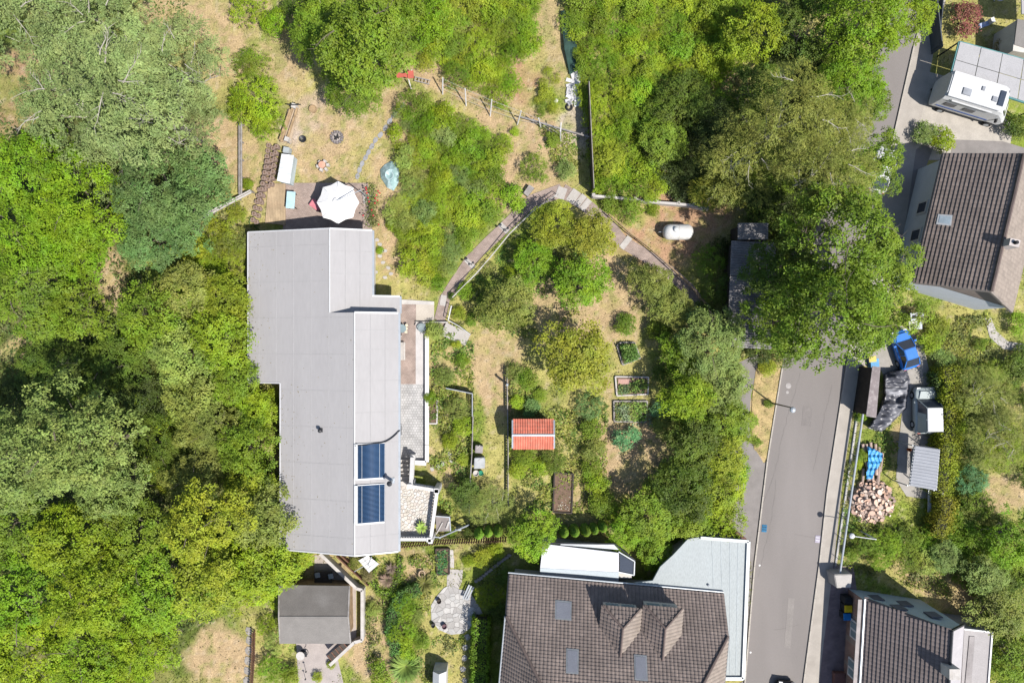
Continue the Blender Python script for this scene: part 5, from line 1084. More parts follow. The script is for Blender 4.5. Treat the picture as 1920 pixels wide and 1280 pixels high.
solo('iron_bar', MB().path([W(538, 196, .8), W(552, 197, .8), W(564, 196, .8)], .05, 6).path([W(552, 192, .6), W(554, 203, .6)], .05, 6), DARKM, 'black iron bar lying across the head of the timber rack', 'bar')
dc = thing('timber_deck', 'tan timber deck of long boards beside the patio', 'deck', W(516, 380))
for k in range(12):
    f0, f1 = k / 12 + .004, (k + 1) / 12 - .004; g = lambda u, v: (497 + (535 - 497) * u + (0 if v < .5 else 0) - 0 * v + (1 - v) * 6 * (1 - u), 344 + 74 * v + 4 * u * v)
    obj('board', MB().slab([W(*g(f0, 0), .16), W(*g(f1, 0), .16), W(*g(f1, 1), .16), W(*g(f0, 1), .16)], .1), mat('deck_board', (.36, .27, .17), var=.2, scale=2, stain=(.27, .19, .12), samt=.6, sscale=1, world=True), dc)
rb_ = random.Random(3); bl = thing('block_wall', 'stepped planter wall of curved brown concrete blocks beside the deck', 'wall', W(500, 330))
blk = MB().prism([(-.16, -.2), (.16, -.2), (.2, 0), (.14, .2), (-.14, .2), (-.2, 0)], 0, .5, .02).mesh('block', mat('block_brown', (.24, .175, .145), var=.2))
cav = MB().prism([(-.08, -.1), (.08, -.1), (.08, .1), (-.08, .1)], .49, .505).mesh('soil', SOIL)
for ci, (xa, xb, y0, y1) in enumerate(((503, 492, 272, 345), (512, 502, 274, 345), (520, 510, 276, 346), (495, 480, 350, 412), (487, 474, 356, 412), (502, 488, 300, 372))):
    n = int((y1 - y0) / 9)
    for k in range(n):
        t_ = k / max(1, n - 1); o = piece('block', blk, bl, W(xa + (xb - xa) * t_, y0 + (y1 - y0) * t_ + (4 if ci % 2 else 0), .3) * 1 - Vector((0, 0, .3)), rb_.uniform(-.15, .15), (1, .9, .5 + .3 * (ci % 3)))
        o2 = bpy.data.objects.new('soil', cav); COL.objects.link(o2); o2.parent = o
fp = thing('fire_pit', 'round stone-ringed fire pit on the gravelly yard', 'fire pit', W(632, 258)); c = W(632, 258)
for k in range(13):
    a_ = k * 6.283 / 13; obj('stone', MB().box(c + Vector((math.cos(a_) * .47, math.sin(a_) * .47, .09)), (.2, .2, .2), a_, .8), mat('pit_stone', (.17, .15, .15), island=.3), fp)
obj('ash', MB().lathe([(.42, .0), (.4, .04)], 14, c), mat('ash', (.3, .27, .25), var=.3, scale=6), fp)
for k in range(4): a_ = k * 1.3; obj('burnt_log', MB().tube(c + Vector((math.cos(a_) * .3, math.sin(a_) * .3, .1)), c + Vector((-math.cos(a_) * .2, -math.sin(a_) * .25, .12)), .05, 6), BLACK, fp)
solo('fire_bowl', MB().lathe([(.1, .02), (.28, .16), (.31, .2), (.27, .18), (.05, .06)], 14, W(569, 262)), DARKM, 'black bowl lying on the yard left of the fire pit', 'bowl')
solo('sand_pot', MB().lathe([(.3, 0), (.34, .28), (.29, .28), (.27, .2)], 14, W(588, 206)), TANW, 'round tan tub near the head of the timber rack', 'pot')
ct = thing('stone_seat_ring', 'round pink-topped table with pale stone seats north of the parasol', 'table', W(606, 311)); c = W(607, 312)
obj('top', MB().lathe([(.06, 0), (.1, .5), (.3, .52), (.3, .58), (.02, .6)], 16, c), mat('terracotta_top', (.5, .28, .2)), ct)
for k in range(6): a_ = k * 1.05 - .9; obj('seat', MB().box(c + Vector((math.cos(a_) * .42, math.sin(a_) * .38, .18)), (.26, .24, .36), a_, .9), CONCW, ct)
pd = thing('covered_pool', 'small round pool under a drooping blue-green net at the bushes', 'pool', W(730, 331)); c = W(730, 329, .5); cv_ = MB(); outl = [(733, 302), (745, 306), (749, 322), (747, 343), (738, 358), (726, 352), (714, 333), (713, 318), (721, 309)]
inner = [c + Vector((math.cos(k * .698 + 1.2) * -.0, 0, 0)) for k in range(9)]; ring_ = [c + (W(x, y, .5) - c) * .42 + Vector((0, 0, .12)) for x, y in outl]; out_ = [W(x, y, .1) for x, y in outl]
cv_.add([c + Vector((0, 0, -.05))] + ring_ + out_, [(0, 1 + i, 1 + (i + 1) % 9) for i in range(9)] + [(1 + i, 10 + i, 10 + (i + 1) % 9, 1 + (i + 1) % 9) for i in range(9)])
obj('net', cv_, mat('blue_green_net', (.26, .38, .38), rough=.4, var=.25, scale=3, stain=(.4, .48, .5), samt=.6, sscale=3), pd)
obj('ring', MB().path([c + Vector((math.cos(i * .5236) * .34, math.sin(i * .5236) * .34, .1)) for i in range(13)], .035, 6), mat('ring_pale', (.36, .46, .47)), pd)
# timber rails in the top left
for a, b, m_, l, w_ in (((450, 230), (450, 364), GREYW, 'upright grey timber rail fence on dry grass left of the lime bush', .2), ((470, 358), (370, 411), CONCW, 'whitish slanting timber rail running into the blue-green tree', .22)):
    t = thing('rail_fence', l, 'fence', W(*a)); A_, B_ = W(*a, .8), W(*b, .8); s_ = Vector((-(B_ - A_).y, (B_ - A_).x, 0)).normalized() * .1
    obj('rail', MB().bar(A_ + s_, B_ + s_, w_ * .6, .1), m_, t); obj('rail', MB().bar(A_ - s_ - Vector((0, 0, .06)), B_ - s_ - Vector((0, 0, .06)), w_ * .5, .1), m_, t)
    for k in range(5): p = A_.lerp(B_, k / 4); obj('post', MB().box((p.x, p.y, .4), (.1, .1, .8)), GREYW, t)
# leaning white posts with wires
pf = thing('wire_fence', 'row of slanting white concrete posts with wires over dry grass', 'fence', W(930, 215)); prev = None
for bx, tx in (((830, 177), (830, 146)), ((874, 199), (872, 166)), ((919, 218), (922, 187)), ((970, 234), (977, 208)), ((1014, 239), (1010, 222)), ((1051, 265), (1051, 246))):
    a_, b_ = W(*bx), W(*tx, 1.9); obj('post', MB().tube(a_, b_, .055, 6), WHITE, pf)
    if bx[0] == 1051: obj('bracket', MB().tube(b_, W(1052, 230, 2.1), .05, 6), WHITE, pf)
    if prev:
        for f_ in (.35, .65, .95): obj('wire', MB().tube(prev[0].lerp(prev[1], f_), a_.lerp(b_, f_), .012, 4), GREYM, pf)
    prev = (a_, b_)
solo('long_rail', MB().tube(W(976, 219, .9), W(1105, 257, .9), .07, 6).box(W(1000, 227, .45), (.1, .1, .9)).box(W(1090, 253, .45), (.1, .1, .9)), GREYW, 'long grey pole rail running to the dark board fence', 'rail')
bf = thing('board_fence', 'tall dark board fence between dry yard and green thicket', 'fence', W(1103, 270)); A_, B_ = W(1099, 168), W(1108, 362); n = 54; d_ = B_ - A_; bme = MB().box((0, 0, .95), (.03, d_.length / n * .92, 1.9)).mesh('board', DKW)
for k in range(n): piece('board', bme, bf, A_ + d_ * (k + .5) / n, .045 + rb_.uniform(-.03, .03), (1, 1, rb_.uniform(.97, 1.02)))
obj('top_rail', MB().bar(A_ + Vector((.05, 0, 1.88)), B_ + Vector((.05, 0, 1.88)), .05, .06), GREYW, bf)
cf = thing('concrete_fence', 'low whitish slab fence along the south edge of the thicket', 'fence', W(1215, 378)); pts = [(1112, 367), (1150, 370), (1190, 374), (1230, 379), (1270, 382), (1300, 385), (1325, 391)]
for a, b in zip(pts[:-1], pts[1:]): obj('panel', MB().bar(W(*a, .8), W(*b, .8), .2, .75), CONCW, cf)
for p in pts: obj('post', MB().box(W(*p, .42), (.26, .26, .84)), CONC, cf)
rs = thing('red_seat', 'faded red plank seat on white legs beside the broad oak', 'bench', W(760, 140))
obj('plank', MB().bar(W(743, 143, .8), W(764, 140, .8), .3, .06), REDP, rs); obj('plank', MB().bar(W(743, 137, .82), W(764, 144, .82), .2, .05), REDP, rs); obj('seat', MB().box(W(770, 140, .9), (.5, .62, .06), .1), REDP, rs)
obj('leg', MB().tube(W(771, 167, .02), W(766, 149, .85), .05, 6), WHITE, rs); obj('leg', MB().tube(W(769, 136, .02), W(772, 132, .85), .05, 6), WHITE, rs)
ld = thing('ladder', 'grey wooden ladder lying on dry grass beside the red seat', 'ladder', W(792, 152))
for a, b in (((778, 144), (807, 151)), ((777, 151), (805, 158))): obj('rail', MB().bar(W(*a, .35), W(*b, .35), .07, .07), GREYW, ld)
for k in range(5): f_ = k / 4.5 + .05; obj('rung', MB().bar(W(778 + 29 * f_, 144 + 7 * f_, .36), W(777 + 28 * f_, 151 + 7 * f_, .36), .06, .05), GREYW, ld)
ds = MB(); r5 = random.Random(5)
for k in range(26): x, y = 1066 + r5.uniform(0, 18), 140 + k * 2.2; p = W(x, y, .05 + r5.uniform(0, .12)); ds.box(p, (r5.uniform(.3, .75), r5.uniform(.25, .6), .05), r5.uniform(-.5, .5), .9)
solo('rubble_slabs', ds, mat('white_slabs', (.5, .49, .49), island=.2, rough=.6), 'strip of white slabs and sheets beside the thicket top', 'slabs')
ty = W(1067, 202); solo('tyre', MB().path([ty + Vector((math.cos(i * .45) * .24, math.sin(i * .45) * .24, .09)) for i in range(15)], .09, 7), BLACK, 'old tyre lying on gravel near the board fence', 'tyre')
solo('white_stone', MB().lathe([(.16, 0), (.2, .12), (.08, .24)], 7, W(1042, 190)), WHITE, 'white stone on the dry grass left of the tyre', 'stone')
solo('dark_net', MB().slab([W(1052, 20, .3), W(1076, 22, .4), W(1086, 130, .3), W(1068, 140, .2), W(1058, 90, .5)], .05), mat('dark_green_net', (.02, .05, .04), var=.4), 'dark green netting stretched beside the thicket top', 'net')

# handrails on the garden paths
def handrail(label, pts, n, z=.95, m=CONCW, r=.035, low=True):
    t = thing('handrail', label, 'handrail', W(*pts[0])); P = [W(x, y, z) for x, y in pts]; obj('rail', MB().path(P, r, 6), m, t)
    if low: obj('lower_rail', MB().path([p - Vector((0, 0, .45)) for p in P], r * .6, 6), m, t)
    L = [0]
    for a, b in zip(P[:-1], P[1:]): L.append(L[-1] + (b - a).length)
    for k in range(n):
        s = L[-1] * k / (n - 1)
        for i in range(len(L) - 1):
            if s <= L[i + 1] + 1e-6: p = P[i].lerp(P[i + 1], (s - L[i]) / (L[i + 1] - L[i])); break
        obj('post', MB().tube((p.x, p.y, 0), p, .03, 6), m, t)
handrail('thin pale handrail along the left branch of the brick path', [(1047, 362), (1000, 394), (955, 438), (925, 475), (893, 512), (848, 557)], 9)
handrail('pale handrail along the right branch of the brick path', [(1142, 401), (1184, 438), (1216, 462), (1246, 489), (1294, 534), (1322, 568)], 8, m=TANW, r=.05)
handrail('white handrail beside the short garden steps', [(846, 573), (840, 600), (860, 611), (881, 626)], 5, m=WHITEMET)
gs = thing('garden_steps', 'short flight of pale steps leading down to the lawn', 'steps', W(858, 622))
for k in range(5):
    a_ = Vector((836 + k * 9.2, 613 + k * 4.2)); obj('step', MB().box(W(a_.x, a_.y + 5, .3 - .05 * k) * 1 - Vector((0, 0, .15 - .025 * k)), (.46, 1.15, .3 - .05 * k), -.45), CONC, gs)
solo('step_box', MB().prism([W(x, y, .5)[:2] for x, y in ((981, 362), (992, 346), (1002, 352), (989, 368))], 0, .5), GREYW, 'grey slatted box beside the bend of the brick path', 'box', bevel=.02)
for x, y, l in ((945, 430, 'upper'), (881, 493, 'lower')):
    t = thing('garden_lamp', 'small two-headed garden lamp on the brick path, %s one' % l, 'lamp', W(x + 4, y + 4)); b = W(x + 4, y + 4); obj('pole', MB().tube(b, b + Vector((0, 0, 1.3)), .025, 6), DARKM, t)
    for s in (-1, 1): obj('lamp_head', MB().lathe([(.02, .12), (.1, .08), (.1, -.05), (.03, -.1)], 8, b + Vector((s * .16, s * .06, 1.3))), DARKM, t); obj('arm', MB().tube(b + Vector((0, 0, 1.25)), b + Vector((s * .16, s * .06, 1.35)), .015, 4), DARKM, t)
# bench, round table and chairs by the long house
bn = thing('bench', 'weathered pale bench against the east wall of the long house', 'bench', W(756, 660)); c = W(756.5, 658)
for k in range(3): obj('slat', MB().box(c + Vector((-.12 + .14 * k, 0, .43)), (.11, 1.5, .04)), CONCW, bn)
for s in (-.6, .6): obj('leg', MB().box(c + Vector((0, s, .2)), (.4, .07, .4)), CONCW, bn)
obj('backrest', MB().box(c + Vector((-.25, 0, .65)), (.05, 1.5, .3)), CONCW, bn)
rt = thing('round_table', 'round glass-grey table with cream cushions near the entrance slab', 'table', W(757, 616)); c = W(756, 616)
obj('top', MB().lathe([(.36, .68), (.36, .72)], 18, c), GLASSB, rt); obj('stem', MB().tube(c, c + Vector((0, 0, .68)), .04, 6), GALV, rt)
for k in range(3): obj('seat', MB().box(c + Vector((.3 + .03 * k, -.28 + .28 * k, .42)), (.24, .22, .12), k, .9), mat('cream_cushion', (.55, .5, .38)), rt)
rc = thing('round_chair', 'round grey wicker chair shaded beside the grey-green shrub', 'chair', W(792, 615)); c = W(792, 615)
obj('seat', MB().lathe([(.32, .1), (.36, .4), (.3, .42), (.1, .36)], 14, c), mat('wicker_grey', (.2, .24, .25), var=.2), rc); obj('backrest', MB().path([c + Vector((math.cos(.6 + i * .35) * .38, math.sin(.6 + i * .35) * .38, .62)) for i in range(8)], .05, 6), mat('wicker_grey', (1, 1, 1)), rc)
# fences and beds of the middle garden
def bed(label, pts, z=.22, m=GREYW, w=.12, name='raised_bed', fill=True):
    t = thing(name, label, 'raised bed', W(*pts[0])); n = len(pts)
    for i in range(n): obj('board', MB().bar(W(*pts[i], z), W(*pts[(i + 1) % n], z - .003 * (i % 2)), w, z), m, t)
    if fill: obj('soil', MB().prism([W(x, y, z * .7)[:2] for x, y in pts], 0, z * .7), SOIL, t)
    return t
b1 = bed('narrow five-sided bed with boards full of green leaves right of the ochre tree', [(1157, 648), (1164, 642), (1190, 642), (1201, 671), (1168, 684)])
b2 = bed('white-edged bed with sparse lettuce below the five-sided bed', [(1154, 706), (1216, 707), (1215, 739), (1157, 742)], m=CONCW)
b3 = bed('crowded vegetable bed directly above the blue-green kale clump', [(1151, 752), (1214, 752), (1211, 791), (1152, 790)])
b4 = bed('long dark-framed bed with bare soil and white flowers above the clipped conifers', [(1040, 885), (1075, 889), (1072, 962), (1037, 960)], m=DKW, z=.4)
b5 = bed('small white-framed bed against the walk wall', [(803, 747), (820, 748), (819, 794), (803, 794)], m=CONCW, z=.3)
b6 = bed('neighbour bed with lush herbs below the brown paling fence', [(817, 1029), (842, 1029), (842, 1076), (820, 1077)], m=DKW, z=.3)
GC = [(.09, .17, .03), (.14, .22, .04), (.2, .25, .06), (.1, .15, .06)]
for b, pts, n, thr, zz, cols in ((b1, [(1160, 648), (1190, 645), (1198, 670), (1170, 681)], 1000, 0, .9, GC), (b2, [(1158, 712), (1213, 712), (1213, 737), (1158, 739)], 900, .34, .4, GC), (b3, [(1153, 754), (1212, 754), (1210, 789), (1153, 788)], 1500, .2, .5, GC + [(.2, .27, .15)]),
                       (b4, [(1040, 888), (1073, 890), (1070, 958), (1040, 957)], 520, .38, .3, [(.12, .13, .04), (.16, .17, .05)]), (b5, [(805, 750), (818, 750), (818, 792), (805, 792)], 90, .3, .25, GC), (b6, [(819, 1031), (840, 1031), (840, 1074), (822, 1074)], 600, .2, .4, [(.05, .16, .05), (.1, .2, .06)])):
    scatter('bedding', pts, n, .16, cols, parent=b, zmax=zz, patch=14, thr=thr, seed=n)
scatter('bedding', [(1044, 925), (1071, 925), (1069, 955), (1044, 955)], 130, .11, [(.6, .6, .5), (.5, .5, .4)], parent=b4, zmax=.5, patch=12, thr=.4, seed=77)
scatter('bedding', [(1200, 770), (1222, 775), (1224, 797), (1170, 798), (1180, 775)], 160, .14, [(.22, .28, .17)], parent=b3, zmax=.4, patch=14, thr=.2, seed=78)
obj('tray', MB().box(W(1170, 715, .2), (1.0, .45, .08)), mat('red_tray', (.36, .22, .18)), b2)
def mesh_fence(label, pts, h, m, gap, name='picket_fence', w=.03, cap=None):
    t = thing(name, label, 'fence', W(*pts[0])); P = [W(x, y) for x, y in pts]
    for a, b in zip(P[:-1], P[1:]):
        d = b - a; n = max(2, int(d.length / gap)); ang = math.atan2(d.y, d.x); me_ = MB().box((0, 0, h / 2), (gap * .55, w, h)).mesh('paling', m)
        for k in range(n): piece('paling', me_, t, a + d * (k + .5) / n, ang, (1, 1, rb_.uniform(.95, 1.02)))
        for z in (h * .25, h * .8): obj('rail', MB().bar(a + Vector((0, .03, z)), b + Vector((0, .03, z)), .05, .06), m, t)
    if cap: obj('cap', MB().path([p + Vector((0, 0, h + .03)) for p in P], .05, 4), cap, t)
    return t
mesh_fence('dark metal mesh fence bent in an L around shrubs', [(838, 726), (887, 736), (887, 778)], 1.0, DARKM, .12, 'mesh_fence', cap=GREYM)
mesh_fence('thin grey fence continuing past the lidded boxes', [(888, 779), (886, 850), (882, 911), (881, 960)], .9, GREYW, .16, 'mesh_fence', cap=GREYW)
mesh_fence('low weathered edge fence running past the red-roofed shed', [(951, 690), (952, 790), (953, 840), (953, 950)], .55, GREYW, .22, 'garden_fence', cap=GREYW)
mesh_fence('brown paling fence between the long house garden and the neighbour', [(747, 1018), (830, 1011), (950, 1006)], 1.5, BRNW, .2, 'paling_fence')
mesh_fence('row of dark palings at the bottom edge beside pale slabs', [(479, 1180), (478, 1230), (474, 1290)], .9, BRNW, .2, 'paling_fence')
stepping('slab_strip', [(466, 1182), (467, 1200), (466, 1219), (464, 1238), (463, 1257), (462, 1277)], .62, .85, mat('old_slab', (.25, .23, .21), var=.2), 6, 'slab')
po = thing('fence_post', 'tall weathered post in the edge fence above the red-roofed shed', 'post', W(951, 721)); obj('post', MB().box(W(951, 721, .9), (.14, .14, 1.8)), GREYW, po); obj('cap', MB().box(W(951, 721, 1.83), (.2, .2, .06), 0, .6), GALV, po)
for pts, z, m_, nm, l in (([(891, 834), (906, 836), (905, 850), (890, 849)], .75, mat('lid_taupe', (.27, .24, .235)), 'storage_chest', 'small taupe square chest beside the thin grey fence'), ([(889, 858), (908, 857), (910, 862), (909, 878), (888, 879)], .9, mat('lid_grey', (.36, .37, .37)), 'storage_chest', 'larger light grey chest with rounded lid beside the thin grey fence')):
    t = thing(nm, l, 'chest', W(*pts[0])); P = [W(x, y, z) for x, y in pts]; c = sum(P, Vector()) / len(P); obj('body', MB().prism([p.lerp(c, .1)[:2] for p in P], 0, z - .1), GREYM, t); obj('lid', MB().prism([p[:2] for p in P], z - .1, z, .04), m_, t, bevel=.03); obj('handle', MB().bar(c + Vector((-.2, .1, .03)), c + Vector((.1, .35, .03)), .05, .04), CONCW, t)
solo('bucket', MB().lathe([(.2, 0), (.26, .45), (.22, .45), (.2, .3)], 12, W(893, 885)), CONCW, 'whitish bucket below the light grey chest', 'bucket')
solo('bucket', MB().lathe([(.16, 0), (.22, .4), (.18, .4), (.16, .3)], 12, W(902, 885)), GREENP, 'dark green bucket beside the whitish one', 'bucket')
gc_ = thing('grey_shelter', 'low grey-brown lean-to with loose boards beside the balustrade terrace', 'shelter', W(832, 980)); q = [W(817, 967, 1.3), W(843, 969, 1.3), W(845, 995, 1.2), W(818, 996, 1.2)]
obj('roof', MB().slab(q, .06), mat('shelter_brown', (.2, .175, .165), stain=(.33, .3, .28), samt=.5, sscale=2), gc_); obj('wall', MB().prism([p.lerp((q[0] + q[2]) / 2, .1)[:2] for p in q], 0, 1.15), GREYW, gc_)
obj('frame', MB().bar(q[0] + Vector((0, 0, .05)), q[1] + Vector((0, 0, .05)), .08, .07).bar(q[1] + Vector((0, 0, .05)), q[2] + Vector((0, 0, .05)), .08, .07), GALV, gc_)
obj('board', MB().bar(W(818, 1001, 1.3), W(830, 979, 1.36), .08, .05).bar(W(837, 991, 1.34), W(842, 977, 1.36), .14, .05), CONCW, gc_)
solo('handrail', MB().path([W(814, 1006, 1.0), W(825, 1007, 1.0), W(880, 983, 1.0)], .06, 6).path([W(826, 1006, .5), W(878, 985, .5)], .04, 6).box(W(860, 990, .5), (.5, .12, 1.0)).box(W(826, 1005, .5), (.1, .1, 1.0)), GALV, 'slanting grey metal rail from the terrace corner towards the conifers', 'handrail')
yp = thing('yucca_pot', 'spiky green yucca in a pot on the stone terrace', 'potted plant', W(790, 986, TZ)); c = W(791, 986, TZ)
obj('pot', MB().lathe([(.16, 0), (.24, .35), (.2, .35), (.05, .3)], 12, c), mat('terracotta', (.3, .14, .09)), yp)
def spikes(c, n, L, w, seed, up_=.5):
    r = random.Random(seed); mb = MB()
    for k in range(n):
        a_ = r.uniform(0, 6.283); e = r.uniform(up_ * .2, up_ * 2); d = Vector((math.cos(a_), math.sin(a_), e)).normalized(); s = Vector((-math.sin(a_), math.cos(a_), 0)) * w; l = L * r.uniform(.7, 1.1); m1_ = c + d * l * .55; t_ = c + d * l - Vector((0, 0, .18 * l))
        mb.add([c - s * .5, c + s * .5, m1_ + s, t_, m1_ - s], [(0, 1, 2, 4), (4, 2, 3)])
    return mb
def spiky(name, label, x, y, z, n, L, w, colr, seed, cat='plant', root=None, zb=0):
    t = root or thing(name, label, cat, W(x, y, z)); o = obj('foliage', spikes(W(x, y, z) + Vector((0, 0, .3)), n, L, w, seed), LEAF, t); o.color = (*colr, 1); obj('stem', MB().tube(W(x, y, z), W(x, y, z) + Vector((0, 0, .35)), .05, 5), BARK, t) if not root else None
spiky('x', '', 791, 986, TZ, 60, .62, .05, (.22, .3, .06), 3, root=yp)
spiky('dead_palm', 'dead brown grass plant in the middle of the oval bed', 725, 1084, 0, 110, .8, .03, (.2, .14, .1), 5); spiky('dead_palm', 'dry brown tuft above the dead grass plant in the oval bed', 735, 1062, 0, 70, .65, .03, (.16, .12, .09), 6)
spiky('ornamental_grass', 'spreading olive ornamental grass below the firewood ring', 796, 1090, 0, 160, 1.1, .03, (.15, .15, .04), 7); spiky('ornamental_grass', 'bright green arching grass at the foot of the curved hedge', 762, 1245, 0, 320, 1.7, .04, (.13, .2, .04), 8)
# neighbour's garden below
wbx = thing('white_chest', 'white folding garden lounger standing askew below the long house', 'lounger', W(691, 1056)); q = [W(672, 1050, .6), W(689, 1040, .6), W(711, 1057, .6), W(692, 1073, .6)]
for i in range(4): obj('slat', MB().slab([q[0].lerp(q[3], i / 4 + .01), q[1].lerp(q[2], i / 4 + .01), q[1].lerp(q[2], (i + 1) / 4 - .01), q[0].lerp(q[3], (i + 1) / 4 - .01)], .05), WHITE, wbx)
obj('frame', MB().bar(W(690, 1060, .66), W(697, 1043, .66), .05, .05).bar(W(663, 1072, .4), W(687, 1058, .62), .06, .05).bar(q[0].lerp(q[1], .5) + Vector((0, 0, .04)), W(693, 1062, .66), .04, .04), GREYM, wbx)
for p in q: obj('leg', MB().tube((p.x, p.y, 0), p, .03, 5), GALV, wbx)
for k, (a, b) in enumerate((((630, 1042), (690, 1098)), ((640, 1042), (668, 1068)))): solo('timber_edge', MB().bar(W(*a, .5), W(*b, .5), .1, .5), BRNW, 'brown timber edging beside the yard wall, %s of two' % ('longer' if k == 0 else 'shorter'), 'edging')
solo('firewood_ring', MB().path([W(791, 1075, .45) + Vector((math.cos(i * .524) * .26, math.sin(i * .524) * .26, 0)) for i in range(13)], .05, 6).lathe([(.22, .0), (.26, .42), (.22, .42), (.2, .1)], 14, W(791, 1075)), mat('wicker_tan', (.45, .33, .22)), 'round tan basket standing on dry lawn below the paling fence', 'basket')
solo('paver_strip', MB().bar(W(846, 1030, .05), W(847, 1062, .05), .35, .05).bar(W(848, 1046, .07), W(848, 1064, .07), .3, .03), CONCW, 'pale paver strip beside the herb bed', 'pavers')
rt2 = thing('round_table', 'round pale table with curved chair at the bushes lower left', 'table', W(563, 1229)); c = W(563, 1229, .72); obj('top', MB().lathe([(.36, -.03), (.36, .02)], 18, c), CONCW, rt2); obj('stem', MB().tube((c.x, c.y, 0), c, .05, 6), DARKM, rt2); obj('base', MB().lathe([(.25, 0), (.2, .04)], 12, (c.x, c.y, .05)), DARKM, rt2)
solo('chair_frame', MB().path([W(571, 1222, .8) + Vector((math.cos(i * .4 - 1) * .3, math.sin(i * .4 - 1) * .3, 0)) for i in range(7)], .03, 5).box(W(571, 1226, .4), (.4, .4, .05)).tube(W(568, 1228), W(568, 1228, .4), .03, 5).tube(W(575, 1226), W(575, 1226, .4), .03, 5), DARKM, 'thin dark curved chair beside the round pale table', 'chair')
for x, y, s, l in ((574, 1258, .9, 'upper'), (573, 1272, .8, 'lower')): solo('garden_torch', MB().tube(W(x, y), W(x, y, s), .02, 5).lathe([(.06, 0), (.07, .1)], 8, W(x, y, s)), DARKM, 'slim dark garden torch at the bottom left yard, %s one' % l, 'torch')
wsd = thing('white_greenhouse', 'small white ridge-roofed box cut off by the bottom edge', 'shed', W(824, 1275)); a_, b_, c_, d_ = W(812, 1258, 1.6), W(837, 1258, 1.6), W(836, 1300, 1.6), W(811, 1300, 1.6)
obj('roof', MB().slab([a_, (a_ + b_) / 2 + Vector((0, 0, .5)), (c_ + d_) / 2 + Vector((0, 0, .5)), d_], .05).slab([(a_ + b_) / 2 + Vector((0, 0, .5)), b_, c_, (c_ + d_) / 2 + Vector((0, 0, .5))], .05), WHITEMET, wsd); obj('wall', MB().prism([a_[:2], b_[:2], c_[:2], d_[:2]], 0, 1.55), WHITE, wsd); obj('gable', MB().add([a_, b_, (a_ + b_) / 2 + Vector((0, 0, .48))], [(0, 1, 2)]), WHITE, wsd)
bp_ = thing('patio_bench', 'slim grey bench slanting at the top of the crazy-paved patio', 'bench', W(876, 1115))
for k in range(3): obj('slat', MB().bar(W(868 + 4 * k, 1122 + 1.5 * k, .45), W(880 + 4 * k, 1096 + 2 * k, .45), .13, .04), GREYM, bp_)
obj('leg', MB().box(W(874, 1119, .22), (.5, .08, .42), -.4).box(W(883, 1102, .22), (.5, .08, .42), -.4), DARKM, bp_)
for x, y, r_, m_, l, nm in ((824, 1124, .2, DKW, 'dark stool near the left rim of the patio', 'stool'), (834, 1171, .22, mat('pot_plum', (.12, .07, .08)), 'plum-coloured pot on the lower patio', 'pot'), (813, 1169, .18, DARKM, 'dark pot at the lower left rim of the patio', 'pot'), (892, 1160, .2, DARKM, 'dark pot at the right tip of the patio', 'pot')):
    solo(nm, MB().lathe([(r_ * .7, 0), (r_, .4), (r_ * .85, .4), (r_ * .7, .25)], 12, W(x, y)), m_, l, nm)
for k, t_ in enumerate(np.linspace(0, 1, 14)):
    x = 893 + 62 * t_; y = 1088 - 48 * t_ ** 1.4 - 6 * math.sin(t_ * 3.1); 
    if k == 0: bs = thing('stone_border', 'curving border of grey stones beside the big brown house garden', 'border', W(x, y))
    obj('stone', MB().prism([(W(x, y).x + math.cos(i * 1.05) * .22 * rb_.uniform(.8, 1.1), W(x, y).y + math.sin(i * 1.05) * .16 * rb_.uniform(.8, 1.1)) for i in range(6)], 0, rb_.uniform(.15, .28), .03), mat('border_stone', (.24, .22, .2), island=.2), bs)
# top right garden
solo('garden_fence', MB().bar(W(1757, -10, 1.6), W(1768, 88, 1.6), .08, 1.6).bar(W(1770, -10, 1.3), W(1762, 85, 1.3), .06, 1.3), mat('dark_blue_fence', (.06, .07, .08)), 'tall dark screen fence beside the red-leaved shrub', 'fence')
gf = thing('garden_chair', 'blue and white garden lounger near the red-leaved shrub', 'chair', W(1846, 47)); c = W(1846, 46, .4); obj('seat', MB().box(c, (.95, .42, .1), .35, .9), mat('blue_white_cloth', (.25, .33, .5), stain=(.6, .6, .6), samt=.9, sscale=3), gf); obj('backrest', MB().box(c + Vector((.42, .18, .25)), (.3, .42, .4), .35), WHITE, gf)
for s in (-.3, .3): obj('leg', MB().tube(c + Vector((s, s * .3, 0)), c + Vector((s, s * .3, -.4)), .03, 5), GALV, gf)
gt2 = thing('garden_table', 'pale round table at the top edge near the red-leaved shrub', 'table', W(1864, 2)); obj('top', MB().lathe([(.4, .7), (.4, .75)], 14, W(1864, 2)), CONCW, gt2); obj('stem', MB().tube(W(1864, 2), W(1864, 2, .7), .04, 6), GALV, gt2)
oh = thing('outbuilding', 'pale outbuilding cut off by the right edge above the carport', 'outbuilding', W(1915, 60)); obj('wall', MB().prism([W(x, y, 2.6)[:2] for x, y in ((1906, 38), (1990, 55), (1990, 110), (1900, 95))], 0, 2.55), REND, oh); obj('roof', MB().slab([W(1908, 36, 2.8), W(1990, 52, 2.8), W(1990, 112, 2.6), W(1902, 84, 2.6)], .1), FELT2, oh); obj('roof', MB().slab([W(1915, -20, 2.9), W(1990, -20, 2.9), W(1990, 34, 2.85), W(1916, 26, 2.85)], .1), GREYROOF, oh)
#VEG

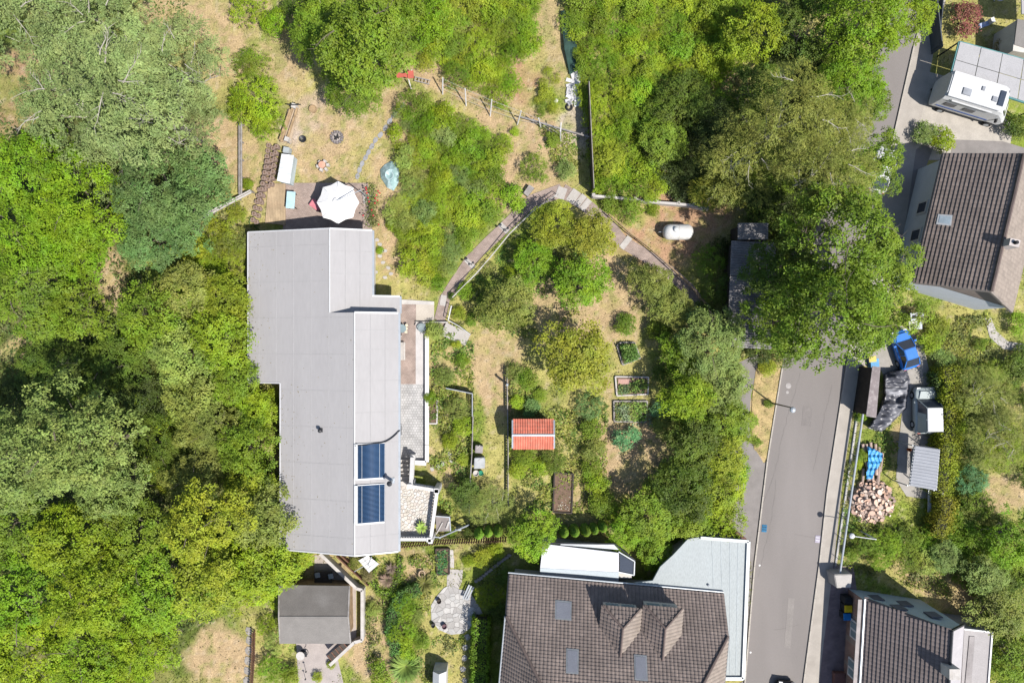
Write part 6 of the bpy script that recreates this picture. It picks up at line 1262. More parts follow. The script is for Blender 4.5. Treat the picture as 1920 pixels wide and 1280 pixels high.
# ------------------------------------------------------------------ trees: x, y, crown radius in the photograph, kind, colour, label, height factor
TREES = [
 (60, 40, 105, 'silver', 'willow', 'grey-green willow with bare pale boughs in the top left corner', 1.0),
 (200, 60, 95, 'silver', 'willow', 'grey-green willow at the top edge beside the corner willow', 1.05),
 (130, 200, 100, 'silver', 'willow', 'dull willow between the corner willow and the bright green woods below', .9),
 (250, 185, 115, 'silver', 'willow', 'broad silvery willow, widest of the upper left grove', 1.3),
 (340, 130, 88, 'silver', 'willow', 'silvery willow leaning over the dry grass at the top', .95),
 (330, 235, 85, 'silver', 'willow', 'silvery willow above the blue-green tree', .85),
 (210, 290, 75, 'silver', 'willow', 'small silvery willow edging the bright green canopy', .8),
 (70, 330, 90, 'broad', 'bright', 'bright green tree at the left edge under the willows', 1.0),
 (150, 390, 90, 'broad', 'bright', 'bright green tree with an open crown left of the blue-green tree', 1.0),
 (50, 440, 85, 'broad', 'bright', 'bright green tree with pale twigs on the left edge', 1.05),
 (150, 480, 62, 'broad', 'bright', 'bright green tree above the dry gap in the woods', .9),
 (300, 360, 82, 'broad', 'blue', 'blue-green tree left of the whitish slanting rail', 1.2),
 (385, 345, 62, 'small', 'blue', 'blue-green crown reaching towards the grey timber rail', 1.1),
 (290, 440, 72, 'broad', 'blue', 'dusty blue-green tree above the dirt gap', .85),
 (350, 425, 48, 'small', 'blue', 'low dusty blue-green tree beside the yellow-green scrub', .9),
 (60, 545, 82, 'broad', 'mid', 'dull mid green tree at the left edge over a sandy patch', .95),
 (150, 585, 58, 'small', 'mid', 'small mid green tree left of the shaded dirt gap', 1.1),
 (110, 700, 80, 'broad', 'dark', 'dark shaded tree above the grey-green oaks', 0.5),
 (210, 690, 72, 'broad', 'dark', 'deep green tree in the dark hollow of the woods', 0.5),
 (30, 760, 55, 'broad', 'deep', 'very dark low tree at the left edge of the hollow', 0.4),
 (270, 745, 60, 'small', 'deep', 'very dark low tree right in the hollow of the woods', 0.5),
 (290, 590, 65, 'small', 'mid', 'mid green tree between dirt gap and feathery hedge trees', 1.05),
 (350, 545, 58, 'small', 'olive', 'brownish-green tree uphill of the pale roof corner', 1.0),
 (420, 560, 52, 'small', 'yellow', 'yellow-green tree touching the upper west edge of the roof', 1.0),
 (420, 640, 58, 'small', 'lime', 'feathery lime tree spilling over the west edge of the roof', 1.1),
 (345, 660, 62, 'small', 'pale', 'pale green tree beside the feathery lime one', 1.0),
 (440, 715, 48, 'small', 'mid', 'green tree at the inner corner of the roof', 1.0),
 (365, 745, 60, 'small', 'olive', 'olive tree with brown shoots left of the roof corner', .95),
 (60, 850, 95, 'broad', 'grey', 'grey-green oak at the left edge', 1.6),
 (165, 830, 100, 'broad', 'grey', 'large grey-green oak with a clotted crown', 1.7),
 (215, 910, 70, 'broad', 'grey', 'grey-green oak low against the dark gap', 1.4),
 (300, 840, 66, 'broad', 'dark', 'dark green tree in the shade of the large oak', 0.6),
 (465, 840, 55, 'small', 'mid', 'fresh green tree hugging the west wall of the long house', 1.15),
 (400, 800, 62, 'broad', 'olive', 'dull olive tree behind the fresh green wall tree', .8),
 (480, 775, 42, 'small', 'lime', 'light green tree under the inner roof corner', .9),
 (370, 890, 66, 'broad', 'olive', 'shaded olive tree in the middle of the lower woods', .85),
 (50, 980, 85, 'broad', 'mid', 'mid green tree below the edge oak', 1.0),
 (150, 1010, 82, 'broad', 'lime', 'lime tree below the large grey-green oak', 1.3),
 (260, 1000, 78, 'broad', 'mid', 'mid green tree left of the gold-tinged tree', .95),
 (395, 975, 85, 'broad', 'yellow', 'gold-tinged tree standing between woods and roof', 1.35),
 (500, 970, 62, 'small', 'olive', 'olive tree overhanging the south-west corner of the roof', 1.2),
 (470, 905, 50, 'small', 'yellow', 'yellowish tree pressed to the lower west wall', 1.1),
 (60, 1100, 90, 'broad', 'bright', 'fresh green tree at the lower left edge', 1.0),
 (175, 1110, 85, 'broad', 'lime', 'lime tree inside the lower left woods', 1.4),
 (290, 1100, 85, 'broad', 'bright', 'fresh green tree above the dry clearing', 1.0),
 (400, 1085, 72, 'small', 'yellow', 'yellow-green tree whose edge borders the dry clearing', 1.1),
 (490, 1060, 68, 'small', 'lime', 'soft lime tree left of the felt-roofed shed', 1.0),
 (545, 1040, 42, 'small', 'lime', 'small lime tree below the south gable of the long house', .9),
 (60, 1220, 92, 'broad', 'lime', 'lime tree in the lower left corner', 1.0),
 (175, 1215, 80, 'broad', 'bright', 'bright green tree at the bottom edge left of the clearing', .95),
 (275, 1205, 75, 'broad', 'lime', 'lime tree leaning over the dry clearing', .9),
 (200, 1290, 70, 'broad', 'lime', 'lime tree cut off by the bottom edge', .8),
 (610, 60, 72, 'broad', 'mid', 'upper west half of the broad green oak pair above the yard', 1.0),
 (690, 90, 95, 'broad', 'mid', 'broad dark-clotted oak above the fire pit yard', 1.5),
 (668, 165, 60, 'broad', 'mid', 'lowest rounded oak crown above the fire pit yard', .75),
 (725, 30, 70, 'broad', 'mid', 'green tree at the top edge behind the broad oak', 1.0),
 (800, 40, 52, 'small', 'bright', 'bright green tree at the top edge right of the oak', .8),
 (1420, 60, 52, 'small', 'lime', 'lime tree at the top edge between thicket and road trees', 1.2),
 (1520, 45, 70, 'broad', 'dark', 'dark green roadside tree at the top edge', 1.0),
 (1610, 40, 85, 'broad', 'bright', 'bright roadside tree hanging over the upper road', 1.35),
 (1690, 30, 62, 'broad', 'lime', 'lime crown reaching across the upper road', 1.1),
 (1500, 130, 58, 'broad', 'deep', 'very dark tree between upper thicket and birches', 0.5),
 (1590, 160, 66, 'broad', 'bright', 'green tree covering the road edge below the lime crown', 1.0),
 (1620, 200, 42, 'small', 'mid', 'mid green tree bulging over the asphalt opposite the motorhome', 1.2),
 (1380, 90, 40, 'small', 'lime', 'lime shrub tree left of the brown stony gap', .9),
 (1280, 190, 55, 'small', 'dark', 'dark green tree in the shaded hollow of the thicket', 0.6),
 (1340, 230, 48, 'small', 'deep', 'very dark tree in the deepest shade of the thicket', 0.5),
 (1420, 170, 50, 'small', 'dark', 'dark tree at the stony gap above the birches', .9),
 (1245, 265, 44, 'small', 'mid', 'dull mid green tree left of the birches', .7),
 (1390, 300, 80, 'birch', 'olive', 'olive feathery birch nearest the gas tank', .9),
 (1480, 220, 100, 'birch', 'olive', 'tall olive birch with feathery shoots, largest of the birches', 1.15),
 (1540, 320, 88, 'birch', 'olive', 'feathery birch above the great roadside tree', 1.3),
 (1570, 235, 70, 'birch', 'olive', 'olive birch at the road edge', .95),
 (1350, 360, 45, 'birch', 'gold', 'yellowish birch sprays over the concrete slab fence', .7),
 (1638, 292, 46, 'small', 'mid', 'grey-green roadside crown touching the pavement', 1.3),
 (1600, 350, 62, 'broad', 'mid', 'green crown covering the half hidden white car', .95),
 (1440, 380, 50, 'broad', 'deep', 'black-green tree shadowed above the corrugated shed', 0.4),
 (1560, 450, 105, 'broad', 'mid', 'great roadside tree, upper crown with dense clumps', 1.6),
 (1458, 500, 74, 'broad', 'dark', 'dark side of the great roadside tree over the corrugated roof', 1.0),  # darker leaf colour stands in for shade on this side of the tree
 (1640, 520, 88, 'broad', 'mid', 'east bough mass of the great roadside tree beside the gabled house', 1.15),
 (1540, 590, 105, 'broad', 'mid', 'great rounded crown over the road just above the lamp', 1.6),
 (1622, 598, 62, 'broad', 'mid', 'crown whose rim hangs towards the blue car', 1.0),
 (1452, 600, 66, 'broad', 'mid', 'crown hanging over the lower end of the corrugated shed', .95),
 (1110, 440, 48, 'small', 'gold', 'dull golden-green fruit tree at the bend of the right path', 1.0),
 (1040, 425, 45, 'small', 'yellow', 'yellow-green fruit tree inside the fork of the paths', .9),
 (1000, 490, 40, 'small', 'bright', 'fresh green fruit tree beside the yellow-green one', .8),
 (1090, 530, 52, 'small', 'bright', 'bright green fruit tree with a ragged shadow on straw-coloured grass', 1.0),
 (950, 575, 52, 'small', 'olive', 'olive fruit tree left of the bright green one', .85),
 (1083, 668, 72, 'small', 'gold', 'rounded ochre-green tree in the middle of the dry lawn', .95),
 (1218, 530, 40, 'small', 'olive', 'olive tree beside the lower end of the right path', 1.0),
 (1262, 575, 42, 'small', 'olive', 'olive-green tree between right path and grey-green hazel', .9),
 (1330, 640, 72, 'broad', 'grey', 'grey-green hazel left of the corrugated shed', .85),
 (1270, 660, 40, 'small', 'bright', 'green tree shaded by the grey-green hazel', .9),
 (1290, 740, 52, 'small', 'lime', 'vivid lime tree right of the vegetable beds', 1.1),
 (1355, 720, 50, 'small', 'grey', 'dull green tree between lime tree and driveway', 1.0),
 (1370, 790, 45, 'small', 'mid', 'green tree whose twigs reach the driveway', .9),
 (1300, 830, 52, 'small', 'dark', 'dark green tree beside the bare patch with kale', 1.0),
 (1355, 855, 45, 'small', 'yellow', 'yellow-green tree along the driveway', 1.0),
 (1280, 910, 58, 'small', 'dark', 'deep green tree above the white lean-to corner', 1.0),
 (1350, 915, 50, 'small', 'lime', 'lime tree by the lower driveway', .8),
 (1220, 965, 52, 'small', 'mid', 'green tree right of the clipped conifers', .9),
 (1350, 975, 45, 'fluffy', 'lime', 'clipped bright lime shrub at the garage corner', 1.4),
 (1290, 975, 42, 'small', 'mid', 'green tree between garage roof and lime shrub', .9),
 (1230, 1035, 34, 'small', 'bright', 'bright tree spilling onto the garage roof', .8),
 (1170, 1000, 36, 'small', 'bright', 'bright green tree above the white lean-to', .9),
 (1000, 1000, 46, 'small', 'bright', 'round bright green tree at the corner of the brown tiled house', .95),
 (925, 945, 40, 'birch', 'olive', 'thin olive willow with fine twigs above the clipped conifers', .45),
 (875, 930, 34, 'small', 'dark', 'dark green bushy tree beside the thin willow', .6),
 (1845, 740, 55, 'birch', 'olive', 'olive feathery tree right of the yellow hedge', .6),
 (1880, 820, 62, 'birch', 'olive', 'large olive feathery tree at the right edge', .7),
 (1895, 1010, 50, 'small', 'bright', 'bright green tree with a dark shadow at the right edge', 1.0),
 (1840, 1080, 42, 'small', 'grey', 'grey-green small tree above the brick house annexe', .9),
 (1870, 1150, 55, 'small', 'olive', 'olive tree right of the brick house', .8),
 (1900, 1230, 50, 'small', 'mid', 'green tree in the lower right corner', .9),
 (1770, 1040, 30, 'small', 'grey', 'grey-green small tree standing apart on the right slope', .8),
]
for x, y, r_, k_, c_, l_, zs_ in TREES:
    plant({'birch': 'birch_tree', 'silver': 'willow_tree'}.get(k_, 'tree') if k_ != 'fluffy' else 'shrub', x, y, r_, k_, c_, l_, 'tree' if k_ != 'fluffy' else 'shrub', zs=zs_)

# named shrubs: x, y, radius, kind, colour, label
SHRUBS = [
 (482, 190, 50, 'fluffy', 'lime', 'vivid lime bush left of the timber rack, upper mass'), (500, 235, 34, 'fluffy', 'lime', 'vivid lime bush at the head of the block wall'), (455, 205, 30, 'fluffy', 'lime', 'vivid lime bush overhanging the grey timber rail'), (470, 120, 32, 'fluffy', 'mid', 'duller green bush above the vivid lime bush'),
 (465, 18, 36, 'fluffy', 'lime', 'lime bush at the top edge on dry grass'), (515, 42, 26, 'bush', 'bright', 'bright green bush left of the broad oak shadow'), (560, 10, 30, 'bush', 'dark', 'dark bush at the top edge in the oak shadow'),
 (1003, 318, 28, 'fluffy', 'mid', 'round bush with dark centre at the dry grass bend'), (962, 372, 25, 'bush', 'bright', 'bright bush touching the grey slatted box'), (965, 248, 9, 'bush', 'lime', 'tiny bush below the leaning posts'), (1037, 262, 15, 'bush', 'mid', 'small green bush at the end of the pole rail'), (1060, 320, 18, 'bush', 'grey', 'greyish weed clump left of the board fence'),
 (872, 545, 16, 'bush', 'bright', 'bright bush right of the left path handrail'), (880, 430, 15, 'bush', 'bright', 'bright bush at the left path edge, upper of three'), (870, 465, 14, 'bush', 'bright', 'bright bush at the left path edge, middle of three'), (823, 530, 16, 'bush', 'bright', 'bright bush at the left path edge, lowest of three'), (843, 500, 15, 'bush', 'grey', 'greyish flowering bush beside the left path'),
 (815, 622, 18, 'bush', 'pale', 'grey-green round shrub against the wall stub'), (808, 745, 12, 'bush', 'bright', 'leafy creeper leaning over the white wall'), (835, 705, 18, 'bush', 'pale', 'pale shrub above the dark mesh fence'), (862, 588, 14, 'bush', 'yellow', 'yellow-flowered shrub right of the white handrail'), (856, 645, 9, 'bush', 'yellow', 'yellow tuft below the garden steps'), (885, 600, 12, 'bush', 'mid', 'green shrub between garden steps and olive fruit tree'),
 (868, 675, 14, 'bush', 'mid', 'green shrub above the pale shrub'), (858, 765, 24, 'fluffy', 'olive', 'olive shrub inside the dark mesh fence'), (870, 800, 20, 'bush', 'lime', 'light green shrub along the thin grey fence'), (845, 825, 16, 'bush', 'lime', 'light green shrub right of the walk wall'), (868, 862, 12, 'bush', 'yellow', 'yellow dome shrub left of the lidded chests'),
 (965, 700, 20, 'fluffy', 'olive', 'olive shrub beside the tall weathered post'), (990, 712, 20, 'bush', 'mid', 'green shrub right of the olive shrub by the tall post'), (995, 765, 18, 'bush', 'blue', 'grey-leaved shrub just above the red roof'), (970, 755, 14, 'bush', 'lime', 'light shrub at the left corner above the red roof'), (1012, 740, 13, 'bush', 'mid', 'small green shrub above the red roof'),
 (985, 855, 22, 'fluffy', 'mid', 'green shrub under the left half of the red roof'), (1040, 860, 28, 'fluffy', 'dark', 'dark green shrub at the lower right corner of the red roof'), (1010, 875, 18, 'bush', 'lime', 'light green shrub below the red roof'), (970, 880, 18, 'bush', 'lime', 'lime shrub along the edge fence'),
 (1105, 760, 28, 'fluffy', 'blue', 'silvery shrub below the rounded ochre-green tree'), (1112, 805, 22, 'bush', 'mid', 'green hedge shrub left of the vegetable beds'), (1112, 840, 22, 'bush', 'olive', 'olive hedge shrub left of the kale'), (1110, 875, 20, 'bush', 'mid', 'green hedge shrub level with the bare soil bed'), (1120, 905, 22, 'bush', 'lime', 'lime shrub above the clipped conifers'), (1130, 945, 26, 'bush', 'mid', 'green shrub at the top of the clipped conifers'), (1165, 960, 30, 'fluffy', 'lime', 'lime shrub right of the clipped conifers'),
 (1175, 822, 24, 'bush', 'kale', 'round blue-green kale clump on bare soil'), (1173, 610, 20, 'bush', 'mid', 'bush with a ragged shadow above the five-sided bed'), (1240, 770, 18, 'bush', 'kale', 'blue-green shrub right of the vegetable beds'), (1235, 620, 22, 'bush', 'mid', 'shaded shrub beside the olive trees'), (1240, 700, 18, 'bush', 'dark', 'dark shrub at the foot of the vivid lime tree'),
 (1330, 490, 32, 'fluffy', 'mid', 'green shrub below the gas tank clearing'), (1345, 540, 34, 'fluffy', 'dark', 'dark shrub in the shade of the corrugated shed'), (1355, 470, 28, 'fluffy', 'deep', 'very dark shrub beside the corrugated shed wall'), (1180, 395, 26, 'fluffy', 'mid', 'green shrub below the concrete slab fence'), (1145, 385, 18, 'bush', 'mid', 'green shrub at the corner of board and slab fences'), (1225, 395, 12, 'bush', 'lime', 'light tuft at the gas tank clearing'), (1313, 590, 24, 'bush', 'dark', 'dark shrub at the end of the right handrail'),
 (1440, 688, 16, 'bush', 'yellow', 'yellow-green weed clump at the top of the dry island'), (1441, 757, 9, 'bush', 'mid', 'small weed at the foot of the dark street lamp'), (1420, 828, 9, 'bush', 'mid', 'small weed low on the dry island'),
 (1808, 37, 30, 'bush', 'red', 'red-leaved round shrub at the top right'), (1733, 250, 22, 'bush', 'grey', 'pale green clipped shrub below the motorhome'), (1766, 262, 24, 'bush', (.20, .26, .006), 'yellow-lime clipped shrub next to the pale one'), (1905, 240, 26, 'bush', 'dark', 'dark shrub at the right edge below the motorhome'), (1880, 90, 18, 'bush', 'brown', 'brown dry shrub behind the carport'),
 (1720, 590, 18, 'bush', 'brown', 'brown leafless shrub by the gabled house corner'), (1742, 640, 22, 'bush', 'lime', 'lime shrub right of the blue car'), (1755, 610, 22, 'bush', 'yellow', 'yellow-green shrub right of the grey bins'), (1765, 670, 22, 'bush', 'grey', 'grey wispy shrub above the yellow hedge'), (1838, 645, 12, 'bush', 'mid', 'small shrub left of the stone path'), (1900, 690, 28, 'bush', 'dark', 'dark shrub at the right edge below the stone path'), (1905, 605, 20, 'bush', 'bright', 'bright shrub above the stone path'), (1860, 700, 26, 'fluffy', 'mid', 'green shrub on the slope above the olive trees'),
 (1612, 780, 12, 'bush', 'bright', 'bright weed at the top end of the railing'), (1618, 855, 12, 'bush', 'mid', 'green weed left of the blue tarpaulin'), (1607, 870, 10, 'bush', 'lime', 'light weed at the railing near the blue tarpaulin'),
 (1620, 1015, 26, 'fluffy', 'mid', 'green shrub behind the pale street lamp head'), (1665, 1015, 30, 'fluffy', 'bright', 'bright shrub below the log heap'), (1705, 1010, 28, 'fluffy', 'mid', 'green shrub left of the drawbar trailer shadow'), (1650, 1045, 26, 'fluffy', 'bright', 'bright shrub bordering the shaded lawn'), (1700, 1050, 26, 'fluffy', 'mid', 'green shrub above the brick house lawn'), (1735, 1050, 24, 'bush', 'pale', 'pale shrub above the brick house lawn'), (1600, 1035, 16, 'bush', 'bright', 'bright shrub against the railing end'),
 (1820, 900, 30, 'fluffy', 'kale', 'blue-green shrub right of the yellow hedge'), (1830, 945, 32, 'fluffy', 'mid', 'green shrub left of the dry right slope'), (1810, 1000, 32, 'fluffy', 'bright', 'bright shrub below the yellow hedge'), (1850, 1020, 30, 'fluffy', 'bright', 'bright shrub between slope trees'), (1800, 970, 24, 'bush', 'mid', 'small green shrub beside the yellow hedge end'), (1890, 1090, 30, 'fluffy', 'dark', 'dark shrub at the right edge above the olive tree'), (1820, 850, 26, 'fluffy', 'dark', 'dark shrub behind the yellow hedge'),
 (760, 1130, 26, 'fluffy', 'bright', 'green hump at the top of the curved hedge'), (752, 1180, 28, 'fluffy', 'bright', 'green hump in the belly of the curved hedge'), (790, 1200, 16, 'bush', 'mid', 'green shrub with pale flowers beside the curved hedge'), (780, 1155, 16, 'bush', 'olive', 'olive shrub beside the curved hedge'), (715, 1260, 24, 'bush', 'mid', 'green bush throwing a ragged shadow on dry lawn'), (765, 1215, 20, 'bush', 'lime', 'lime bush between grasses and curved hedge'), (700, 1140, 14, 'bush', 'pale', 'silvery lavender beside the yard wall'), (690, 1080, 12, 'bush', 'brown', 'brownish shrub inside the yard wall corner'), (665, 1055, 12, 'bush', 'olive', 'olive shrub between yard wall and white lounger'),
 (905, 1045, 18, 'bush', 'yellow', 'yellow shrub above the stone border'), (930, 1030, 16, 'bush', 'lime', 'lime shrub under the paling fence'), (880, 1050, 12, 'bush', 'lime', 'small lime shrub right of the pale pavers'), (918, 1115, 26, 'fluffy', 'lime', 'round lime shrub right of the stone border'), (935, 1150, 20, 'bush', 'dark', 'dark shrub against the brown tiled house'), (905, 1160, 10, 'bush', 'yellow', 'yellow-flowered shrub at the right tip of the patio'), (945, 1080, 16, 'bush', 'dark', 'dark shrub at the roof corner of the brown tiled house'),
 (520, 1200, 26, 'fluffy', 'pale', 'pale flowering shrub left of the round pale table'), (510, 1250, 28, 'fluffy', 'bright', 'bright flowering shrub at the bottom edge'), (545, 1262, 18, 'bush', 'mid', 'green shrub beside the bottom left yard'), (595, 1268, 10, 'bush', 'yellow', 'yellow-green shrub in the bottom left yard'), (500, 1170, 20, 'fluffy', 'lime', 'lime shrub at the wall of the felt shed'), (620, 1245, 8, 'bush', 'yellow', 'yellow tuft at the lower end of the yard wall'),
 (505, 745, 20, 'bush', 'lime', 'yellow-green bush in the inner corner of the long house'), (445, 400, 20, 'fluffy', 'yellow', 'yellow-green scrub below the slanting rail'), (410, 440, 34, 'fluffy', 'yellow', 'yellow-green scrub above the roof corner, larger clump'), (440, 480, 30, 'fluffy', 'yellow', 'yellow-green scrub beside the north-west roof corner'), (385, 490, 30, 'fluffy', 'lime', 'lime scrub below the dusty blue-green tree'), (465, 345, 12, 'bush', 'lime', 'lime weed at the crossing of the timber rails'),
 (848, 555, 8, 'bush', 'dark', 'dark plant at the foot of the left handrail'), (765, 440, 9, 'bush', 'mid', 'small bush beside the bed stones'), (712, 470, 7, 'bush', 'bright', 'green tuft along the east wall of the long house'), (846, 1000, 10, 'bush', 'mid', 'green tuft under the slanting metal rail'), (880, 1000, 12, 'bush', 'dark', 'dark tuft under the slanting metal rail end'),
]
for x, y, r_, k_, c_, l_ in SHRUBS: plant('shrub', x, y, r_, k_, c_, l_, 'shrub')
# thickets: shrubs that nothing tells apart share their thicket's label
THK = []
def thicket(label, group, poly, n, r0, r1, cols, seed, kinds=('fluffy', 'bush'), avoid=()):
    r = random.Random(seed); xs = [p[0] for p in poly]; ys = [p[1] for p in poly]; pts = []; tries = 0
    while len(pts) < n and tries < 9000:
        tries += 1; x, y = r.uniform(min(xs), max(xs)), r.uniform(min(ys), max(ys)); q = r.uniform(r0, r1)
        if inpoly(np.array(x), np.array(y), poly) and all(math.hypot(x - a_, y - b_) > (q + c_) * .56 for a_, b_, c_ in pts) and not any(math.hypot(x - a_, y - b_) < c_ for a_, b_, c_ in avoid): pts.append((x, y, q))
    for x, y, q in pts:
        t = fbm(np.array(x), np.array(y), 110, seed, 2) * 1.5 - .25 + r.gauss(0, .12); c_ = cols[int(max(0, min(.999, float(t))) * len(cols))]
        THK.append((q, x, y, r.choice(kinds), c_, label, group, r.uniform(.75, 1.25)))
thicket('shrub in the light green thicket between the slate path and the left brick path', 'thicket below the leaning posts', [(745, 195), (780, 180), (810, 205), (860, 225), (910, 245), (945, 270), (940, 330), (930, 360), (925, 400), (880, 440), (860, 480), (835, 510), (800, 520), (765, 495), (748, 440), (725, 400), (730, 365), (752, 330), (750, 290), (740, 240)], 84, 13, 27, ['bright', 'mid', 'grey', 'lime', 'yellow', 'lime', 'pale', 'olive'], 21, avoid=((726, 330, 42),))
thicket('shrub in the green thicket along the top between oak and board fence', 'thicket above the leaning posts', [(770, 40), (800, 80), (790, 120), (840, 135), (900, 165), (950, 195), (965, 170), (950, 130), (975, 100), (1005, 90), (1010, 40), (1005, -10), (790, -10)], 46, 15, 28, ['mid', 'olive', 'bright', 'lime', 'lime', 'mid', 'yellow'], 22)
thicket('weedy shrub on the dry strip left of the board fence', 'weeds by the board fence', [(1000, 140), (1040, 120), (1052, 170), (1035, 215), (1000, 220), (1010, 180)], 9, 9, 16, ['lime', 'yellow', 'mid'], 23)
thicket('shrub in the wide lime thicket right of the board fence', 'lime thicket', [(1065, -10), (1400, -10), (1385, 60), (1365, 130), (1330, 170), (1230, 200), (1220, 300), (1260, 370), (1190, 368), (1118, 358), (1112, 200), (1098, 150), (1078, 60)], 175, 15, 32, ['mid', 'bright', 'lime', 'lime', 'bright', 'lime', 'yellow', 'pale'], 24)
thicket('dark shrub under the birches beside the lime thicket', 'shaded undergrowth below the birches', [(1230, 200), (1420, 180), (1480, 350), (1400, 380), (1270, 370), (1220, 300)], 30, 18, 30, ['dark', 'mid', 'deep', 'dark'], 25)
thicket('undergrowth shrub between lime tree rows beside the driveway', 'undergrowth along the driveway', [(1240, 800), (1290, 690), (1370, 680), (1385, 800), (1375, 960), (1290, 1000), (1200, 1010), (1150, 990), (1200, 930), (1240, 880)], 44, 16, 28, ['dark', 'mid', 'bright', 'olive'], 26)
thicket('shrub in the mixed planting inside the fork of the brick paths', 'planting inside the path fork', [(1045, 375), (1130, 430), (1150, 500), (1110, 560), (1000, 520), (985, 600), (910, 600), (890, 560), (895, 520), (960, 455)], 17, 10, 18, ['olive', 'mid', 'lime', 'yellow', 'grey', 'bright'], 27)
thicket('undergrowth shrub in the woods left of the long house', 'undergrowth in the western woods', [(330, 460), (450, 440), (465, 700), (520, 760), (515, 960), (560, 1040), (560, 1110), (400, 1120), (300, 900), (230, 650)], 60, 20, 36, ['mid', 'yellow', 'lime', 'olive', 'bright'], 28)
thicket('shrub on the bushy slope at the right edge', 'right slope bushes', [(1790, 680), (1930, 660), (1930, 900), (1850, 880), (1800, 930), (1780, 800)], 26, 16, 28, ['olive', 'mid', 'dark', 'lime'], 29)
thicket('shrub on the lower bushy slope right of the brick house lawn', 'lower right slope bushes', [(1720, 1000), (1800, 960), (1870, 970), (1930, 1050), (1930, 1290), (1860, 1290), (1860, 1180), (1820, 1100), (1750, 1060)], 44, 16, 30, ['mid', 'bright', 'olive', 'dark', 'lime'], 30)
thicket('undergrowth shrub below the great roadside tree', 'undergrowth below the roadside trees', [(1420, 360), (1500, 60), (1620, 60), (1600, 200), (1520, 400), (1480, 680), (1420, 660), (1450, 500)], 34, 20, 34, ['dark', 'deep', 'mid'], 31)
THK.sort(key=lambda a: -a[0])
for q, x, y, k_, c_, l_, g_, z_ in THK[:290]: plant('thicket_shrub', x, y, q, k_, c_, l_, 'shrub', g_, zs=z_)
cos, cols_ = [], []
for n_, (q, x, y, k_, c_, l_, g_, z_) in enumerate(THK[290:]):
    K = KIND[k_]; me_ = proto(k_)[n_ % K['v']][0]; a = np.empty(len(me_.vertices) * 3, np.float32); me_.vertices.foreach_get('co', a); a = a.reshape(-1, 4, 3)[::2]
    c0 = a.mean(1, keepdims=True); a = c0 + (a - c0) * 1.25; s_ = q / S / K['R']; p = W(x, y, K['zc'] * s_); t_ = n_ * 1.7
    a = a * s_; a = np.stack([a[..., 0] * math.cos(t_) - a[..., 1] * math.sin(t_) + p.x, a[..., 0] * math.sin(t_) + a[..., 1] * math.cos(t_) + p.y, a[..., 2] * z_], -1)
    cos.append(a.reshape(-1, 3)); cols_.append(np.tile(np.array(C[c_]), (len(a) * 4, 1)))
if cos:
    co = np.concatenate(cos); me = bpy.data.meshes.new('undergrowth'); np_mesh(me, co, np.arange(len(co), dtype=np.int32).reshape(-1, 4)); me.materials.append(LEAFC); set_col(me, np.concatenate(cols_))
    o = bpy.data.objects.new('undergrowth', me); COL.objects.link(o); tag(o, 'small mixed green undergrowth between the thicket shrubs', 'undergrowth', kind='stuff')
# clipped conifers: leaning green columns
def conifer_mesh(seed):
    r = np.random.default_rng(seed); n = 2200; u = r.random(n); a = r.random(n) * 6.283; z = 2.5 * u; rad = .40 * np.sin(np.pi * (u * .86 + .12)) ** .7 * (1 + .05 * np.sin(a * 7 + u * 9))
    P = np.stack([np.cos(a) * rad, np.sin(a) * rad, z + .05], 1); N_ = np.stack([np.cos(a), np.sin(a), .6 + u], 1) + r.normal(size=(n, 3)) * .35; return leaf_mesh('foliage', P, N_, .1 * r.uniform(.7, 1.3, n), [LEAF], .6, rng=r)
cme = [conifer_mesh(s) for s in (1, 2)]; cst = MB().tube((0, 0, 0), (0, 0, 2.2), .2, 6, .05).mesh('stem', mat('hedge_wood', (.03, .03, .015)))
for k, (x, y, s_) in enumerate([(898, 1000, 1.0), (916, 997, .95), (934, 996, 1.0), (1057, 996, 1.05), (1077, 995, 1.05), (1098, 994, 1.05), (1114, 992, .95), (1130, 988, .95)]):
    t = thing('conifer', ('clipped green conifer column in the row left of the round bright tree, ' + ('leftmost', 'middle', 'rightmost')[k]) if k < 3 else 'clipped conifer column in the row above the white lean-to, ' + ('first from the left', 'second from the left', 'third from the left', 'second from the right', 'rightmost')[k - 3], 'conifer', W(x, y, 1.4), k, 'clipped conifer columns'); t.location.z = 0; t.scale = (s_, s_, s_)
    o = bpy.data.objects.new('foliage', cme[k % 2]); COL.objects.link(o); o.parent = t; o.color = (.10, .175, .012, 1); o = bpy.data.objects.new('stem', cst); COL.objects.link(o); o.parent = t
# hedges
hedge('hedge', [(902, 1166), (900, 1230), (897, 1320)], 1.35, 1.7, (.11, .19, .012), 'bright green clipped hedge strip beside the brown tiled house')
hedge('hedge', [(785, 1105), (755, 1115), (738, 1145), (733, 1180), (742, 1225)], .9, 1.0, (.07, .145, .03), 'outer rim of the curved green hedge in the neighbour garden')
hedge('hedge', [(1787, 690), (1790, 760), (1786, 830), (1775, 880), (1772, 925)], 1.3, 2.0, (.17, .2, .012), 'yellow-green hedge right of the grey-green van and shelter', rough=.22)
hedge('hedge', [(1782, 935), (1776, 970), (1764, 1005)], 1.2, 1.8, (.2, .2, .015), 'short yellow hedge piece right of the trailer drawbar', rough=.22)
hedge('hedge', [(700, 1050), (696, 1085), (710, 1113), (733, 1113), (746, 1085), (750, 1045)], .5, .35, (.13, .2, .02), 'low bright rim of the oval garden bed', rough=.15)
hedge('hedge', [(1760, 700), (1768, 740), (1772, 820)], .7, 1.2, (.06, .1, .02), 'dark low hedge between grey-green van and yellow hedge', rough=.2)
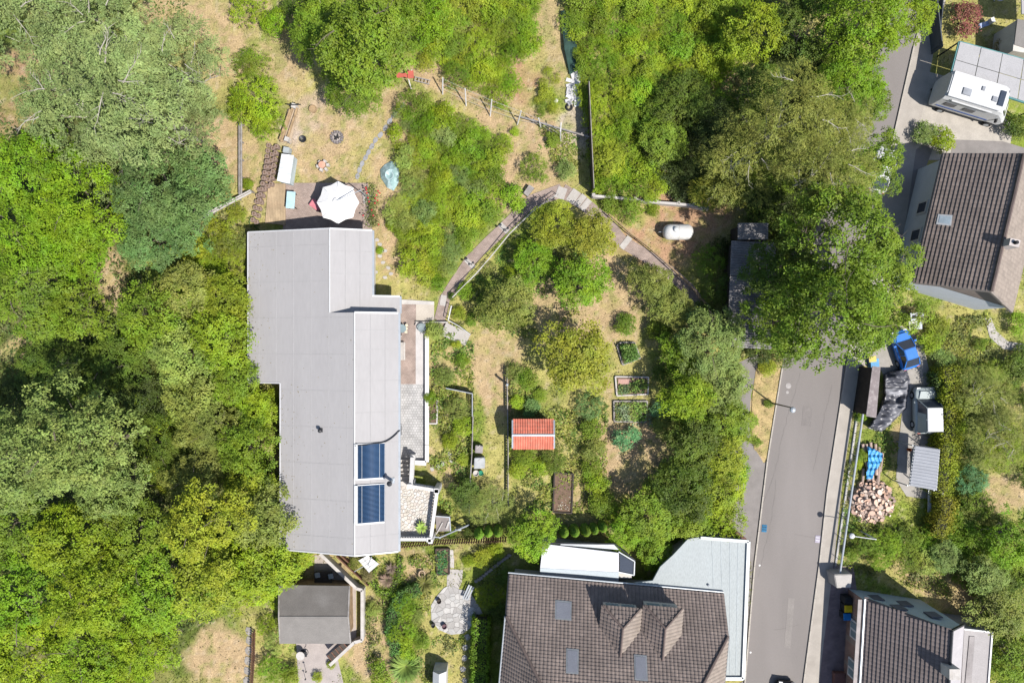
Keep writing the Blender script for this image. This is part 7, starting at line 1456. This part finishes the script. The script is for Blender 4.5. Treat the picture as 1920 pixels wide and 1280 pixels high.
# rose bed with red flowers
rs = thing('rose_bush', 'straggling rose bush with red flowers beside the brick patio', 'rose bush', W(700, 390)); r = np.random.default_rng(8); n = 900
P = np.stack([(r.normal(size=n) * 6 + 700 - 960) / S, (640 - r.uniform(348, 428, n)) / S, r.random(n) * .9 + .05], 1) - np.array(rs.location); Nn = r.normal(size=(n, 3)) * .5 + (0, 0, 1)
o = bpy.data.objects.new('foliage', leaf_mesh('foliage', P, Nn, .13 * r.uniform(.5, 1.4, n), [LEAF], .55, rng=r)); COL.objects.link(o); o.parent = rs; o.color = (.13, .15, .04, 1)
obj('stem', MB().path([W(700, 350 + 9 * k, .2 + .2 * (k % 2)) for k in range(9)], .03, 5), BARK, rs)
RF = mat('red_rose', (.42, .02, .03), rough=.6)
for x, y in ((687, 356), (709, 358), (688, 362), (692, 378), (703, 381), (704, 372), (681, 404), (710, 421), (706, 366), (690, 371), (712, 362), (697, 394), (686, 352), (708, 376), (700, 404)):
    c = W(x, y, .95); obj('flower', MB().lathe([(.02, -.05), (.075, 0), (.07, .04), (.02, .06)], 7, c), RF, rs)
# loose weeds and grass tufts: nobody could count them
r = np.random.default_rng(99); n = 260000; px = r.uniform(-60, 1980, n); py = r.uniform(-60, 1340, n); gcl = ground_colour(px, py)
green = gcl[:, 1] / (gcl[:, 0] + 1e-6); keep = r.random(n) < np.clip((green - .74) * 2.6, .12, 1)
for h_ in HARD: keep &= ~inpoly(px, py, h_)
for pp in (PATHL, PATHR):
    for (x0, y0), (x1, y1) in zip(pp[:-1], pp[1:]):
        L2 = (x1 - x0) ** 2 + (y1 - y0) ** 2; t_ = np.clip(((px - x0) * (x1 - x0) + (py - y0) * (y1 - y0)) / L2, 0, 1); keep &= np.hypot(px - x0 - t_ * (x1 - x0), py - y0 - t_ * (y1 - y0)) > 14
px, py, gcl = px[keep], py[keep], gcl[keep]; n = len(px)
P = np.stack([(px - 960) / S, (640 - py) / S, r.uniform(.02, .14, n)], 1); Nn = r.normal(size=(n, 3)) * .8; Nn[:, 2] = 1
cc = gcl * r.uniform(.7, 1.15, (n, 1)) * .95 + np.array((.03, .05, .0)) * r.random((n, 1))
me = leaf_mesh('grass', P, Nn, .13 * r.uniform(.5, 1.6, n), [LEAFC], .4, col=cc, rng=r); o = bpy.data.objects.new('grass', me); COL.objects.link(o); tag(o, 'short dry and green grass tufts over lawns and clearings', 'grass', kind='stuff')
def weeds(label, poly, n, leaf, cols, zmax, thr, seed, patch=30): scatter('weeds', poly, n, leaf, cols, label=label, zmax=zmax, thr=thr, seed=seed, patch=patch, cat='weeds')
WG = [(.1, .17, .03), (.15, .2, .03), (.2, .22, .04), (.12, .14, .04)]
weeds('leafy weeds in the garden strip between white wall and thin grey fence', [(806, 610), (890, 600), (885, 1000), (830, 960), (806, 870)], 5200, .17, WG, .5, .44, 41)
weeds('leafy weeds around the red-roofed garden house', [(955, 680), (1050, 690), (1140, 760), (1135, 960), (955, 960)], 7000, .17, WG, .45, .47, 42)
weeds('leafy weeds on the ground between the path fork and the fruit trees', [(860, 590), (900, 510), (1040, 380), (1140, 440), (1130, 560), (1000, 640)], 4200, .17, WG, .4, .45, 43)
weeds('leafy weeds along the dry strip right of the board fence end', [(1010, 230), (1095, 260), (1105, 365), (1060, 350), (1010, 300)], 1500, .15, WG, .4, .48, 44)
weeds('leafy weeds around the log heap and yards on the right', [(1590, 770), (1680, 800), (1690, 1000), (1760, 1000), (1780, 1120), (1570, 1060)], 6000, .17, WG, .4, .42, 45)
weeds('leafy weeds on the lawn right of the blue car', [(1730, 600), (1850, 590), (1870, 690), (1780, 700)], 3800, .17, WG, .35, .4, 46)
weeds('flower bed plants in the neighbour gardens at the bottom', [(680, 1040), (940, 1030), (940, 1090), (810, 1290), (690, 1290)], 5200, .16, WG, .45, .5, 47)
weeds('ground ivy and brush below the western woods', [(-20, -20), (350, -20), (380, 300), (500, 440), (520, 1130), (350, 1180), (250, 1290), (-20, 1290)], 26000, .2, [(.06, .1, .02), (.09, .13, .03), (.12, .13, .04)], .7, .44, 48, 60)
weeds('rambling weeds under the lime thicket', [(1060, -10), (1500, -10), (1480, 380), (1110, 365)], 9000, .22, WG, .6, .4, 49, 40)
